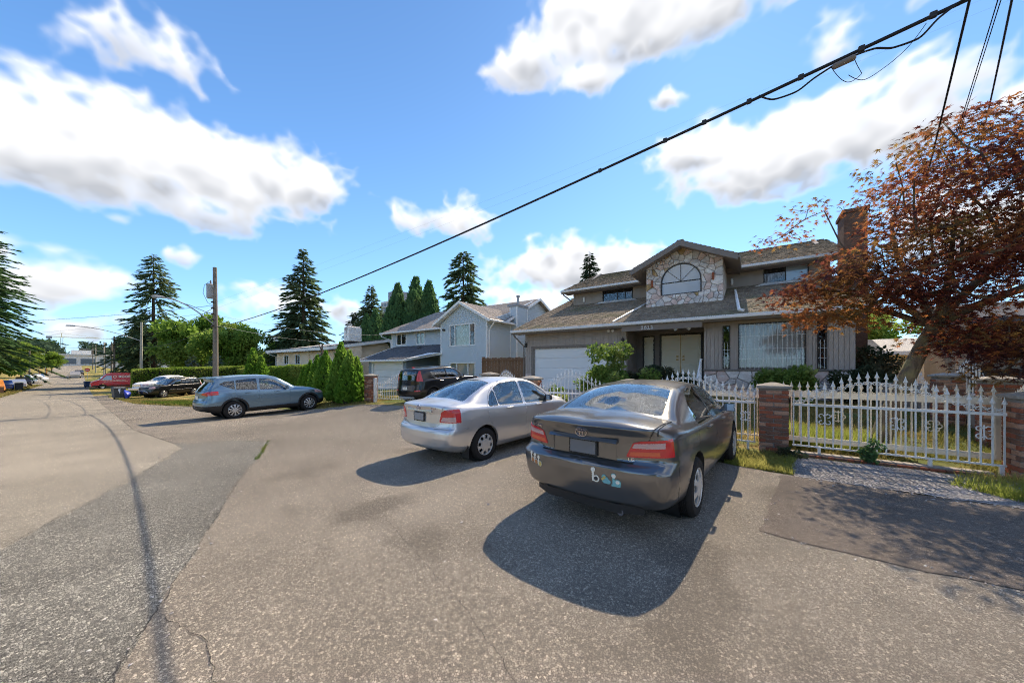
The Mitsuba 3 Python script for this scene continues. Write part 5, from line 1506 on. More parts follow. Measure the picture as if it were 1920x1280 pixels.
part(sedan, 'parcel_shelf', hull([(x, y, z) for x, z in ((.74, 1.02), (1.30, 1.0), (.74, 1.05), (1.30, 1.05)) for y in (-.62, .62)]), 'seat_grey', 40, MS)
part(sedan, 'brake_light', hull([(x, y, z) for x, z, w in ((.86, 1.05, .19), (1.0, 1.05, .19), (.90, 1.10, .15), (1.0, 1.10, .15)) for y in (-w, w)]), 'seat_grey', 40, MS)

YAR = dict(CAM, wide=1.0, L=4.30, paint='paint_silver', rear=[(.18, .15), (.27, .06), (.36, .015), (.5, 0), (.60, .006), (.64, .025), (.67, .07), (.75, .085), (.9, .085), (1.0, .06), (1.04, .045), (1.1, .1), (1.5, .12)],
           curves=dict(
               zb=[(0, .30), (.35, .22), (1.2, .17), (3.2, .17), (4.0, .18), (4.3, .25)],
               w1=[(0, .72), (.4, .78), (1, .80), (3.4, .80), (4.0, .75), (4.3, .62)],
               w2=[(0, .77), (.25, .82), (.8, .845), (3.4, .84), (3.95, .79), (4.3, .64)], z2=[(0, .56), (1, .55), (4.3, .50)],
               w3=[(0, .73), (.3, .79), (.9, .815), (2.2, .82), (3.4, .805), (4.0, .74), (4.3, .60)], z3=[(0, .93), (.5, .955), (1.1, .945), (2.2, .90), (3.2, .87), (3.9, .78), (4.3, .64)],
               w4=[(0, .68), (.3, .735), (.9, .76), (2.2, .765), (3.2, .75), (3.9, .68), (4.3, .56)], z4=[(0, .99), (.4, 1.02), (.9, 1.01), (2.2, .955), (3.1, .925), (3.9, .83), (4.3, .68)],
               w5=[(0, .63), (.42, .67), (.7, .64), (1.1, .575), (1.6, .535), (2.2, .535), (2.7, .57), (3.15, .65), (3.5, .65), (4.3, .50)],
               z5=[(0, 1.03), (.30, 1.05), (.52, 1.06), (.8, 1.17), (1.15, 1.305), (1.5, 1.385), (1.95, 1.42), (2.35, 1.405), (2.65, 1.335), (3.0, 1.15), (3.3, .985), (3.6, .94), (4.0, .84), (4.3, .70)],
               zt=[(0, 1.05), (.25, 1.075), (.50, 1.085), (.62, 1.115), (1.0, 1.30), (1.4, 1.425), (1.9, 1.462), (2.3, 1.45), (2.6, 1.405), (3.05, 1.17), (3.36, 1.005), (3.6, .965), (4.0, .87), (4.3, .72)]),
           floor=.70, cabin=(.85, 3.25), wr=.90, wf=3.45, rad=.300, arch=.345, track=1.475, tw=.185, rim=.195, rimstyle='cap8', seat=(2.15, 1.28), mirror=(2.84, .765, .985), mirror_paint='black_plastic', handles=((1.56, .822, .90), (2.50, .822, .875)), trim='seat_grey', cuts=(),
           glass=[dict(name='rear_windshield', poly=[(.60, -.55), (.635, .0), (.60, .55), (1.0, .50), (1.36, .45), (1.39, 0), (1.36, -.45), (1.0, -.50)], span=(1.0, 2), axis='z', mat='car_glass', r=.05),
                  dict(name='windshield', poly=[(3.26, -.58), (3.33, 0), (3.26, .58), (2.73, .49), (2.69, 0), (2.73, -.49)], span=(.9, 2), axis='z', mat='car_glass', r=.04),
                  dict(name='quarter_window', poly=[(1.03, .975), (1.16, 1.15), (1.30, 1.25), (1.28, .97)], span=(.3, 1.2), axis='y', mat='car_glass', r=.02),
                  dict(name='door_window', poly=[(1.32, .97), (1.34, 1.27), (1.55, 1.355), (1.98, 1.385), (2.06, 1.385), (2.03, .945)], span=(.3, 1.2), axis='y', mat='car_glass', r=.025),
                  dict(name='door_window', poly=[(2.12, .94), (2.14, 1.38), (2.36, 1.365), (2.60, 1.29), (2.86, 1.13), (3.02, .985), (3.0, .915)], span=(.3, 1.2), axis='y', mat='car_glass', r=.025)],
           seams=[dict(pts=[(2.07, .28), (2.075, .92), (2.09, 1.41)], span=(.3, 1.2), axis='y'), dict(pts=[(1.22, .34), (1.10, .55), (1.0, .80), (.985, .97), (1.15, 1.19), (1.30, 1.30), (1.6, 1.40)], span=(.3, 1.2), axis='y'), dict(pts=[(3.05, .28), (3.07, .65), (3.06, .92)], span=(.3, 1.2), axis='y'),
                  dict(pts=[(1.22, .34), (1.32, .28), (3.05, .28)], span=(.3, 1.2), axis='y'), dict(pts=[(-.1, .655), (.50, .665)], span=(.4, 1.2), axis='y'),
                  dict(pts=[(-.60, 1.08), (-.56, .90), (-.50, .74), (-.44, .685), (-.30, .67), (.30, .67), (.44, .685), (.50, .74), (.56, .90), (.60, 1.08)], span=(-1, .45), axis='x', w=.0035)],
           lamps=[dict(name='tail_light', poly=[(.50, .77), (.545, .93), (.63, .985), (.95, 1.0), (.95, .79), (.80, .765)], span=(-1, .6), axis='x', mat='lamp_red', r=.015, xmax=.36),
                  dict(name='tail_light_lens', poly=[(.53, .785), (.575, .855), (.95, .865), (.95, .80), (.80, .775)], span=(-1, .6), axis='x', mat='lamp_clear', r=.006, xmax=.27, proud=.0085, cut=0),
                  dict(name='headlight', poly=[(.42, .58), (.42, .70), (.68, .82), (.85, .80), (.85, .62)], span=(3.4, 5.2), axis='x', mat='lamp_clear', xmin=3.75)])
silver, MY, by_, _ = car('parked_car', 'silver sedan with white hubcaps, parked left of the charcoal sedan', 'cars parked in front of the houses', YAR, (-4.625, 6.08, .014), math.pi / 2 - .10)
pk = part(silver, 'license_plate', cham(on_rear(by_, 0, .83) - .02, on_rear(by_, 0, .83) - .004, -.16, .16, .755, .915, .004), 'black_plastic', False, MY)
part(pk, 'plate_face', cham(on_rear(by_, 0, .83) - .025, on_rear(by_, 0, .83) - .019, -.138, .138, .772, .897, .003), 'sheet_grey', False, MY)
part(silver, 'trunk_garnish', hull([(on_rear(by_, y, .95) + x, y, z) for y in (-.36, .36) for x, z in ((-.03, .93), (-.024, .965), (.0, .97), (.0, .925))]), 'chrome', 30, MY)
stick(silver, MY, by_, 'emblem', flat(affinity.scale(em, .8, .8, origin=(0, 0)), .007), 0, 1.0, 'chrome', .003)
q_ = text_on('YARIS', .028, .005); stick(silver, MY, by_, 'badge', q_, -.34, .985, 'chrome', .003)
for s in (1, -1):
    part(silver, 'mud_flap', cham(.50, .515, s * .72 - .09, s * .72 + .09, .12, .34, .004), 'black_plastic', False, MY)
part(silver, 'parcel_shelf', hull([(x, y, z) for x, z in ((.66, .98), (1.18, .97), (.66, 1.02), (1.18, 1.02)) for y in (-.54, .54)]), 'cabin_grey', 40, MY)

SUV_R = [(.2, .16), (.32, .06), (.45, .01), (.60, 0), (.70, .01), (.76, .05), (.85, .075), (1.05, .085), (1.2, .17), (1.45, .36), (1.60, .30), (1.66, .28), (1.8, .45)]
CX = dict(CAM, wide=1.0, seath=(1.0, .95), cat='car', L=4.55, paint='paint_steel_blue', rear=SUV_R, rr=1.0, front=[(.2, .14), (.35, .02), (.55, 0), (.75, .03), (.9, .10), (1.2, .3)], rk=.14, cuts=(),
          curves=dict(
              zb=[(0, .38), (.4, .28), (1.2, .24), (3.4, .23), (4.2, .25), (4.55, .32)],
              w1=[(0, .80), (.4, .86), (1, .885), (3.6, .885), (4.2, .85), (4.55, .70)],
              w2=[(0, .83), (.25, .89), (.8, .92), (3.6, .915), (4.2, .87), (4.55, .72)], z2=[(0, .66), (1, .66), (4.55, .62)],
              w3=[(0, .80), (.3, .86), (.9, .89), (2.3, .89), (3.6, .885), (4.15, .83), (4.55, .69)], z3=[(0, 1.06), (.8, 1.07), (2.2, 1.02), (3.4, .99), (4.1, .93), (4.55, .80)],
              w4=[(0, .74), (.3, .80), (.9, .825), (2.3, .83), (3.4, .82), (4.1, .76), (4.55, .64)], z4=[(0, 1.13), (.8, 1.14), (2.2, 1.075), (3.3, 1.045), (4.1, .97), (4.55, .83)],
              w5=[(0, .60), (.5, .62), (1.4, .60), (2.2, .59), (2.7, .61), (3.1, .68), (3.4, .71), (4.1, .70), (4.55, .56)],
              z5=[(0, 1.55), (.4, 1.585), (.9, 1.62), (1.6, 1.645), (2.1, 1.625), (2.5, 1.55), (2.9, 1.32), (3.25, 1.10), (3.5, 1.055), (4.1, .97), (4.55, .84)],
              zt=[(0, 1.58), (.4, 1.625), (.9, 1.66), (1.6, 1.685), (2.1, 1.67), (2.5, 1.60), (2.95, 1.34), (3.34, 1.115), (3.55, 1.085), (4.1, 1.0), (4.55, .86)]),
          floor=.80, cabin=(.60, 3.25), wr=.98, wf=3.68, rad=.352, arch=.405, track=1.60, tw=.225, rim=.228, rimstyle='spoke10', rimmat='alloy', seat=(2.05, 1.15), mirror=(2.78, .83, 1.13), handles=((1.42, .90, 1.0), (2.42, .895, .975)), trim='cabin_grey', mirror_paint='paint_steel_blue',
          glass=[dict(name='rear_windshield', poly=[(-.66, 1.10), (-.56, 1.44), (.56, 1.44), (.66, 1.10)], span=(-1, .7), axis='x', mat='car_glass_dark', r=.04),
                 dict(name='windshield', poly=[(3.24, -.64), (3.32, 0), (3.24, .64), (2.58, .55), (2.53, 0), (2.58, -.55)], span=(1.0, 2), axis='z', mat='car_glass', r=.04),
                 dict(name='quarter_window', poly=[(.62, 1.33), (.55, 1.36), (.72, 1.44), (1.02, 1.47), (1.00, 1.15)], span=(.3, 1.2), axis='y', mat='car_glass_dark', r=.02),
                 dict(name='door_window', poly=[(1.06, 1.14), (1.08, 1.48), (1.5, 1.52), (1.76, 1.52), (1.74, 1.10)], span=(.3, 1.2), axis='y', mat='car_glass_dark', r=.025),
                 dict(name='door_window', poly=[(1.84, 1.09), (1.86, 1.52), (2.15, 1.51), (2.4, 1.43), (2.66, 1.25), (2.90, 1.09), (2.88, 1.05)], span=(.3, 1.2), axis='y', mat='car_glass', r=.025)],
          seams=[dict(pts=[(1.79, .36), (1.795, 1.05), (1.81, 1.56)], span=(.3, 1.2), axis='y'), dict(pts=[(1.35, .40), (1.20, .70), (1.0, .95), (1.03, 1.15)], span=(.3, 1.2), axis='y'), dict(pts=[(2.90, .36), (2.93, .8), (2.93, 1.06)], span=(.3, 1.2), axis='y'),
                 dict(pts=[(-.74, 1.5), (-.76, 1.1), (-.66, .80), (-.6, .76), (.6, .76), (.66, .80), (.76, 1.1), (.74, 1.5)], span=(-1, .6), axis='x', w=.004)],
          lamps=[dict(name='tail_light', poly=[(.40, .98), (.50, 1.06), (.98, 1.13), (.98, .99), (.75, .945)], span=(-1, .8), axis='x', mat='lamp_red', r=.012, xmax=.50),
                 dict(name='headlight', poly=[(.50, .78), (.50, .88), (.9, .98), (.95, .86), (.8, .78)], span=(3.6, 5.2), axis='x', mat='lamp_clear', xmin=3.95)],
          clad=[dict(name='lower_cladding', mat='black_plastic', polys=[sbox(1.3, .1, 3.35, .40), Point(.98, .367).buffer(.465).intersection(sbox(0, .3, 2, 1)), Point(3.68, .367).buffer(.465).intersection(sbox(3, .3, 4.5, 1)), sbox(-.2, .1, .62, .56), sbox(4.0, .1, 4.9, .50)])])
blue, MB_, bb, _ = car('parked_car', 'steel blue crossover with dark wheel arches, parked before the cedar shrubs', 'cars parked in front of the houses', CX, (-17.25, 5.92, .014), math.pi / 2)
part(blue, 'license_plate', cham(on_rear(bb, 0, .86) - .016, on_rear(bb, 0, .86) - .003, -.15, .15, .80, .93, .004), 'sticker_white', False, MB_)
part(blue, 'roof_spoiler', hull([(x, y, z) for x, z, w in ((.22, 1.61, .52), (.55, 1.63, .56), (.22, 1.575, .52), (.5, 1.58, .56)) for y in (-w, w)]), 'paint_steel_blue', 40, MB_)
part(blue, 'wiper', tube([(on_rear(bb, .1, 1.12) - .01, .1, 1.12), (on_rear(bb, -.4, 1.16) - .015, -.4, 1.16)], .01, 6), 'black_plastic', False, MB_)

SOUL = dict(CX, L=4.20, paint='paint_black', rear=[(.2, .15), (.32, .05), (.45, 0), (.62, 0), (.72, .03), (.85, .07), (1.05, .085), (1.3, .13), (1.5, .20), (1.62, .2), (1.8, .4)], rk=.16, front=[(.2, .14), (.35, .02), (.55, 0), (.75, .02), (.9, .06), (1.2, .25)], cuts=(),
            curves=dict(
                zb=[(0, .34), (.4, .24), (1.2, .20), (3.2, .20), (3.9, .21), (4.2, .28)],
                w1=[(0, .78), (.4, .84), (1, .87), (3.4, .87), (3.9, .83), (4.2, .70)],
                w2=[(0, .82), (.25, .88), (.8, .90), (3.3, .90), (3.9, .86), (4.2, .72)], z2=[(0, .62), (1, .62), (4.2, .58)],
                w3=[(0, .80), (.3, .86), (.9, .88), (2.1, .88), (3.3, .875), (3.9, .82), (4.2, .70)], z3=[(0, 1.02), (.8, 1.03), (2.1, 1.0), (3.2, .98), (3.9, .93), (4.2, .82)],
                w4=[(0, .76), (.3, .81), (.9, .83), (2.1, .83), (3.2, .82), (3.9, .76), (4.2, .64)], z4=[(0, 1.08), (.8, 1.08), (2.1, 1.05), (3.1, 1.03), (3.9, .97), (4.2, .85)],
                w5=[(0, .64), (.5, .66), (1.4, .64), (2.1, .63), (2.5, .65), (2.9, .70), (3.2, .72), (3.9, .70), (4.2, .58)],
                z5=[(0, 1.50), (.4, 1.525), (.9, 1.54), (1.6, 1.55), (2.0, 1.54), (2.35, 1.47), (2.7, 1.26), (3.0, 1.08), (3.3, 1.04), (3.9, .97), (4.2, .86)],
                zt=[(0, 1.535), (.4, 1.57), (.9, 1.59), (1.6, 1.60), (2.0, 1.59), (2.35, 1.53), (2.75, 1.30), (3.08, 1.10), (3.3, 1.075), (3.9, 1.0), (4.2, .88)]),
            wr=.82, wf=3.42, rad=.335, arch=.39, rim=.222, rimstyle='spoke5', seat=(1.9, 1.05), mirror=(2.6, .83, 1.10), mirror_paint='paint_black', handles=((1.30, .885, .98), (2.28, .885, .96)), handle_mat='chrome', cabin=(.5, 3.0),
            glass=[dict(name='rear_windshield', poly=[(-.60, 1.08), (-.56, 1.42), (.56, 1.42), (.60, 1.08)], span=(-1, .7), axis='x', mat='car_glass_dark', r=.05),
                   dict(name='windshield', poly=[(3.0, -.66), (3.06, 0), (3.0, .66), (2.42, .57), (2.37, 0), (2.42, -.57)], span=(1.0, 2), axis='z', mat='car_glass', r=.04),
                   dict(name='door_window', poly=[(.95, 1.13), (.80, 1.42), (1.3, 1.455), (1.66, 1.455), (1.68, 1.08)], span=(.3, 1.2), axis='y', mat='car_glass_dark', r=.025),
                   dict(name='door_window', poly=[(1.75, 1.08), (1.75, 1.455), (2.05, 1.45), (2.28, 1.38), (2.56, 1.19), (2.74, 1.06)], span=(.3, 1.2), axis='y', mat='car_glass', r=.025)],
            seams=[dict(pts=[(1.71, .34), (1.71, 1.05), (1.71, 1.50)], span=(.3, 1.2), axis='y'), dict(pts=[(1.25, .38), (1.10, .70), (.95, .95), (.95, 1.1)], span=(.3, 1.2), axis='y'), dict(pts=[(2.72, .34), (2.75, .8), (2.75, 1.04)], span=(.3, 1.2), axis='y')],
            lamps=[dict(name='tail_light', poly=[(.62, 1.02), (.60, 1.10), (.64, 1.46), (.75, 1.49), (.95, 1.49), (.95, 1.02)], span=(-1, .6), axis='x', mat='lamp_red', r=.02, xmax=.34),
                   dict(name='reflector', poly=[(.55, .60), (.55, .65), (.80, .66), (.80, .61)], span=(-1, .6), axis='x', mat='lamp_red', r=.006, xmax=.3),
                   dict(name='headlight', poly=[(.50, .76), (.50, .88), (.9, .94), (.95, .84)], span=(3.2, 5.2), axis='x', mat='lamp_clear', xmin=3.7)],
            clad=[dict(name='lower_cladding', mat='black_plastic', polys=[sbox(1.2, .1, 3.05, .34), sbox(-.2, .1, .42, .46), sbox(3.8, .1, 4.6, .42), Point(.82, .35).buffer(.435).intersection(sbox(0, .3, 2, 1)), Point(3.42, .35).buffer(.435).intersection(sbox(3, .3, 4.2, 1))])])
kia, MK, bk, _ = car('parked_car', 'black boxy hatchback standing in the gateway of the blue house', 'cars parked in front of the houses', SOUL, (-12.15, 11.45, .01), math.pi / 2 - .02)
part(kia, 'license_plate', cham(on_rear(bk, 0, .70) - .016, on_rear(bk, 0, .70) - .002, -.15, .15, .66, .78, .004), 'sticker_white', False, MK)
part(kia, 'skid_plate', hull([(x, y, z) for y, x in ((-.5, .10), (.5, .10), (-.4, .0), (.4, .0)) for z in (.30, .37)]), 'grey_metal', 40, MK)
part(kia, 'roof_antenna', hull([(x, y, z) for x, z, w in ((.45, 1.56, .03), (.62, 1.57, .02), (.44, 1.63, .006), (.50, 1.62, .006)) for y in (-w, w)]), 'lamp_red', 40, MK)
for s in (1, -1):
    part(kia, 'window_trim', tube([(.84, s * .845, 1.22), (1.0, s * .865, 1.10), (1.3, s * .868, 1.075), (2.6, s * .862, 1.05)], .011, 6), 'chrome', False, MK)
part(kia, 'emblem_bar', cat([(lambda q: (np.column_stack([on_rear(bk, 0, 1.03) - .004 - q[0][:, 2], -q[0][:, 0], q[0][:, 1] + 1.03]), q[1]))(flat(ringed(.07, .035, .008), .006))]), 'chrome', False, MK)

PILOT = dict(CX, L=4.80, paint='paint_black', rear=[(.2, .15), (.4, .03), (.6, 0), (.8, .02), (1.1, .07), (1.4, .14), (1.7, .2), (1.9, .3)], front=[(.2, .12), (.35, .02), (.6, 0), (.9, .02), (1.05, .08), (1.3, .3)], cuts=(), clad=(),
             curves=dict(
                 zb=[(0, .40), (.5, .32), (3.8, .30), (4.8, .38)], w1=[(0, .84), (.5, .92), (4.2, .92), (4.8, .76)], w2=[(0, .88), (.4, .95), (4.2, .95), (4.8, .78)], z2=[(0, .72), (4.8, .70)],
                 w3=[(0, .86), (.4, .93), (4.1, .93), (4.8, .77)], z3=[(0, 1.12), (3.5, 1.10), (4.4, 1.05), (4.8, .98)], w4=[(0, .82), (.4, .88), (4.0, .88), (4.8, .74)], z4=[(0, 1.20), (3.4, 1.17), (4.4, 1.10), (4.8, 1.0)],
                 w5=[(0, .68), (.5, .70), (2.4, .70), (3.0, .74), (3.4, .80), (4.4, .78), (4.8, .66)], z5=[(0, 1.68), (.5, 1.74), (2.0, 1.76), (2.6, 1.70), (3.0, 1.48), (3.45, 1.20), (4.3, 1.12), (4.8, 1.02)],
                 zt=[(0, 1.72), (.5, 1.79), (2.0, 1.81), (2.6, 1.75), (3.05, 1.50), (3.55, 1.215), (4.3, 1.15), (4.8, 1.04)]),
             floor=.9, cabin=(.5, 3.5), wr=1.0, wf=3.78, rad=.37, arch=.43, track=1.66, tw=.24, rim=.235, rimstyle='spoke5', seat=(2.3, 1.3), mirror=(3.0, .88, 1.24), mirror_paint='paint_black', handles=((1.7, .95, 1.05), (2.65, .95, 1.04)), handle_mat='paint_black',
             glass=[dict(name='rear_windshield', poly=[(-.68, 1.2), (-.6, 1.6), (.6, 1.6), (.68, 1.2)], span=(-1, .7), axis='x', mat='car_glass_dark', r=.04),
                    dict(name='windshield', poly=[(3.46, -.72), (3.5, 0), (3.46, .72), (2.68, .64), (2.64, 0), (2.68, -.64)], span=(1.0, 2.2), axis='z', mat='car_glass', r=.04),
                    dict(name='quarter_window', poly=[(.40, 1.26), (.44, 1.62), (1.2, 1.66), (1.2, 1.24)], span=(.3, 1.2), axis='y', mat='car_glass_dark', r=.03),
                    dict(name='door_window', poly=[(1.32, 1.24), (1.32, 1.66), (2.06, 1.665), (2.06, 1.23)], span=(.3, 1.2), axis='y', mat='car_glass_dark', r=.03),
                    dict(name='door_window', poly=[(2.16, 1.23), (2.16, 1.66), (2.5, 1.62), (2.85, 1.43), (3.15, 1.23)], span=(.3, 1.2), axis='y', mat='car_glass', r=.03)],
             seams=[dict(pts=[(2.11, .45), (2.11, 1.7)], span=(.3, 1.2), axis='y'), dict(pts=[(1.35, .5), (1.26, 1.2)], span=(.3, 1.2), axis='y'), dict(pts=[(3.2, .45), (3.22, 1.18)], span=(.3, 1.2), axis='y')],
             lamps=[dict(name='tail_light', poly=[(.70, 1.0), (.70, 1.35), (1.0, 1.35), (1.0, 1.0)], span=(-1, .6), axis='x', mat='lamp_red', xmax=.3), dict(name='headlight', poly=[(.52, .88), (.52, 1.04), (1.0, 1.08), (1.0, .92)], span=(3.8, 5.2), axis='x', mat='lamp_clear', xmin=4.4)])
wag, MW_, bw, _ = car('parked_car', 'black wagon with a silver side strip, nose out beside the clipped hedge', 'cars parked in front of the houses', PILOT, (-47.0, 8.2, .02), -math.pi / 2 + .50)
for s in (1, -1):
    part(wag, 'side_strip', cham(1.3, 3.3, s * .95 - .015, s * .95 + .015, .70, .74, .005), 'chrome', False, MW_)
    part(wag, 'roof_rack', cat([tube([(.6, s * .66, 1.80), (.75, s * .66, 1.87), (2.1, s * .66, 1.88), (2.25, s * .66, 1.82)], .02, 6)]), 'grey_metal', False, MW_)
part(wag, 'bumper_bar', cat([tube([(4.85, -.6, .55), (4.9, -.3, .75), (4.9, .3, .75), (4.85, .6, .55)], .03, 6)]), 'chrome', False, MW_)
TRUCK = dict(PILOT, L=5.6, paint='paint_white', cat='pickup truck',
             curves=dict(PILOT['curves'], zb=[(0, .5), (.5, .42), (4.6, .40), (5.6, .48)], w1=[(0, .86), (.5, .93), (5.0, .93), (5.6, .80)], w2=[(0, .88), (.4, .96), (5.0, .96), (5.6, .84)], z2=[(0, .8), (5.6, .8)], w3=[(0, .86), (.4, .95), (5.0, .95), (5.6, .82)], z3=[(0, 1.12), (5.0, 1.15), (5.6, 1.05)],
                         w4=[(0, .84), (.4, .92), (5.0, .90), (5.6, .78)], z4=[(0, 1.18), (1.7, 1.18), (4.4, 1.24), (5.2, 1.18), (5.6, 1.08)], w5=[(0, .80), (1.7, .84), (1.9, .74), (3.2, .72), (3.8, .80), (4.2, .84), (5.2, .80), (5.6, .70)],
                         z5=[(0, 1.2), (1.72, 1.2), (1.86, 1.6), (2.1, 1.76), (2.9, 1.78), (3.4, 1.68), (3.8, 1.42), (4.2, 1.26), (5.2, 1.2), (5.6, 1.1)], zt=[(0, 1.21), (1.70, 1.21), (1.84, 1.62), (2.1, 1.80), (2.9, 1.83), (3.4, 1.73), (3.85, 1.43), (4.25, 1.29), (5.2, 1.22), (5.6, 1.12)]),
             cabin=(1.9, 4.1), floor=1.0, wr=1.15, wf=4.5, rad=.38, arch=.44, seat=(2.9, 2.3), mirror=(3.75, .90, 1.3), mirror_paint='black_plastic', handles=((2.9, .96, 1.08),), handle_mat='paint_white',
             glass=[dict(name='windshield', poly=[(4.15, -.74), (4.2, 0), (4.15, .74), (3.46, .64), (3.42, 0), (3.46, -.64)], span=(1.1, 2.2), axis='z', mat='car_glass', r=.04), dict(name='door_window', poly=[(2.05, 1.28), (2.15, 1.66), (2.85, 1.70), (3.3, 1.62), (3.75, 1.32)], span=(.3, 1.2), axis='y', mat='car_glass_dark', r=.03)],
             seams=[dict(pts=[(1.95, .6), (1.95, 1.3)], span=(.3, 1.2), axis='y'), dict(pts=[(3.8, .55), (3.85, 1.25)], span=(.3, 1.2), axis='y')],
             lamps=[dict(name='headlight', poly=[(.50, .92), (.50, 1.10), (1.0, 1.12), (1.0, .95)], span=(4.6, 6.2), axis='x', mat='lamp_clear', xmin=5.2)])
trk, MT, bt, _ = car('parked_truck', 'white pickup truck between the hedge and the black wagon', 'trucks parked along the street', TRUCK, (-49.6, 8.45, .25), -math.pi / 2 + .50)
part(trk, 'grille', cat([cham(5.52, 5.6, -.45, .45, .85, 1.08, .02)]), 'chrome', False, MT)
part(trk, 'bumper', cham(5.5, 5.68, -.85, .85, .5, .72, .04), 'chrome', False, MT)

# ------------------------------------------------------------------ fences, brick pillars
BRICKS = {}
for w, d in ((.212, .10), (.10, .10), (.235, .10)):
    BRICKS[w] = [mesh_dict(cham(-w / 2, w / 2, -d / 2, d / 2, 0, .064, .004 + .002 * q), 'brick_red') for q in range(3)]
pr_ = random.Random(3)


def pillar(x, y, z0, h, label, full=True):
    k = thing('brick_pillar', label, 'pillar', 'brick pillars of the front fences')
    part(k, 'core', bx(x - .205, x + .205, y - .205, y + .205, z0 - .1, z0 + h - .08), 'mortar')
    n = int((h - .09) / .0755)
    for c in range(n):
        z = z0 + c * .0755
        rot = math.pi / 2 * (c % 2)
        lay = [(-.1165 + .003, -.17, .212), (.1165 - .003, -.17, .212), (-.1165 + .003, .17, .212), (.1165 - .003, .17, .212), (-.17, 0, .235), (.17, 0, .235)]
        for a, b, w in lay:
            r2 = rot + (math.pi / 2 if w == .235 else 0)
            cc, ss = math.cos(rot), math.sin(rot)
            m = pr_.choice(['brick_red'] * 3 + ['brick_brown'] * 3 + ['brick_pale'] * 2)
            part(k, 'brick', pr_.choice(BRICKS[w]), m, to=tf((x + a * cc - b * ss, y + a * ss + b * cc, z + pr_.uniform(-.002, .002)), r2 + pr_.uniform(-.012, .012)))
    zc = z0 + h - .085
    part(k, 'cap', cat([cham(x - .26, x + .26, y - .26, y + .26, zc, zc + .05, .008), hull([(x + a, y + b, zc + .05) for a in (-.24, .24) for b in (-.24, .24)] + [(x + a, y + b, zc + .105) for a in (-.05, .05) for b in (-.05, .05)])]), 'concrete')
    return k


def picket_mesh(z0, z1, r=.0098):
    """Square bar with a collar and a spear head; the tip ends at z1."""
    zc = z1 - .15
    head = lathe([(0, z1), (.007, z1 - .035), (.011, z1 - .05), (.013, z1 - .062), (.029, z1 - .105), (.031, z1 - .112), (.014, z1 - .12), (.014, z1 - .15), (0, z1 - .15)][::-1], 8)
    return cat([cham(-r, r, -r, r, z0, zc, .002), head])


def curl(c, r, a0, a1, s=1, n=9):
    t = np.linspace(a0, a1, n)
    return [(c[0] + s * r * math.cos(q), 0, c[1] + r * math.sin(q)) for q in t]


def fence(name, label, p0, p1, n, z0, top, arch, group, mat_='white_metal', rail=.045, posts=(), scrolls=True, rosettes=(), cat_='fence', peak=.42, feet=True):
    """A run of n pickets from p0 to p1; their tips rise by arch towards the peak. top and z0 are heights above the local zero."""
    k = thing(name, label, cat_, group)
    (x0, y0), (x1, y1) = p0, p1
    Lg = math.hypot(x1 - x0, y1 - y0); a = math.atan2(y1 - y0, x1 - x0)
    base = tf((x0, y0, 0), a)
    tips = []
    for i in range(n):
        q = i / (n - 1)
        w = q / peak if q < peak else (1 - q) / (1 - peak)
        tips.append(top + arch * (.5 - .5 * math.cos(math.pi * w)))
    cache = {}
    dx = Lg / (n - 1)
    for i in range(n):
        key = round(tips[i], 2)
        if key not in cache:
            cache[key] = mesh_dict(picket_mesh(z0, key), mat_)
        part(k, 'picket', cache[key], None, to=base @ T().translate([i * dx, 0, 0]))
    for z, hh in ((z0 + .02, .014), (top - .26, rail / 2)):
        part(k, 'rail', move(cham(-.02, Lg + .02, -.012 - .004 * (hh > .02), .012 + .004 * (hh > .02), z - hh, z + hh, .003), (x0, y0, 0), a), mat_)
    if scrolls:
        for i in range(n - 1):
            za, zb = tips[i] - .17, tips[i + 1] - .17
            pts = [(dx * (.12 + .76 * t), 0, za + (zb - za) * t - .045 * math.sin(math.pi * t)) for t in np.linspace(0, 1, 8)]
            l_ = curl((dx * .27, za - .035), .022, math.pi * .9, -math.pi * .8)
            r_2 = curl((dx * .73, zb - .035), .022, math.pi * .1, math.pi * 1.8)
            part(k, 'scroll', cat([tube(pts, .006, 5), tube(l_, .0055, 5), tube(r_2, .0055, 5)]), mat_, True, base @ T().translate([i * dx, 0, 0]))
    for (q, zz, kind) in rosettes:
        ms = []
        for j in range(6 if kind else 4):
            t = j * 2 * math.pi / (6 if kind else 4) + (0 if kind else math.pi / 4)
            c_ = (q * Lg + .062 * math.cos(t), zz + .062 * math.sin(t) * (1 if kind else 1.3))
            ms.append(tube([(c_[0] + .032 * math.cos(t + s), -.016, c_[1] + .032 * math.sin(t + s)) for s in np.linspace(-2.6, 2.2, 14)], .0085, 6))
        ms.append(tube([(q * Lg, -.016, zz - .11), (q * Lg, -.016, zz + .11)], .009, 6))
        part(k, 'rosette', cat(ms), mat_, True, base)
    for q in posts:
        part(k, 'post', move(cham(q * Lg - .022, q * Lg + .022, -.022, .022, z0 - .14, z0 + .03, .004), (x0, y0, 0), a), mat_)
    return k


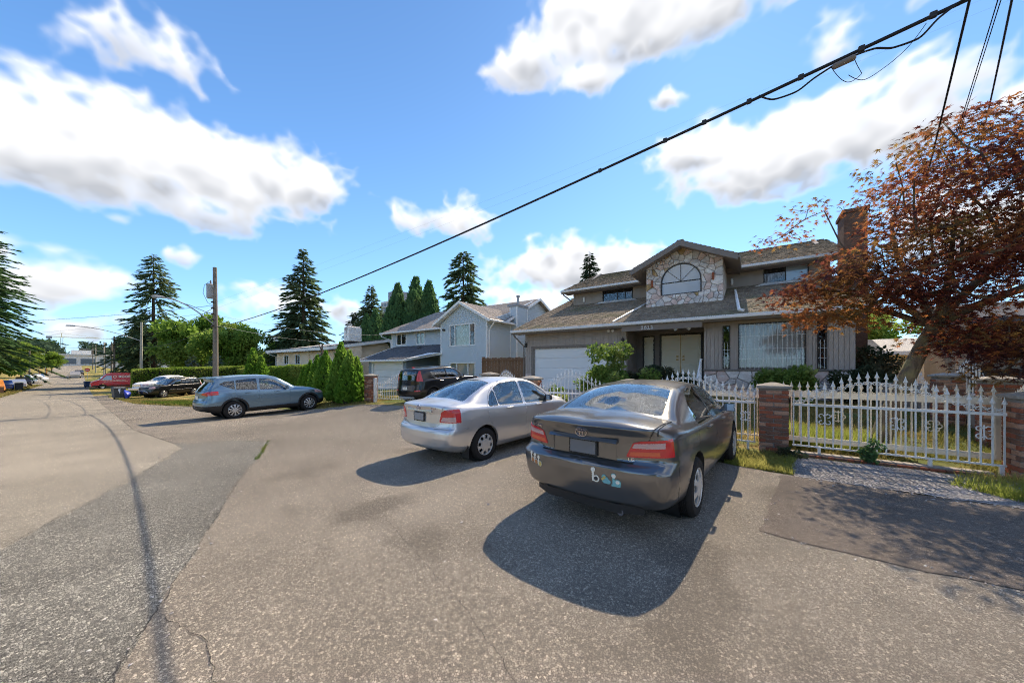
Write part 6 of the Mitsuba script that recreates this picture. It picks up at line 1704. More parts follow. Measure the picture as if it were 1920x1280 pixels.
FY = 8.2
GP = 'white spear fences along the street'
pillar(.32, FY, Z(.3, FY) - .02, 1.32, 'brick pillar nearest the charcoal sedan, between two white fence runs')
pillar(3.27, FY, Z(3.1, FY) - .02, 1.26, 'brick pillar at the end of the near fence, shadowed by the red maple')
pillar(-2.38, FY, Z(-2.4, FY) - .02, 1.34, 'brick pillar whose cap shows above the roof of the charcoal sedan')
pillar(-5.12, FY, Z(-5.1, FY) - .02, 1.38, 'brick pillar at the driveway, seen just over the silver sedan')
pillar(3.95, 11.0, .02, 1.42, 'brick pillar in the side fence with a broad pale cap, behind the near fence')
pillar(3.9, 13.0, .05, 1.42, 'brick pillar in the side fence next to the maple trunk, furthest back')
pillar(-14.75, 9.35, Z(-14.7, 9.3) - .02, 1.30, 'narrow brick pillar between the cedar shrub and the white gate')
pillar(-7.55, 9.35, Z(-7.5, 9.3) - .02, 1.42, 'brick pillar in front of the blue house, right of the black hatchback')
fence('spear_fence', 'near white spear fence with scroll rosettes, before the gravel strip', (.62, FY), (3.0, FY), 23, .17, 1.20, .36, GP, posts=(.15, .42, .70, .99), rosettes=((.18, .70, 0), (.55, .70, 0), (.92, .66, 0)))
fence('spear_fence', 'white spear fence right behind the charcoal sedan', (-2.08, FY), (.03, FY), 21, .15, 1.20, .40, GP, posts=(.2, .6, .95), rosettes=((.5, .66, 0), (.93, .66, 0)))
fence('spear_fence', 'white spear fence between the silver sedan and the charcoal one', (-4.82, FY), (-2.68, FY), 21, .15, 1.20, .40, GP, posts=(.1, .6, .95), rosettes=((.5, .66, 0),))
fence('sliding_gate', 'long cream sliding gate standing behind the near white fence', (.50, 8.62), (3.05, 8.62), 22, .26, 1.36, 0.0, GP, 'gate_cream', .11, (), True, ((.31, .72, 1), (.76, .66, 1)), 'gate', .5)
gk = 'sliding_gate'
part(gk, 'end_frame', cham(3.05, 3.12, 8.585, 8.655, .22, 1.20, .006), 'gate_cream')
part(gk, 'bottom_rail', cham(.45, 3.12, 8.59, 8.65, .20, .27, .006), 'gate_cream')
fence('spear_fence', 'cream railed inner fence behind the white fence of the charcoal sedan', (-2.1, 8.7), (.2, 8.7), 20, .2, 1.30, 0.0, GP, 'gate_cream', .08)
fence('spear_fence', 'white side fence whose spears rise to a point beside the end pillar', (3.62, 8.6), (3.92, 10.6), 18, .2, 1.15, .28, GP, scrolls=False)
fence('spear_fence', 'white side fence seen end on between the two side pillars', (4.25, 12.0), (4.15, 14.0), 17, .2, 1.25, .62, GP, scrolls=False)
fence('spear_fence', 'white side fence seen end on behind the furthest side pillar', (4.1, 14.9), (4.05, 17), 17, .3, 1.25, .62, GP, scrolls=False)
k = fence('arched_gate', 'white arched gate leaf between the narrow brick pillar and the black hatchback', (-14.3, 9.42), (-12.3, 9.95), 17, .15, .95, .42, GP, rosettes=((.1, .42, 0), (.9, .42, 0)), cat_='gate', peak=.62)
part(k, 'gate_post', cham(-14.48, -14.36, 9.3, 9.42, 0, 1.12, .01), 'white_metal')
part(k, 'mid_rail', move(cham(0, 2.07, -.014, .014, .88, .91, .003), (-14.3, 9.42, 0), math.atan2(.53, 2.0)), 'white_metal')
fence('spear_fence', 'short run of white spears before the brown board fence', (-7.2, 9.2), (-5.45, FY + .1), 15, .15, 1.22, .36, GP)
cb = thing('brick_edging', 'row of bricks on edge under the near white fence', 'edging')
for i in range(31):
    part(cb, 'brick', pr_.choice(BRICKS[.10]), pr_.choice(['brick_red', 'brick_brown']), to=tf((.62 + i * .083, FY - .12 + pr_.uniform(-.008, .008), Z(.62 + i * .08, FY - .1) - .01), math.pi / 2 + pr_.uniform(-.06, .06), .72))
part(cb, 'footing', cham(.55, 2.9, FY - .06, FY + .10, -.1, .075, .01), 'concrete')

# ------------------------------------------------------------------ poles, cables, lamps
pole = thing('utility_pole', 'tall wooden utility pole with a grey transformer and a street lamp arm', 'utility pole', 'utility poles along the street')
px_, py_ = -26.8, 6.6
pz = Z(px_, py_)
part(pole, 'shaft', tube([(px_, py_, pz - .5), (px_ + .02, py_, pz + 4), (px_ - .12, py_, 7.72)], [.155, .13, .10], 14), 'pole_wood', 40)
tr = part(pole, 'transformer', lathe([(0, 0), (.18, 0), (.21, .03), (.21, .78), (.23, .82), (.18, .88), (0, .9)], 20), 'grey_metal', 35, tf((px_ - .52, py_ - .1, 5.86)))
part(tr, 'bushing', tube([(px_ - .52, py_ - .1, 6.75), (px_ - .52, py_ - .1, 6.98)], [.05, .03], 8), 'trim_taupe')
part(pole, 'bracket', cat([bx(px_ - .34, px_, py_ - .1, py_ - .03, 6.0, 6.07), bx(px_ - .34, px_, py_ - .1, py_ - .03, 6.5, 6.57)]), 'grey_metal')
part(pole, 'jumper_wire', tube([(px_ - .52, py_ - .1, 6.95), (px_ - .95, py_ - .3, 6.7), (px_ - 1.0, py_ - .35, 6.2), (px_ - .7, py_ - .2, 5.6), (px_ - .2, py_ - .1, 5.4)], .012, 5), 'cable_black', True)
t = np.linspace(0, 1, 12)
ax, ay = px_ - .1, py_ - 2.2
arm = part(pole, 'lamp_arm', cat([tube(np.column_stack([px_ + (ax - px_) * t, py_ + (ay - py_) * t, 4.15 + 1.35 * np.sin(t * math.pi * .5)]), .035, 8), tube(np.column_stack([px_ + (ax - px_) * t * .7, py_ + (ay - py_) * t * .7, 4.85 + .45 * np.sin(t * math.pi * .5) ** 2]), .02, 6)]), 'grey_metal', 40)
part(arm, 'lamp_head', hull([(ax + a, ay - q, 5.5 + b) for a, q, b in ((-.08, 0, .05), (.08, 0, .05), (-.13, .5, .05), (.13, .5, .05), (-.12, .45, -.06), (.12, .45, -.06), (0, .2, .12), (-.06, 0, -.03), (.06, 0, -.03))]), 'grey_metal', 40)
part(pole, 'insulator', cat([tube([(px_, py_, 7.4), (px_ - .22, py_, 7.25), (px_ - .26, py_, 7.05)], .035, 6), tube([(px_ + .24, py_ - .1, 6.8), (px_ + .24, py_ - .1, 7.0)], [.045, .03], 6)]), 'trim_taupe')
for i in range(5):
    part(pole, 'clamp', cham(px_ - .17, px_ + .19, py_ - .19, py_ - .09, 4.1 + i * .36, 4.19 + i * .36, .02), 'dark_frame')

POLES = [(-56.5, 7.4, 8.2, 'pole_pale', 'pale concrete lamp pole rising before the green maples', (-4.6, 1.3)), (-88, 8.4, 8.6, 'pole_wood', 'dark bare pole standing before the tall sparse spruce', None), (-100, 9.2, 8.2, 'pole_wood', 'weathered pole behind the red van', None),
         (-128, 10.6, 9.2, 'pole_pale', 'pale lamp pole far down the street with its arm over the road', (-5.5, .8)), (-150, 12.6, 9.4, 'pole_wood', 'thin pole far off, left of the far lamp pole', None), (-176, 12.8, 9, 'pole_pale', 'far pale pole beside the red road sign', None), (-205, 14.2, 9.5, 'pole_wood', 'furthest pole in the street row', None), (-122, .2, 6.6, 'pole_wood', 'dark post in front of the yellowish trees across the road', None)]
for (x, y, h, m_, lab, ar) in POLES:
    k = thing('utility_pole' if ar is None else 'lamp_pole', lab, 'pole', 'utility poles along the street')
    z0 = Z(x, y)
    part(k, 'shaft', tube([(x, y, z0 - .4), (x, y, z0 + h)], [.15, .10], 10), m_, 40)
    if ar:
        t = np.linspace(0, 1, 9)
        a_ = part(k, 'lamp_arm', tube(np.column_stack([x - t * .6, y + ar[0] * t, z0 + h * .74 + ar[1] * np.sin(t * math.pi / 2)]), .045, 6), 'grey_metal', 40)
        part(a_, 'lamp_head', hull([(x - .6 + a, y + ar[0] - q, z0 + h * .74 + ar[1] + b) for a in (-.14, .14) for q, b in ((0, -.05), (0, .08), (.6, -.06), (.55, .06))]), 'grey_metal', 40)


def cable(name, label, a, b, sag, r, mat_='cable_black', n=40, parts=None, group='overhead cables'):
    t = np.linspace(0, 1, n)[:, None]
    p = np.array(a) * (1 - t) + np.array(b) * t
    p[:, 2] -= sag * 4 * t[:, 0] * (1 - t[:, 0])
    k = thing(name, label, 'cable', group)
    put(tube(p, r, 6), mat_, k, True)
    return k, p


RP = (5.6, 4.60, 5.30)
kc, pm = cable('overhead_cable', 'thick black cable crossing the whole sky from the pole to the top corner', (px_, py_ - .05, 4.02), RP, .52, .017, n=70)
lashings = []
for i, q in enumerate((.78, .805, .822, .836, .846, .856, .864, .872)):
    c_ = pm[int(q * 69)]
    part(kc, 'clamp', move(cham(-.025, .025, -.016, .016, -.022, .035, .006), tuple(c_)), 'dark_frame')


def along(q, dz=0.0, dy=0.0):
    c_ = np.array([np.interp(q, np.linspace(0, 1, 70), pm[:, i]) for i in range(3)])
    return c_ + [0, dy, dz]


def loop(label, qs, drops, r, dy=-.03):
    t = np.linspace(0, 1, 40)
    q = np.interp(t, np.linspace(0, 1, len(qs)), qs)
    dz = PchipInterpolator(np.linspace(0, 1, len(drops)), drops)(t)
    k = thing('cable_loop', label, 'cable', 'overhead cables')
    put(tube(np.array([along(a, b, dy) for a, b in zip(q, dz)]), r, 6), 'cable_black', k, True)


loop('slack black loop hanging under the thick cable before the splice case', (.829, .849), (0, -.13, -.15, -.09, -.05), .009)
loop('slack black loop hanging under the thick cable beyond the splice case', (.853, .875), (-.05, -.07, -.15, -.17, -.06, 0), .009)
loop('thin drop wire hooked under the thick cable near the top corner', (.852, .868), (-.22, -.34, -.30, -.22, -.06), .003)
loop('thin bowed wire dangling below the splice case', (.848, .855, .853), (-.06, -.30, -.20, -.03), .003)
sp = thing('splice_case', 'grey splice case hanging on the thick cable', 'splice case', 'overhead cables')
c_ = along(.851, -.06, -.02)
sl_ = unit(along(.86) - along(.84))
put(tube([c_ - sl_ * .09, c_ - sl_ * .075, c_ + sl_ * .075, c_ + sl_ * .09], [.016, .03, .03, .016], 10), 'trim_taupe', sp, 40)
cable('service_wire', 'wavy black service drop running down into the red maple, leftmost', (1.60, 4.85, 5.0), (3.9, 15.5, 5.4), .10, .010)
cable('service_wire', 'thin twin wire running down into the red maple beside the service drop', (1.78, 4.84, 5.02), (4.2, 15.5, 5.6), .08, .0045)
cable('service_wire', 'second thin twin wire running down into the red maple', (1.80, 4.84, 5.02), (4.2, 15.6, 5.5), .10, .004)
cable('service_wire', 'black wire falling steeply to the top of the red maple', (1.84, 4.83, 5.02), (3.8, 11.2, 6.2), .06, .009)
cable('service_wire', 'faint thin wire near the edge of the sky over the maple', (1.92, 4.83, 5.05), (4.6, 11.6, 6.6), .05, .003)
cable('service_wire', 'faint grey wire at the very edge over the maple', (2.0, 4.82, 5.05), (5.0, 11.5, 6.6), .05, .003, 'grey_metal')
cable('street_wire', 'wire from the big pole across the road to the left trees', (px_, py_, 5.4), (-75, -8, 6.5), .5, .012)
cable('street_wire', 'thin lower wire from the big pole across to the left trees', (px_, py_, 5.0), (-80, -7, 5.2), .5, .007)
cable('street_wire', 'wire hanging from the pale lamp pole to the big pole', (-56.5, 7.4, 5.2), (px_, py_, 5.3), .4, .012)
cable('street_wire', 'lower wire between the pale lamp pole and the big pole', (-56.5, 7.4, 4.0), (px_, py_, 4.2), .5, .016)
cable('street_wire', 'wire from the pale lamp pole on to the bare pole', (-88, 8.4, 5.0), (-56.5, 7.4, 4.6), .4, .016)
cable('street_wire', 'wire from the bare pole to the far lamp pole', (-128, 10.6, 5.0), (-88, 8.4, 5.2), .5, .02)
cable('house_wire', 'pale wire from the big pole to the roof of the cream house', (px_, py_, 4.2), (-37.5, 20.5, 4.6), .4, .008, 'grey_metal')
cable('house_wire', 'wire from the big pole past the white chimney to the blue house', (px_, py_, 4.8), (-29.5, 21.5, 5.0), .5, .008, 'grey_metal')
cable('high_wire', 'very thin high wire slanting up over the crossover', (px_, py_, 5.2), (10, 22, 16), .3, .002, 'grey_metal')
cable('high_wire', 'second very thin high wire slanting up over the crossover', (px_, py_, 5.6), (8, 23, 17), .3, .002, 'grey_metal')

# ------------------------------------------------------------------ bins, van, far cars, signs
def wheelie(name, label, loc, rz, bodym, bag=None, s=1.0):
    k = thing(name, label, 'bin', 'wheeled bins at the kerb')
    M = tf((*loc, Z(*loc) + .01), rz, s)
    part(k, 'body', hull([(a * .27, b * .29, .12) for a in (-1, 1) for b in (-1, 1)] + [(a * .36, b * .36, .98) for a in (-1, 1) for b in (-1, 1)]), bodym, False, M)
    part(k, 'rim', cham(-.39, .39, -.39, .39, .94, .99, .012), bodym, False, M)
    part(k, 'lid', hull([(a * .38, b * .38, .99) for a in (-1, 1) for b in (-1, 1)] + [(a * .25, b * .3, 1.08) for a in (-1, 1) for b in (-1, 1)] + [(-.46, -.25, 1.0), (-.46, .25, 1.0)]), bodym, False, M)
    for q in (1, -1):
        part(k, 'wheel', lathe([(0, -.03), (.10, -.03), (.12, -.02), (.12, .02), (.10, .03), (0, .03)], 20, 'y'), 'rubber', 40, M @ T().translate([.28, q * .30, .12]))
    part(k, 'handle', tube([(.36, -.28, .92), (.47, -.28, .96), (.47, .28, .96), (.36, .28, .92)], .016, 6), bodym, False, M)
    return k


wheelie('wheeled_bin', 'large grey wheeled bin with a blue bag, on the verge by the hedge', (-47.2, 4.75), .15, 'bin_grey', s=1.05)
bg = thing('rubbish_bag', 'blue plastic bag leaning against the grey bin', 'bag')
r9 = np.random.default_rng(9)
put(hull(np.array([-46.5, 5.2, Z(-46.5, 5.2) + .42]) + r9.normal(0, 1, (40, 3)) * [.10, .10, .19]), 'bag_blue', bg, 60)
bg = thing('rubbish_bag', 'white plastic scrap caught between the grey bin and the blue bag', 'bag')
put(hull(np.array([-46.6, 4.75, Z(-46.6, 4.8) + .75]) + r9.normal(0, 1, (16, 3)) * [.16, .05, .12]), 'bag_white', bg, 60)
wheelie('wheeled_bin', 'dark blue wheeled bin by the nose of the red van', (-88.5, 5.6), .2, 'bin_blue')
wheelie('wheeled_bin', 'black wheeled bin beside the dark blue one', (-87, 6.6), .2, 'bin_grey')
wheelie('wheeled_bin', 'grey wheeled bin at the left verge by the orange car', (-88, -.75), .1, 'bin_grey')
cr = thing('wooden_crate', 'brown wooden crate on the left verge before the orange car', 'crate')
for j in range(3):
    for (a, b, c, d) in ((-.5, .5, -.4, -.37), (-.5, .5, .37, .4), (-.5, -.47, -.37, .37), (.47, .5, -.37, .37)):
        part(cr, 'plank', move(bx(a, b, c, d, .03 + j * .28, .29 + j * .28), (-78, -2.25, Z(-78, -2.25)), .2), 'crate_brown')
part(cr, 'floor', move(bx(-.47, .47, -.37, .37, .05, .08), (-78, -2.25, Z(-78, -2.25)), .2), 'crate_brown')

# red van
V = thing('delivery_van', 'red delivery van with white lettering on its side, behind the hedge', 'van')
VM = tf((-82.5, 8.5, Z(-82.5, 7.5) + .0), -math.pi / 2)
prof = rounded([(0, .35), (0, 2.25), (.15, 2.42), (3.9, 2.45), (4.5, 2.3), (5.15, 1.45), (5.85, 1.15), (6.0, .95), (6.0, .4)], .08)
for wx in (1.2, 4.9):
    prof = prof.difference(Point(wx, .36).buffer(.44))
sd = [(lambda m: (m[0] - [3, 0, 0], m[1]))(wall_xz(prof, a, b)) for a, b in ((-.97, .97),)]
wv_ = sd[0][0].copy()
wv_[:, 1] *= np.interp(wv_[:, 2], [0, 1.1, 2.5], [1, 1, .84])
part(V, 'body', (wv_, sd[0][1]), 'paint_red', False, VM)
part(V, 'windshield', hull([(1.52, y, 2.22) for y in (-.72, .72)] + [(2.17, y, 1.48) for y in (-.84, .84)] + [(1.50, y, 2.20) for y in (-.72, .72)]), 'pane_sky_tint', False, VM)
for s in (1, -1):
    part(V, 'side_window', hull([(x, s * (.985 - (z - 1.1) * .115), z) for x, z in ((.95, 1.4), (.98, 2.05), (1.5, 2.05), (2.0, 1.4))] + [(x, s * (.96 - (z - 1.1) * .115), z) for x, z in ((.95, 1.4), (.98, 2.05), (1.5, 2.05), (2.0, 1.4))]), 'pane_sky_tint', False, VM)
    part(V, 'sill_band', cham(-2.95, 2.9, s * .965 - .02, s * .965 + .02, .42, .58, .01), 'black_plastic', False, VM)
    for wx in (1.2, 4.9):
        w_ = part(V, 'wheel', lathe([(.22, -.11), (.34, -.1), (.36, -.07), (.36, .07), (.34, .1), (.22, .11)], 32, 'y'), 'rubber', 40, VM @ T().translate([wx - 3, s * .84, .36]))
        part(w_, 'rim', lathe([(0, .07 * s), (.12, .08 * s), (.22, .1 * s), (.22, -.05 * s)], 24, 'y'), 'alloy', 40, VM @ T().translate([wx - 3, s * .84, .36]))
    tx = text_on('ROGERS', .34, .01)
    w_ = tx[0][:, 0].max()
    z_ = tx[0][:, 1] + 1.72
    yy = .985 - np.maximum(z_ - 1.1, 0) * .112
    xx = (tx[0][:, 0] - w_ / 2 + .25) * (1 if s < 0 else -1) - .4
    part(V, 'lettering', (np.column_stack([xx, s * (yy + tx[0][:, 2]), z_]), tx[1]), 'sticker_white', False, VM)
    rg_ = extrude(ringed(.20, .20, .06), .01)
    zz = rg_[0][:, 1] + 1.88
    part(V, 'logo', (np.column_stack([(rg_[0][:, 0] - w_ / 2 - .12) * (1 if s < 0 else -1) - .4, s * (.985 - np.maximum(zz - 1.1, 0) * .112 + rg_[0][:, 2]), zz]), rg_[1]), 'sticker_white', False, VM)
    for zc, a, b in ((1.35, -2.6, .3), (1.15, -2.0, .5)):
        part(V, 'stripe', cham(min(a * (1 if s < 0 else -1), b * (1 if s < 0 else -1)) - .2, max(a * (1 if s < 0 else -1), b * (1 if s < 0 else -1)) - .2, s * (.985 - (zc - 1.1) * .112) - .008, s * (.985 - (zc - 1.1) * .112) + .008, zc - .02, zc + .02, .003), 'sticker_white', False, VM)
    part(V, 'headlight', cham(2.75, 2.99, s * .72 - .14, s * .72 + .14, .85, 1.08, .03), 'lamp_clear', False, VM)
part(V, 'bumper', cham(2.85, 3.06, -.93, .93, .38, .66, .04), 'grey_metal', False, VM)


def far_car(name, label, catn, paint_, loc, rz, L, W, prof, wins, mats_=None, group='cars parked far down the street'):
    """A distant vehicle: shaped body, windows, wheels, lamps."""
    k = thing(name, label, catn, group)
    M = tf((*loc, Z(*loc) + .01), rz)
    pf = rounded([(a * L, b) for a, b in prof], .06)
    for wx in (.19, .80):
        pf = pf.difference(Point(wx * L, .33).buffer(.38))
    m = wall_xz(pf, -W / 2, W / 2)
    v = m[0] - [L / 2, 0, 0]
    v[:, 1] *= np.interp(v[:, 2], [.3, .6, .95, 1.5, 2.2], [.94, 1, .96, .78, .72]) * np.interp(np.abs(v[:, 0]) / (L / 2), [0, .8, 1], [1, .97, .84])
    part(k, 'body', (v, m[1]), paint_, False, M)
    for w in wins:
        wp = rounded([(a * L, b) for a, b in w], .03)
        q = wall_xz(wp, -W / 2 - .012, W / 2 + .012)
        v = q[0] - [L / 2, 0, 0]
        v[:, 1] *= np.interp(v[:, 2], [.3, .6, .95, 1.5, 2.2], [.94, 1, .96, .78, .72]) * np.interp(np.abs(v[:, 0]) / (L / 2), [0, .8, 1], [1, .97, .84])
        part(k, 'window', (v, q[1]), 'pane_sky_tint', False, M)
    for s in (1, -1):
        for wx in (.19, .80):
            w_ = part(k, 'wheel', lathe([(.2, -.1), (.31, -.09), (.33, -.06), (.33, .06), (.31, .09), (.2, .1)], 24, 'y'), 'rubber', 40, M @ T().translate([wx * L - L / 2, s * (W / 2 - .12), .33]))
            part(w_, 'rim', lathe([(0, .08 * s), (.2, .09 * s), (.2, 0)], 20, 'y'), 'alloy', 40, M @ T().translate([wx * L - L / 2, s * (W / 2 - .12), .33]))
        part(k, 'headlight', cham(L / 2 - .22, L / 2 - .0, s * W * .33 - .12, s * W * .33 + .12, .62, .75, .03), 'lamp_clear', False, M)
        part(k, 'tail_light', cham(-L / 2 - .0, -L / 2 + .2, s * W * .34 - .1, s * W * .34 + .1, .72, .92, .03), 'lamp_red', False, M)
    return k


SED = [(0, .3), (0, .9), (.03, 1.0), (.17, 1.03), (.33, 1.40), (.52, 1.43), (.70, 1.05), (.95, .86), (1, .7), (1, .3)]
SEDW = [[(.22, 1.03), (.34, 1.35), (.50, 1.38), (.66, 1.05)]]
SUVP = [(0, .35), (0, 1.0), (.03, 1.35), (.08, 1.62), (.5, 1.68), (.68, 1.15), (.96, 1.0), (1, .8), (1, .35)]
SUVW = [[(.07, 1.15), (.10, 1.55), (.48, 1.6), (.62, 1.18)]]
PKU = [(0, .45), (0, 1.1), (.36, 1.12), (.37, 1.68), (.42, 1.76), (.6, 1.74), (.72, 1.25), (.97, 1.1), (1, .9), (1, .45)]
PKW = [[(.40, 1.2), (.42, 1.65), (.58, 1.66), (.67, 1.24)]]
A_ = -math.pi / 2 + .25
for (nm, lab, cn, pt, loc, rz, L, W, pf, wn) in [
    ('parked_car', 'orange hatchback at the left edge behind the brown crate', 'car', 'paint_orange', (-82, -2.6), .05, 4.2, 1.75, SUVP, SUVW), ('parked_car', 'white car at the left edge behind the orange hatchback', 'car', 'paint_white', (-87, -4.2), .05, 4.4, 1.8, SED, SEDW),
    ('parked_car', 'bright blue sedan on the left verge behind the grey bin', 'car', 'paint_blue', (-89, -2.1), .05, 4.5, 1.8, SED, SEDW), ('parked_car', 'silver sedan second from the bin on the left verge', 'car', 'paint_silver', (-97, -1.0), .05, 4.5, 1.8, SED, SEDW),
    ('parked_car', 'dark red and black hatchback on the left verge under the dark post', 'car', 'paint_black', (-104, -.5), .05, 4.3, 1.8, SUVP, SUVW), ('parked_truck', 'white pickup with a canopy on the left verge', 'pickup truck', 'paint_white', (-121, .6), .45, 5.6, 1.9, PKU, PKW),
    ('parked_car', 'small grey car past the white pickup on the left verge', 'car', 'paint_steel_blue', (-132, 1.3), .1, 4.3, 1.75, SED, SEDW), ('parked_car', 'champagne wagon on the road far ahead, seen from its nose', 'car', 'paint_champagne', (-142, 7.0), -.05, 4.7, 1.9, SUVP, SUVW),
    ('parked_car', 'dark car parked just beyond the champagne wagon', 'car', 'paint_black', (-160, 8.6), -.05, 4.7, 1.8, SED, SEDW)]:
    far_car(nm, lab, cn, pt, loc, rz, L, W, pf, wn)

sg = thing('road_sign', 'round red road sign on a thin post by the far poles', 'sign')
sx, sy = -135, 8.5
part(sg, 'post', tube([(sx, sy, Z(sx, sy)), (sx, sy, Z(sx, sy) + 2.5)], .04, 6), 'grey_metal')
part(sg, 'plate', lathe([(0, -.02), (.42, -.02), (.42, .02), (0, .02)], 24, 'y'), 'sign_red', 30, T().translate([sx + .05, sy, Z(sx, sy) + 2.25]).rotate([0, 0, 1], 80))
part(sg, 'bar', bx(-.28, .28, -.035, .035, -.06, .06), 'sign_white', False, T().translate([sx + .05, sy, Z(sx, sy) + 2.25]).rotate([0, 0, 1], 80))
for i, (x, y) in enumerate(((-146, 4.6), (-168, 6.0))):
    fb = thing('site_fence', ('grey green hoarding panel with an orange post on the left verge', 'second grey green hoarding panel further along the left verge')[i], 'fence')
    for j in range(5):
        part(fb, 'panel', bx(x - 9 + j * 1.9, x - 7.2 + j * 1.9, y - 3, y - 2.94, Z(x, y), Z(x, y) + 2.2), 'far_glass' if i else 'siding_taupe')
    part(fb, 'post', tube([(x + .7, y - 2.9, Z(x, y)), (x + .7, y - 2.9, Z(x, y) + 1.7)], .09, 6), 'orange_paint')

# ------------------------------------------------------------------ far buildings, crane, tower
fbd = thing('far_building', 'long white low building with dark windows closing the street', 'building')
bx0, by0, bz = -262, 1.0, Z(-262, 8)
part(fbd, 'wall', bx(bx0 - 14, bx0, by0, by0 + 44, bz - 2, bz + 5.0), 'far_wall')
part(fbd, 'roof', cat([bx(bx0 - 14.5, bx0 + .6, by0 - .5, by0 + 44.5, bz + 5.0, bz + 5.6), bx(bx0 - 9, bx0 - 4, by0 + 11, by0 + 17, bz + 5.6, bz + 7.6), bx(bx0 - 9, bx0 - 4, by0 + 24, by0 + 27, bz + 5.6, bz + 6.6)]), 'far_wall')
for i in range(7):
    part(fbd, 'window', bx(bx0, bx0 + .15, by0 + 1.5 + i * 6.0, by0 + 6.2 + i * 6.0, bz + .9, bz + 3.4), 'far_glass')
tw = thing('tower_block', 'grey and white tower block showing above the cypress row', 'building')
tX, tY = -218.0, 152.0
part(tw, 'wall', bx(tX - 9, tX + 9, tY, tY + 16, 0, 50), 'far_wall')
part(tw, 'penthouse', bx(tX - 3, tX + 8, tY + 2, tY + 14, 50, 57), 'tower_grey')
for f_ in range(4):
    for i in range(5):
        part(tw, 'window', cat([bx(tX - 8.3 + i * 3.5, tX - 5.7 + i * 3.5, tY - .12, tY, 36 + f_ * 3.4, 38.4 + f_ * 3.4), ]), 'far_glass')
    for i in range(4):
        part(tw, 'window', bx(tX + 9, tX + 9.12, tY + 1 + i * 3.8, tY + 3.6 + i * 3.8, 36 + f_ * 3.4, 38.4 + f_ * 3.4), 'far_glass')
    part(tw, 'balcony', bx(tX - 9.6, tX + 9.6, tY - 1.1, tY - .13, 35.2 + f_ * 3.4, 35.5 + f_ * 3.4), 'far_wall')
tw2 = thing('tower_block', 'pale tower block behind the trees left of the cream house', 'building')
part(tw2, 'wall', bx(-330, -312, 116, 132, 0, 27), 'far_wall')
for f_ in range(3):
    for i in range(4):
        part(tw2, 'window', bx(-311.98, -311.8, 117.5 + i * 3.6, 119.8 + i * 3.6, 17 + f_ * 3.2, 19 + f_ * 3.2), 'far_glass')
crn = thing('tower_crane', 'tower crane standing far off over the street end', 'crane')
cx, cy, cz = -546.0, 18.8, 2.5
mast = []
for a in (-1, 1):
    for b in (-1, 1):
        mast.append(tube([(cx + a * .8, cy + b * .8, cz), (cx + a * .8, cy + b * .8, cz + 28)], .16, 5))
for i in range(13):
    mast.append(tube([(cx + .8, cy - .8, cz + i * 2.1), (cx + .8, cy + .8, cz + (i + 1) * 2.1)], .1, 4)); mast.append(tube([(cx - .8, cy + .8, cz + i * 2.1), (cx + .8, cy + .8, cz + (i + 1) * 2.1)], .1, 4))
part(crn, 'mast', cat(mast), 'crane_yellow')
part(crn, 'jib', cat([tube([(cx, cy - 9, cz + 28), (cx + 4, cy + 34, cz + 28.3)], .3, 5), tube([(cx, cy, cz + 28), (cx, cy, cz + 32)], .3, 5), tube([(cx, cy, cz + 32), (cx + 3, cy + 22, cz + 28.6)], .1, 4), tube([(cx, cy, cz + 32), (cx, cy - 8, cz + 28.2)], .1, 4)]), 'crane_yellow')
part(crn, 'counterweight', bx(cx - .8, cx + .8, cy - 9, cy - 5.5, cz + 26.4, cz + 28.6), 'tower_grey')
lc = thing('low_roof', 'grey flat carport roof behind the clipped hedge', 'carport')
part(lc, 'roof', cat([slab([(-70, 22, 1.9), (-54, 21, 1.9), (-54, 27, 2.3), (-70, 28, 2.3)], .3), slab([(-84, 24, 2.2), (-71, 23.5, 1.9), (-71, 30, 3.4), (-84, 30, 3.4)], .2)]), 'asphalt_shingle_dark')
part(lc, 'wall', cat([bx(-69, -55, 22.5, 26.5, -1.5, 1.9), bx(-83, -72, 25, 29.5, -1.5, 2.2)]), 'far_wall')

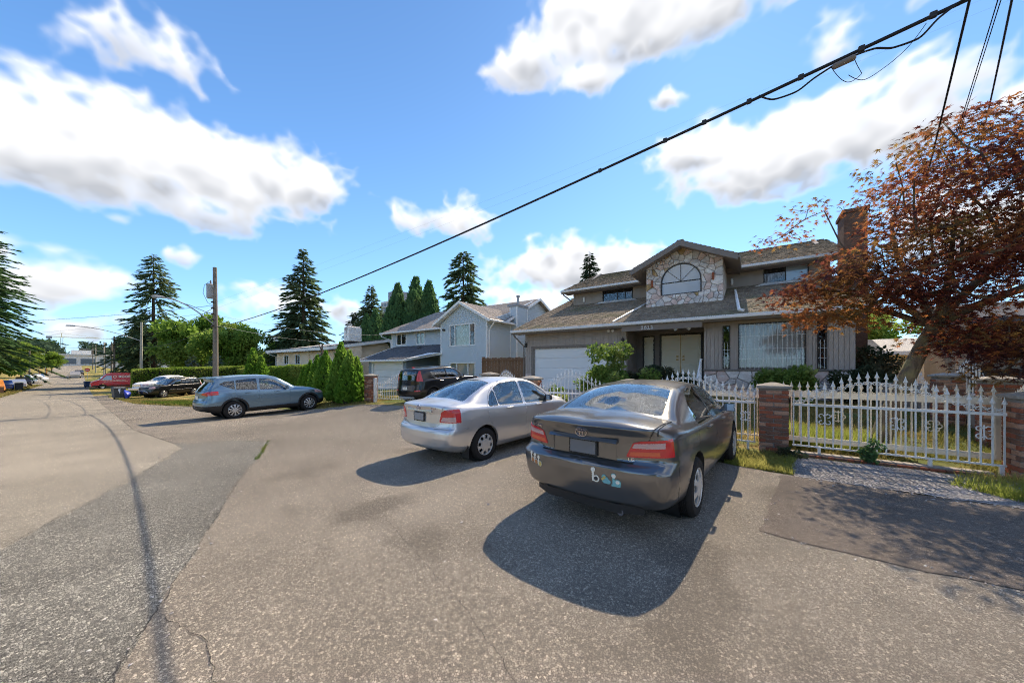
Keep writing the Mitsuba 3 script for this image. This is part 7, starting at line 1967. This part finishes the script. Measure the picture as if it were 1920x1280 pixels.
# ------------------------------------------------------------------ trees and shrubs
def conifer(h, rad, seed, z0=.06, droop=.35, n=230, sprays=34, leaf=.5, sparse=0.0, lean=.0, shape=.85, narrow=0.0):
    """(trunk, foliage) of a fir or spruce of height h: drooping branches in uneven whorls carrying flat sprays."""
    r = np.random.default_rng(seed)
    zb = h * (z0 + (1 - z0) * np.sort(r.random(n)) ** .92)
    q = zb / h
    keep = r.random(n) > sparse * (.3 + .7 * (meshkit.noise(np.column_stack([q * 9, q * 0 + seed, q * 0])) > .5))
    zb, q = zb[keep], q[keep]
    n = len(zb)
    az = r.random(n) * 2 * np.pi
    upj = r.normal(0, .13, n)
    lump = .62 + .75 * meshkit.noise(np.column_stack([np.cos(az) * 1.7 + seed, np.sin(az) * 1.7, q * 7]))
    ln = rad * np.clip(1 - q, 0, 1) ** shape * lump * (.75 + .4 * r.random(n)) * np.clip((q - z0 * .5) / .12 + .35, .3, 1) + .02 * h * (1 - q) + .18
    base, tip, side = [], [], []
    tr = []
    for i in range(n):
        d = np.array([np.cos(az[i]), np.sin(az[i]), 0])
        o = np.array([lean * zb[i], 0, zb[i]])
        up = .18 * (q[i] - .35) + upj[i]
        m = max(6, int(sprays * (ln[i] / rad + .12)))
        t = np.sqrt(r.uniform(.03, 1, m))
        p = o + d * (ln[i] * t)[:, None] + np.array([0, 0, 1]) * (ln[i] * (up * t * 2 - droop * t ** 2 + .12 * droop * t ** 4))[:, None]
        s = np.array([-d[1], d[0], 0])
        sg_ = r.choice([-1, 1], m)
        size = leaf * (.55 + .7 * r.random(m)) * (1.05 - .45 * t) * min(1.0, .45 + ln[i] / rad)
        dirv = unit(d * (.55 + .4 * t)[:, None] + s * (sg_ * r.uniform(.15, 1.0, m) * (1.15 - t))[:, None] + np.array([0, 0, -1]) * r.uniform(.05, .55, m)[:, None])
        base.append(p); tip.append(p + dirv * size[:, None])
        w = unit(np.cross(dirv, np.array([0, 0, 1.0]) + .35 * r.normal(0, 1, (m, 3))))
        side.append(w * (size * .17)[:, None])
        if ln[i] > .55 and i % 2 == 0:
            tt = np.linspace(0, .85, 5)
            tr.append(tube(o + d * (ln[i] * tt)[:, None] + np.array([0, 0, 1]) * (ln[i] * (up * tt * 2 - droop * tt ** 2))[:, None], np.linspace(.012 * h * .18 + .012, .01, 5), 4, False))
    b, t_, s_ = np.vstack(base), np.vstack(tip), np.vstack(side)
    tz = np.linspace(0, 1, 9)
    trunk = tube(np.column_stack([lean * h * tz, tz * 0, -.6 + (h * .99 + .6) * tz]), .017 * h * (1 - tz) ** .8 + .015, 9)
    return cat([trunk] + tr), darts(b, t_, s_)


def cedar(h, rad, seed, n=5200, leaf=.22):
    """An upright cedar: several flame shaped leaders clothed in upright sprays."""
    r = np.random.default_rng(seed)
    fl = [(0, 0, rad * .74, h)]
    for k in range(7):
        a = k * 2 * math.pi / 7 + r.uniform(-.3, .3)
        fl.append((rad * .47 * math.cos(a), rad * .47 * math.sin(a), rad * r.uniform(.46, .56), h * r.uniform(.50, .88)))
    K, V = [0, .08, .3, .6, .85, 1], [.72, .92, 1, .72, .34, .03]
    w = np.array([f[2] * f[3] for f in fl]); w[0] *= .8
    pk = r.choice(len(fl), n, p=w / w.sum())
    F = np.array(fl)[pk]
    q = r.random(n) ** .9
    a = r.random(n) * 2 * np.pi
    rr_ = F[:, 2] * np.interp(q, K, V) * (.86 + .25 * meshkit.noise(np.column_stack([np.cos(a) * 3 + pk * 7, np.sin(a) * 3, q * 6 + seed]))) * (1 - .22 * r.random(n) ** 2)
    out = np.column_stack([np.cos(a), np.sin(a), a * 0])
    p = np.column_stack([F[:, 0] * (1 - .45 * q), F[:, 1] * (1 - .45 * q), q * F[:, 3] * .97 + .02]) + out * rr_[:, None]
    dirv = unit(out * r.uniform(.1, .7, n)[:, None] + [0, 0, 1] + r.normal(0, .25, (n, 3)))
    size = leaf * (.55 + .75 * r.random(n)) * (1.0 - .35 * q)
    w = unit(np.cross(dirv, out + r.normal(0, .6, (n, 3))))
    core = cat([move(lathe([(0, 0)] + [(f[2] * np.interp(t, K, V) * .62, t * f[3]) for t in np.linspace(.01, .93, 9)] + [(0, f[3] * .95)], 10), (f[0] * .75, f[1] * .75, 0)) for f in fl])
    return core, darts(p, p + dirv * size[:, None], w * (size * .30)[:, None])


def clumped(centres, radii, n, leaf, seed, flat_=.75, hollow=.35):
    """Loose leaves spread through lumpy clumps."""
    r = np.random.default_rng(seed)
    centres, radii = np.asarray(centres, float), np.asarray(radii, float)
    pick = r.choice(len(centres), n, p=radii ** 2 / (radii ** 2).sum())
    d = unit(r.normal(0, 1, (n, 3)))
    rr_ = radii[pick] * (hollow + (1 - hollow) * r.random(n) ** .6)
    p = centres[pick] + d * rr_[:, None] * [1, 1, flat_]
    dirv = unit(d * .6 + r.normal(0, .7, (n, 3)) + [0, 0, -.2])
    size = leaf * (.6 + .7 * r.random(n))
    w = unit(np.cross(dirv, r.normal(0, 1, (n, 3)) + [0, 0, .8]))
    return darts(p, p + dirv * size[:, None], w * (size * .34)[:, None])


def broadleaf(h, rad, seed, n=9000, leaf=.4, z0=.25, lumps=34):
    r = np.random.default_rng(seed)
    c, q = [], []
    while len(c) < lumps:
        d = r.normal(0, 1, 3); d /= np.linalg.norm(d)
        k = r.random() ** .5
        z = h * (z0 + (1 - z0) * (.5 + .46 * d[2] * k))
        w = math.sin(math.pi * min(max((z / h - z0 + .08) / (1.12 - z0), .05), .97)) ** .7
        c.append((d[0] * rad * k * w, d[1] * rad * k * w, z)); q.append(rad * r.uniform(.22, .40))
    limbs = [tube([(0, 0, -.5), (.05 * rad, 0, h * z0), (0, .05 * rad, h * .75)], [.022 * h, .017 * h, .004 * h], 9)]
    for i in range(0, lumps, 2):
        z1 = h * r.uniform(z0 * .7, .55)
        limbs.append(tube([(0, 0, z1), (c[i][0] * .5, c[i][1] * .5, (z1 + c[i][2]) / 2 + .05 * h), c[i]], [.008 * h, .005 * h, .02], 5, False))
    return cat(limbs), clumped(c, q, n, leaf, seed + 1)


def plant(name, label, catn, meshes, mats_, loc, rz=0.0, s=1.0, group=None, names=('trunk', 'crown')):
    k = thing(name, label, catn, group)
    M = tf(loc, rz, s)
    for nm, m, q in zip(names, meshes, mats_):
        part(k, nm, m, q, False, M)
    return k


fir_a, fir_b = conifer(20, 5.0, 1, n=560, sprays=60, leaf=1.0), conifer(22, 5.4, 2, n=470, sprays=50, leaf=1.05, sparse=.35, z0=.12, droop=.45, shape=.6)
fir_c = conifer(18, 3.9, 3, n=520, sprays=56, leaf=.95, shape=.75)
cyp_a = cedar(13, 2.6, 5, 15000, .75)
fir_d = conifer(15.5, 3.7, 6, n=520, sprays=56, leaf=.8, sparse=.45, lean=-.04, shape=.5, droop=.5)
bl_a, bl_b = broadleaf(11, 5.0, 11, 11000, .50), broadleaf(9, 4.0, 12, 9000, .45)
big_cedar = conifer(23, 9.0, 8, n=1500, sprays=130, leaf=.85, droop=.34, shape=.5, z0=.26)
mini = conifer(5, 1.6, 9, n=150, sprays=24, leaf=.42)
GT = 'conifers standing behind the houses'
DL = {k: [mesh_dict(m, 'bark_plain') for m in v] for k, v in dict(fa=fir_a, fb=fir_b, fc=fir_c, fd=fir_d, cy=cyp_a, ba=bl_a, bb=bl_b, bc=big_cedar, mi=mini).items()}
TREES = [('fir_tree', 'broad dark fir towering behind the cream house', 'fa', 'fir_leaf', -59, 25.5, .4, 1.10, GT), ('fir_tree', 'fir with drooping boughs right of the white chimney', 'fc', 'fir_leaf', -46.5, 29.5, 1.4, .83, GT), ('fir_tree', 'small spire topped fir beside the tower block', 'fc', 'fir_leaf', -46, 36, 3, .80, GT),
         ('fir_tree', 'ragged leaning fir standing just left of the front gable peak', 'fd', 'fir_leaf', -27.8, 29.6, 2.2, 1.0, GT), ('fir_tree', 'fir top showing over the left roof end of the taupe house', 'fc', 'fir_leaf_far', -23.5, 57, .3, 1.22, GT),
         ('fir_tree', 'tall sparse spruce with a bare stem above the maples by the street', 'fb', 'fir_leaf', -88, 13.0, .8, 1.06, GT), ('fir_tree', 'dark spruce lower down left of the maples', 'fc', 'fir_leaf', -92, 11.8, 2.8, .72, GT),
         ('cypress_tree', 'first cypress of the dense row behind the blue house', 'cy', 'cypress_leaf', -38.4, 28.2, .2, 1.05, 'row of cypress trees behind the blue house'), ('cypress_tree', 'tallest cypress of the dense row behind the blue house', 'cy', 'cypress_leaf', -36.0, 29.2, 1.3, 1.10, 'row of cypress trees behind the blue house'), ('cypress_tree', 'last cypress of the dense row, next to the ragged fir', 'cy', 'cypress_leaf', -33.2, 29.0, 2.4, 1.02, 'row of cypress trees behind the blue house'),
         ('cypress_tree', 'cypress filling the row between its tallest spires', 'cy', 'cypress_leaf', -37.2, 27.6, 3.4, .92, 'row of cypress trees behind the blue house'), ('cypress_tree', 'cypress at the front of the row over the upper windows', 'cy', 'cypress_leaf', -34.6, 27.9, 3.9, .93, 'row of cypress trees behind the blue house'), ('cypress_tree', 'dark cypress behind the front gable of the blue house', 'cy', 'cypress_leaf', -31.0, 30.5, .9, .80, 'row of cypress trees behind the blue house'), ('cypress_tree', 'lower brighter cypress left of the dense row', 'cy', 'cypress_leaf', -42.5, 27.6, 4.4, .82, 'row of cypress trees behind the blue house'), ('cypress_tree', 'bushy cypress behind the white chimney stack', 'cy', 'cypress_leaf', -45.2, 28.0, 5.1, .80, 'row of cypress trees behind the blue house'),
         ('maple_tree', 'large bright green maple left of the big utility pole', 'ba', 'tree_leaf', -70, 15.5, .1, 1.02, 'green broadleaf trees along the street'), ('maple_tree', 'bright green maple right beside the big utility pole', 'ba', 'tree_leaf', -61, 17.5, 2.0, .86, 'green broadleaf trees along the street'), ('maple_tree', 'light green tree rising right of the big utility pole', 'bb', 'tree_leaf', -66, 27, 1.0, 1.0, 'green broadleaf trees along the street'),
         ('fir_tree', 'bushy dark fir left of the broad fir', 'fc', 'cypress_leaf', -64, 25, 4.0, .55, GT), ('maple_tree', 'light green tree beyond the red van and poles', 'bb', 'tree_leaf', -112, 14.0, 2.5, .92, 'green broadleaf trees along the street'), ('maple_tree', 'dark round tree above the far poles', 'bb', 'fir_leaf_far', -150, 20, 1.5, 1.5, 'green broadleaf trees along the street'),
         ('blue_spruce', 'small blue grey spruce behind the hedge', 'mi', 'blue_spruce_leaf', -64, 13.2, .4, .98, 'small spruces behind the hedge'), ('blue_spruce', 'second pale spruce behind the hedge near the big pole', 'mi', 'blue_spruce_leaf', -57.5, 14.2, 1.9, 1.0, 'small spruces behind the hedge'),
         ('cedar_tree', 'huge dark cedar on the left overhanging the street', 'bc', 'cypress_leaf', -86, -8.3, .6, 1.14, None), ('fir_tree', 'tall fir behind the huge cedar at the left edge', 'fa', 'fir_leaf', -72, -11.5, 2.2, 1.02, GT), ('maple_tree', 'olive green tree under the huge cedar', 'bb', 'tree_leaf', -104, -3.2, 4.0, .85, 'green broadleaf trees along the street'),
         ('maple_tree', 'yellowish tree right of the dark post across the road', 'bb', 'hedge_leaf', -146, -1.0, 1.0, .95, 'green broadleaf trees along the street'), ('maple_tree', 'round yellow green street tree in front of the white building', 'bb', 'hedge_leaf', -177, 4.2, .5, .72, 'green broadleaf trees along the street'), ('fir_tree', 'dark pointed fir left of the tower crane', 'fa', 'fir_leaf_far', -250, -14, 1.0, 1.0, GT),
         ('fir_tree', 'thin fir in the gap right of the broad fir', 'fd', 'fir_leaf_far', -56, 33, 1, .80, GT), ('fir_tree', 'another thin fir in the gap, nearer the chimney', 'fc', 'fir_leaf_far', -56, 38, 1.7, .72, GT), ('fir_tree', 'dark fir filling the gap left of the white chimney', 'fc', 'fir_leaf', -49.5, 31, 2.7, .56, GT),
         ('maple_tree', 'sunlit green tree behind the low shed on the right', 'ba', 'tree_leaf', 6.5, 34, .3, .52, 'green broadleaf trees along the street'), ('maple_tree', 'green tree behind the chimney of the taupe house', 'bb', 'tree_leaf', 3.2, 38, 2.0, .62, 'green broadleaf trees along the street')]
for (nm, lab, key, lf_, x, y, rz, s, g) in TREES:
    k = thing(nm, lab, 'tree', g)
    M = tf((x, y, Z(x, y) - .1), rz, s)
    part(k, 'trunk', DL[key][0], 'bark_plain', to=M)
    part(k, 'crown', DL[key][1], lf_, to=M)

# far woods: one mass on the rising ground
r = np.random.default_rng(21)
wc, wr_ = [], []
for _ in range(1500):
    x, y = (r.uniform(-420, -40), r.uniform(62, 240)) if r.random() < .55 else (r.uniform(-400, -290), 0)
    if x < -285 or r.random() < .3:
        if x < -285:
            y = r.uniform(-50, 80)
            if abs(y - float(lane(x))) < 7:
                continue
        hh = r.uniform(6, 13)
        for q in range(4):
            wc.append((x + r.normal(0, 1.3), y + r.normal(0, 1.3), Z(x, y) + hh * (.25 + .2 * q))); wr_.append(3.4 * (1.1 - .2 * q))
k = free('far_woods'); labels[k] = {'kind': 'stuff', 'label': 'far dark woods along the skyline', 'category': 'woods'}
put(clumped(wc, wr_, 130000, 1.9, 22, 1.1, .5), 'fir_leaf_far', k)
# the other side of the street (behind the camera): garden trees that the windows and cars mirror
for i, (x, y, key, s) in enumerate(((-22, -15, 'fa', .8), (-6, -19, 'ba', 1.0), (9, -16, 'fc', .9), (24, -14, 'ba', .9), (-38, -16, 'ba', .8))):
    k = thing('garden_tree', 'tree across the street behind the viewer, ' + ('beyond the blue crossover', 'opposite the silver sedan', 'opposite the charcoal sedan', 'opposite the tan house', 'opposite the cream house')[i], 'tree', 'trees across the street')
    M = tf((x, y, Z(x, y)), i, s)
    part(k, 'trunk', DL[key][0], 'bark_plain', to=M); part(k, 'crown', DL[key][1], 'tree_leaf' if key == 'ba' else 'fir_leaf', to=M)

# upright cedars
cd_a, cd_b, cd_c = cedar(2.35, .62, 31, 9000, .17), cedar(2.2, .50, 32, 6500, .18), cedar(2.0, .46, 33, 6500, .18)
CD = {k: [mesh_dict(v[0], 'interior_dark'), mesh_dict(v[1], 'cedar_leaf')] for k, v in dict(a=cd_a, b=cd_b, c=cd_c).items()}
GC = 'upright cedar shrubs'
for (lab, key, x, y, s, rz) in [
    ('round topped cedar shrub left of the narrow brick pillar', 'a', -15.55, 8.75, 1.06, 0),
    ('taller spire of the cedar pair left of the narrow brick pillar', 'b', -16.60, 8.90, 1.32, 1),
    ('slim cedar spire between the round cedar and the narrow brick pillar', 'b', -15.50, 9.10, .98, 2),
    ('largest cedar of the row before the crossover nose', 'a', -20.30, 10.00, 1.15, 3),
    ('cedar second from the street end of the row', 'c', -21.60, 10.37, 1.18, 4),
    ('third cedar of the row behind the crossover', 'b', -22.90, 10.74, 1.2, 5),
    ('fourth cedar of the row behind the crossover', 'c', -24.20, 11.11, 1.05, 6),
    ('fifth cedar of the row behind the crossover', 'b', -25.50, 11.48, 1.12, 7),
    ('sixth cedar of the row behind the crossover', 'c', -26.80, 11.85, 1.0, 8),
    ('seventh cedar of the row, near the stucco corner', 'b', -28.10, 12.22, 1.0, 9),
    ('last and smallest cedar of the row', 'c', -29.40, 12.59, 0.9, 10),
    ('tall cedar pair standing at the hedge end, left spire', 'b', -33.90, 10.80, 1.8, 11),
    ('tall cedar pair standing at the hedge end, right spire', 'c', -33.10, 11.10, 1.65, 12)]:
    k = thing('cedar_shrub', lab, 'shrub', GC)
    M = tf((x, y, Z(x, y) - .03), rz, s)
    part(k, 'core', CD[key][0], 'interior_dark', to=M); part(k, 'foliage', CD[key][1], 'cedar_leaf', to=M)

# clipped hedge
def hedge(name, label, p0, p1, w, h, n, seed):
    r = np.random.default_rng(seed)
    a = np.array([*p0, Z(*p0)]); b = np.array([*p1, Z(*p1)])
    L = np.linalg.norm((b - a)[:2]); u = (b - a) / L; v = np.array([-u[1], u[0], 0])
    k = thing(name, label, 'hedge')
    f = r.choice(4, n, p=[.42, .34, .06, .18])
    s, t = r.random(n), r.random(n)
    z = np.where(f == 1, h, t * h); c = np.where(f == 0, -w / 2, np.where(f == 1, (t - .5) * w, np.where(f == 2, (t * 0 + 1) * w / 2, (r.random(n) - .5) * w)))
    s = np.where(f == 3, r.choice([0, 1], n), s)
    lump = .10 * (meshkit.fbm(np.column_stack([s * L * 1.3, z * 1.6, c * 2 + seed]), 3) - .5) * 2
    p = a + u * (s * L)[:, None] + v * (c * (1 + lump) - .05 * r.random(n))[:, None] + np.array([0, 0, 1]) * (z * (1 + lump * .7))[:, None]
    nrm = np.where((f == 1)[:, None], [0, 0, 1], np.where((f == 3)[:, None], u * np.sign(s - .5)[:, None], v * np.sign(c + 1e-9)[:, None]))
    dirv = unit(nrm + r.normal(0, .8, (n, 3)) + [0, 0, .25])
    size = .17 * (.6 + .7 * r.random(n))
    ww = unit(np.cross(dirv, r.normal(0, 1, (n, 3))))
    part(k, 'foliage', darts(p, p + dirv * size[:, None], ww * (size * .36)[:, None]), 'hedge_leaf')
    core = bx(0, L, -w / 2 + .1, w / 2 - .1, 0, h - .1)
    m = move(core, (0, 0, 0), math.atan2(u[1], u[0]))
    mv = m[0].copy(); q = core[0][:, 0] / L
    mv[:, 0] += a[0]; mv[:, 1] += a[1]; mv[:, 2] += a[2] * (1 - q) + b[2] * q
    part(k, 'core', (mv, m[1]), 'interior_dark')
    return k


hedge('clipped_hedge', 'long clipped green hedge behind the parked trucks', (-53.6, 6.4), (-52.4, 16.5), 1.3, 2.75, 16000, 41)
hedge('clipped_hedge', 'far side of the clipped hedge running past the big utility pole', (-53.0, 15.6), (-31.5, 15.2), 1.3, 2.35, 34000, 42)

# shrubs of the taupe house garden
r = np.random.default_rng(51)
rc = [(r.normal(0, .30), r.normal(0, .26), .35 + abs(r.normal(.45, .38))) for _ in range(30)]
def shrub(name, label, loc, centres, radii, n, leaf, m, seed, wide=.34):
    k = thing(name, label, 'shrub', None)
    st = [tube([(0, 0, -.1), (c[0] * .5, c[1] * .5, c[2] * .55), c], [.02, .014, .006], 5, False) for c in centres[::2]]
    part(k, 'stem', move(cat(st), loc), 'bark_plain')
    part(k, 'foliage', move(clumped(centres, radii, n, leaf, seed, .85, .2), loc), m)


shrub('rhododendron', 'bright leafed rhododendron in front of the garage door', (-4.05, 11.9, .12), [(c[0] * 1.35, c[1] * 1.35, c[2] * 1.3 + .05) for c in rc], [.36] * 30, 9000, .12, 'shrub_leaf', 52)
shrub('juniper', 'low dark juniper before the front door', (-3.0, 13.3, .3), [(r.normal(0, .62), r.normal(0, .3), .35 + abs(r.normal(.42, .22))) for _ in range(26)], [.26] * 26, 9000, .10, 'dark_shrub_leaf', 53)
shrub('azalea', 'dark green shrub under the big barred window', (.95, 14.6, .35), [(r.normal(0, .30), r.normal(0, .25), .35 + abs(r.normal(.38, .22))) for _ in range(26)], [.24] * 26, 4200, .12, 'shrub_leaf', 54)
shrub('camellia', 'small dark shrub beside the downhill corner of the big window', (2.6, 15.2, .3), [(r.normal(0, .3), r.normal(0, .25), .3 + abs(r.normal(.5, .3))) for _ in range(20)], [.24] * 20, 3600, .10, 'dark_shrub_leaf', 55)
shrub('side_shrub', 'dark shrub behind the maple trunk by the side yard', (3.2, 17.0, .2), [(r.normal(0, .7), r.normal(0, .5), .4 + abs(r.normal(.7, .4))) for _ in range(30)], [.36] * 30, 6000, .13, 'dark_shrub_leaf', 56)
shrub('fence_weed', 'leafy green weed growing at the fence right of the silver sedan', (-4.4, 8.55, .05), [(r.normal(0, .14), r.normal(0, .08), .2 + abs(r.normal(.4, .3))) for _ in range(14)], [.14] * 14, 700, .10, 'shrub_leaf', 57)
shrub('thistle', 'dark leafy thistle in the grass at the near brick pillar foot', (.48, 7.72, .0), [(r.normal(0, .07), r.normal(0, .06), .03 + abs(r.normal(.05, .04))) for _ in range(12)], [.06] * 12, 260, .09, 'dark_shrub_leaf', 58)
shrub('yew_seedling', 'small feathery evergreen growing through the near fence', (1.6, 8.05, .0), [(r.normal(0, .06), r.normal(0, .03), .05 + abs(r.normal(.14, .09))) for _ in range(16)], [.05] * 16, 600, .05, 'cypress_leaf', 59)

# ------------------------------------------------------------------ red maple
def maple():
    r = np.random.default_rng(91)
    base = np.array([1.92, 9.25, -.05])
    spine = [np.array(p) for p in ((1.92, 9.25, -.05), (2.02, 9.27, .5), (2.25, 9.3, 1.25), (2.50, 9.3, 2.0), (2.62, 9.28, 2.35))]
    nodes, par, = list(spine), [-1, 0, 1, 2, 3]
    limbs = [[(2.35, 9.2, 2.7), (1.75, 8.95, 3.25), (1.35, 8.8, 4.0), (1.15, 8.8, 4.6)], [(2.5, 9.3, 2.9), (2.15, 9.2, 3.6), (2.05, 9.1, 4.2), (2.2, 9.0, 4.8)], [(2.9, 9.2, 2.8), (3.3, 9.0, 3.5), (3.5, 8.9, 4.2), (3.3, 8.8, 5.0)], [(3.0, 9.0, 2.6), (3.6, 8.5, 3.0), (4.2, 8.1, 3.5)], [(2.7, 8.9, 2.6), (2.5, 8.2, 3.1), (2.3, 7.6, 3.6)], [(2.9, 9.6, 2.8), (3.1, 10.2, 3.5)], [(2.1, 9.3, 2.7), (1.4, 9.2, 2.9), (.95, 9.1, 3.2)]]
    for lb in limbs:
        p = 4
        for q in lb:
            nodes.append(np.array(q) + r.normal(0, .04, 3)); par.append(p); p = len(nodes) - 1
    pads = []
    tries = 0
    while len(pads) < 165 and tries < 9000:
        tries += 1
        p = np.array([r.uniform(.05, 5.0), r.uniform(6.9, 11.0), r.uniform(1.9, 5.4)])
        c = np.array([2.85, 8.95, 3.65])
        e = (p - c) / np.array([2.45, 2.0, 1.95])
        if p[0] < 1.6 and p[2] > 5.0 - .0:
            continue
        if p[0] < 1.3 and p[2] > 4.7 or p[0] < 2.2 and p[2] > 5.0:
            continue
        if (p[0] < 1.7 and p[2] > 3.6 and r.random() < .6) or (p[0] < .95 and p[2] > 3.3):
            continue
        if p[1] < 8.3 and p[2] < 2.4 and p[0] < 2.4:
            continue
        if p[0] < 2.5 and p[2] < 2.35:
            continue
        if 1.2 < p[0] < 2.55 and p[2] < 2.75 and p[1] < 9.6:
            continue
        if p[0] < 2.7 and p[1] - 1.03 * p[2] > 5.9:
            continue
        if abs(p[0] - 1.62 - (p[1] - 9) * .18) < .36 and 3.75 < p[2] < 4.9:
            continue
        q = np.linalg.norm(e)
        if q > 1.0 or q < .38:
            continue
        if meshkit.noise(p[None] * 1.05 + 3.3)[0] < .45:
            continue
        if all(np.linalg.norm((p - o) / [1, 1, .62]) > .40 for o in pads):
            pads.append(p)
    for ex in ((.5, 9.2, 4.4), (.95, 8.6, 3.1), (.75, 8.8, 2.95), (1.0, 8.6, 2.75), (.9, 8.9, 4.75), (2.75, 8.6, 5.5), (3.2, 8.7, 5.6), (3.9, 8.7, 5.3), (3.4, 8.2, 1.9), (3.6, 8.5, 1.6), (3.25, 8.9, 1.55), (3.1, 8.9, 2.05), (2.9, 8.55, 2.2), (3.35, 9.3, 2.0), (3.05, 8.25, 2.3), (3.3, 8.6, 1.8), (3.5, 8.9, 2.3), (3.4, 9.6, 1.75), (2.85, 9.7, 2.5), (1.15, 8.5, 2.6), (1.4, 8.4, 2.5), (1.0, 8.9, 3.3), (1.5, 8.7, 2.95), (1.3, 9.1, 3.6), (1.6, 8.8, 3.4), (1.25, 8.7, 3.05), (1.7, 8.6, 2.7)):
        pads.append(np.array(ex))
    pads.sort(key=lambda p: np.linalg.norm(p - spine[-1]))
    kids = []
    for p in pads:
        d = [np.linalg.norm(p - n) + .35 * max(n[2] - p[2], 0) + (9 if i < 3 else 0) for i, n in enumerate(nodes)]
        i = int(np.argmin(d))
        a = nodes[i]
        nseg = max(1, int(np.linalg.norm(p - a) / .28))
        pi = i
        for s in range(1, nseg + 1):
            t = s / nseg
            q = a * (1 - t) + p * t + np.array([0, 0, .10 * math.sin(math.pi * t) * np.linalg.norm(p - a)]) + (r.normal(0, .025, 3) if s < nseg else 0)
            nodes.append(q); par.append(pi); pi = len(nodes) - 1
        kids.append(pi)
    load = np.zeros(len(nodes))
    for k in kids:
        while k >= 0:
            load[k] += 1; k = par[k]
    rad = .0058 * np.maximum(load, 1) ** .56
    rad[:5] = np.maximum(rad[:5], [.17, .145, .125, .11, .10])
    ms, done = [], np.zeros(len(nodes), bool)
    ch = {}
    for i, p in enumerate(par):
        if p >= 0:
            ch.setdefault(p, []).append(i)
    st = [(0, None)]
    while st:
        i, pre = st.pop()
        path = [] if pre is None else [pre]
        while True:
            path.append(i)
            c = sorted(ch.get(i, []), key=lambda k: -rad[k])
            for k in c[1:]:
                st.append((k, i))
            if not c:
                break
            i = c[0]
        if len(path) > 1:
            rr_ = np.array([rad[k] for k in path])
            if len(rr_) > 3:
                rr_ = np.convolve(np.pad(rr_, 3, mode='edge'), np.ones(7) / 7, 'valid')
            if pre is not None:
                rr_[0] = min(rr_[0], rr_[1] * 1.15)
            ms.append(tube([nodes[k] for k in path], rr_, 12 if rad[path[-1 if len(path) < 3 else 1]] > .05 else 6))
    # leaves: seven pointed stars on drooping stalks, in flat layers
    n = 25500
    pp_ = np.array(pads)
    pk_ = r.integers(0, len(pads), n)
    a = r.random(n) * 2 * np.pi
    rr_ = .54 * np.sqrt(r.random(n))
    c = pp_[pk_] + np.column_stack([rr_ * np.cos(a), rr_ * np.sin(a), r.normal(0, .075, n) - .22 * rr_ ** 2 * 2])
    s = .062 * (.65 + .6 * r.random(n))
    nrm = unit(np.column_stack([r.normal(0, .55, n), r.normal(0, .55, n) - .15, np.ones(n)]))
    f = unit(np.column_stack([np.cos(a), np.sin(a), -.55 + r.normal(0, .25, n)]))
    f = unit(f - nrm * (f * nrm).sum(1, keepdims=True) + [0, 0, -.12])
    g = np.cross(nrm, f)
    ang = np.radians([0, 22, 42, 62, 86, 108, 140, 180, -140, -108, -86, -62, -42, -22])
    rl = np.array([1.25, .38, 1.05, .34, .85, .30, .52, .14, .52, .30, .85, .34, 1.05, .38])
    V = c[:, None] + (f[:, None] * (np.cos(ang) * rl)[None, :, None] + g[:, None] * (np.sin(ang) * rl)[None, :, None] + nrm[:, None] * (-.22 * rl ** 2)[None, :, None]) * s[:, None, None]
    V = np.concatenate([c[:, None] - 0, V], 1)
    i = np.arange(14)
    F = np.stack([i * 0, i + 1, (i + 1) % 14 + 1], 1)
    groups = []
    hue = meshkit.fbm(np.column_stack([c * .9]), 2, 4) + r.normal(0, .09, n) - .085 * (c[:, 0] - 2.2)
    cut1, cut2 = np.quantile(hue, [.34, .80])
    for lo, hi in ((-9, cut1), (cut1, cut2), (cut2, 9)):
        sel = np.nonzero((hue >= lo) & (hue < hi))[0]
        groups.append((V[sel].reshape(-1, 3), (F[None] + np.arange(len(sel))[:, None, None] * 15).reshape(-1, 3)))
    return cat(ms), groups


mt, mg = maple()
mp = thing('red_maple', 'red leafed maple leaning over the near white fence', 'tree')
part(mp, 'trunk', mt, 'bark', 40)
for g_, m_, l_ in zip(mg, ('maple_dark', 'maple_red', 'maple_orange'), ('dark purple leaves', None, 'orange bronze leaves')):
    part(mp, 'crown', g_, m_, label=l_)
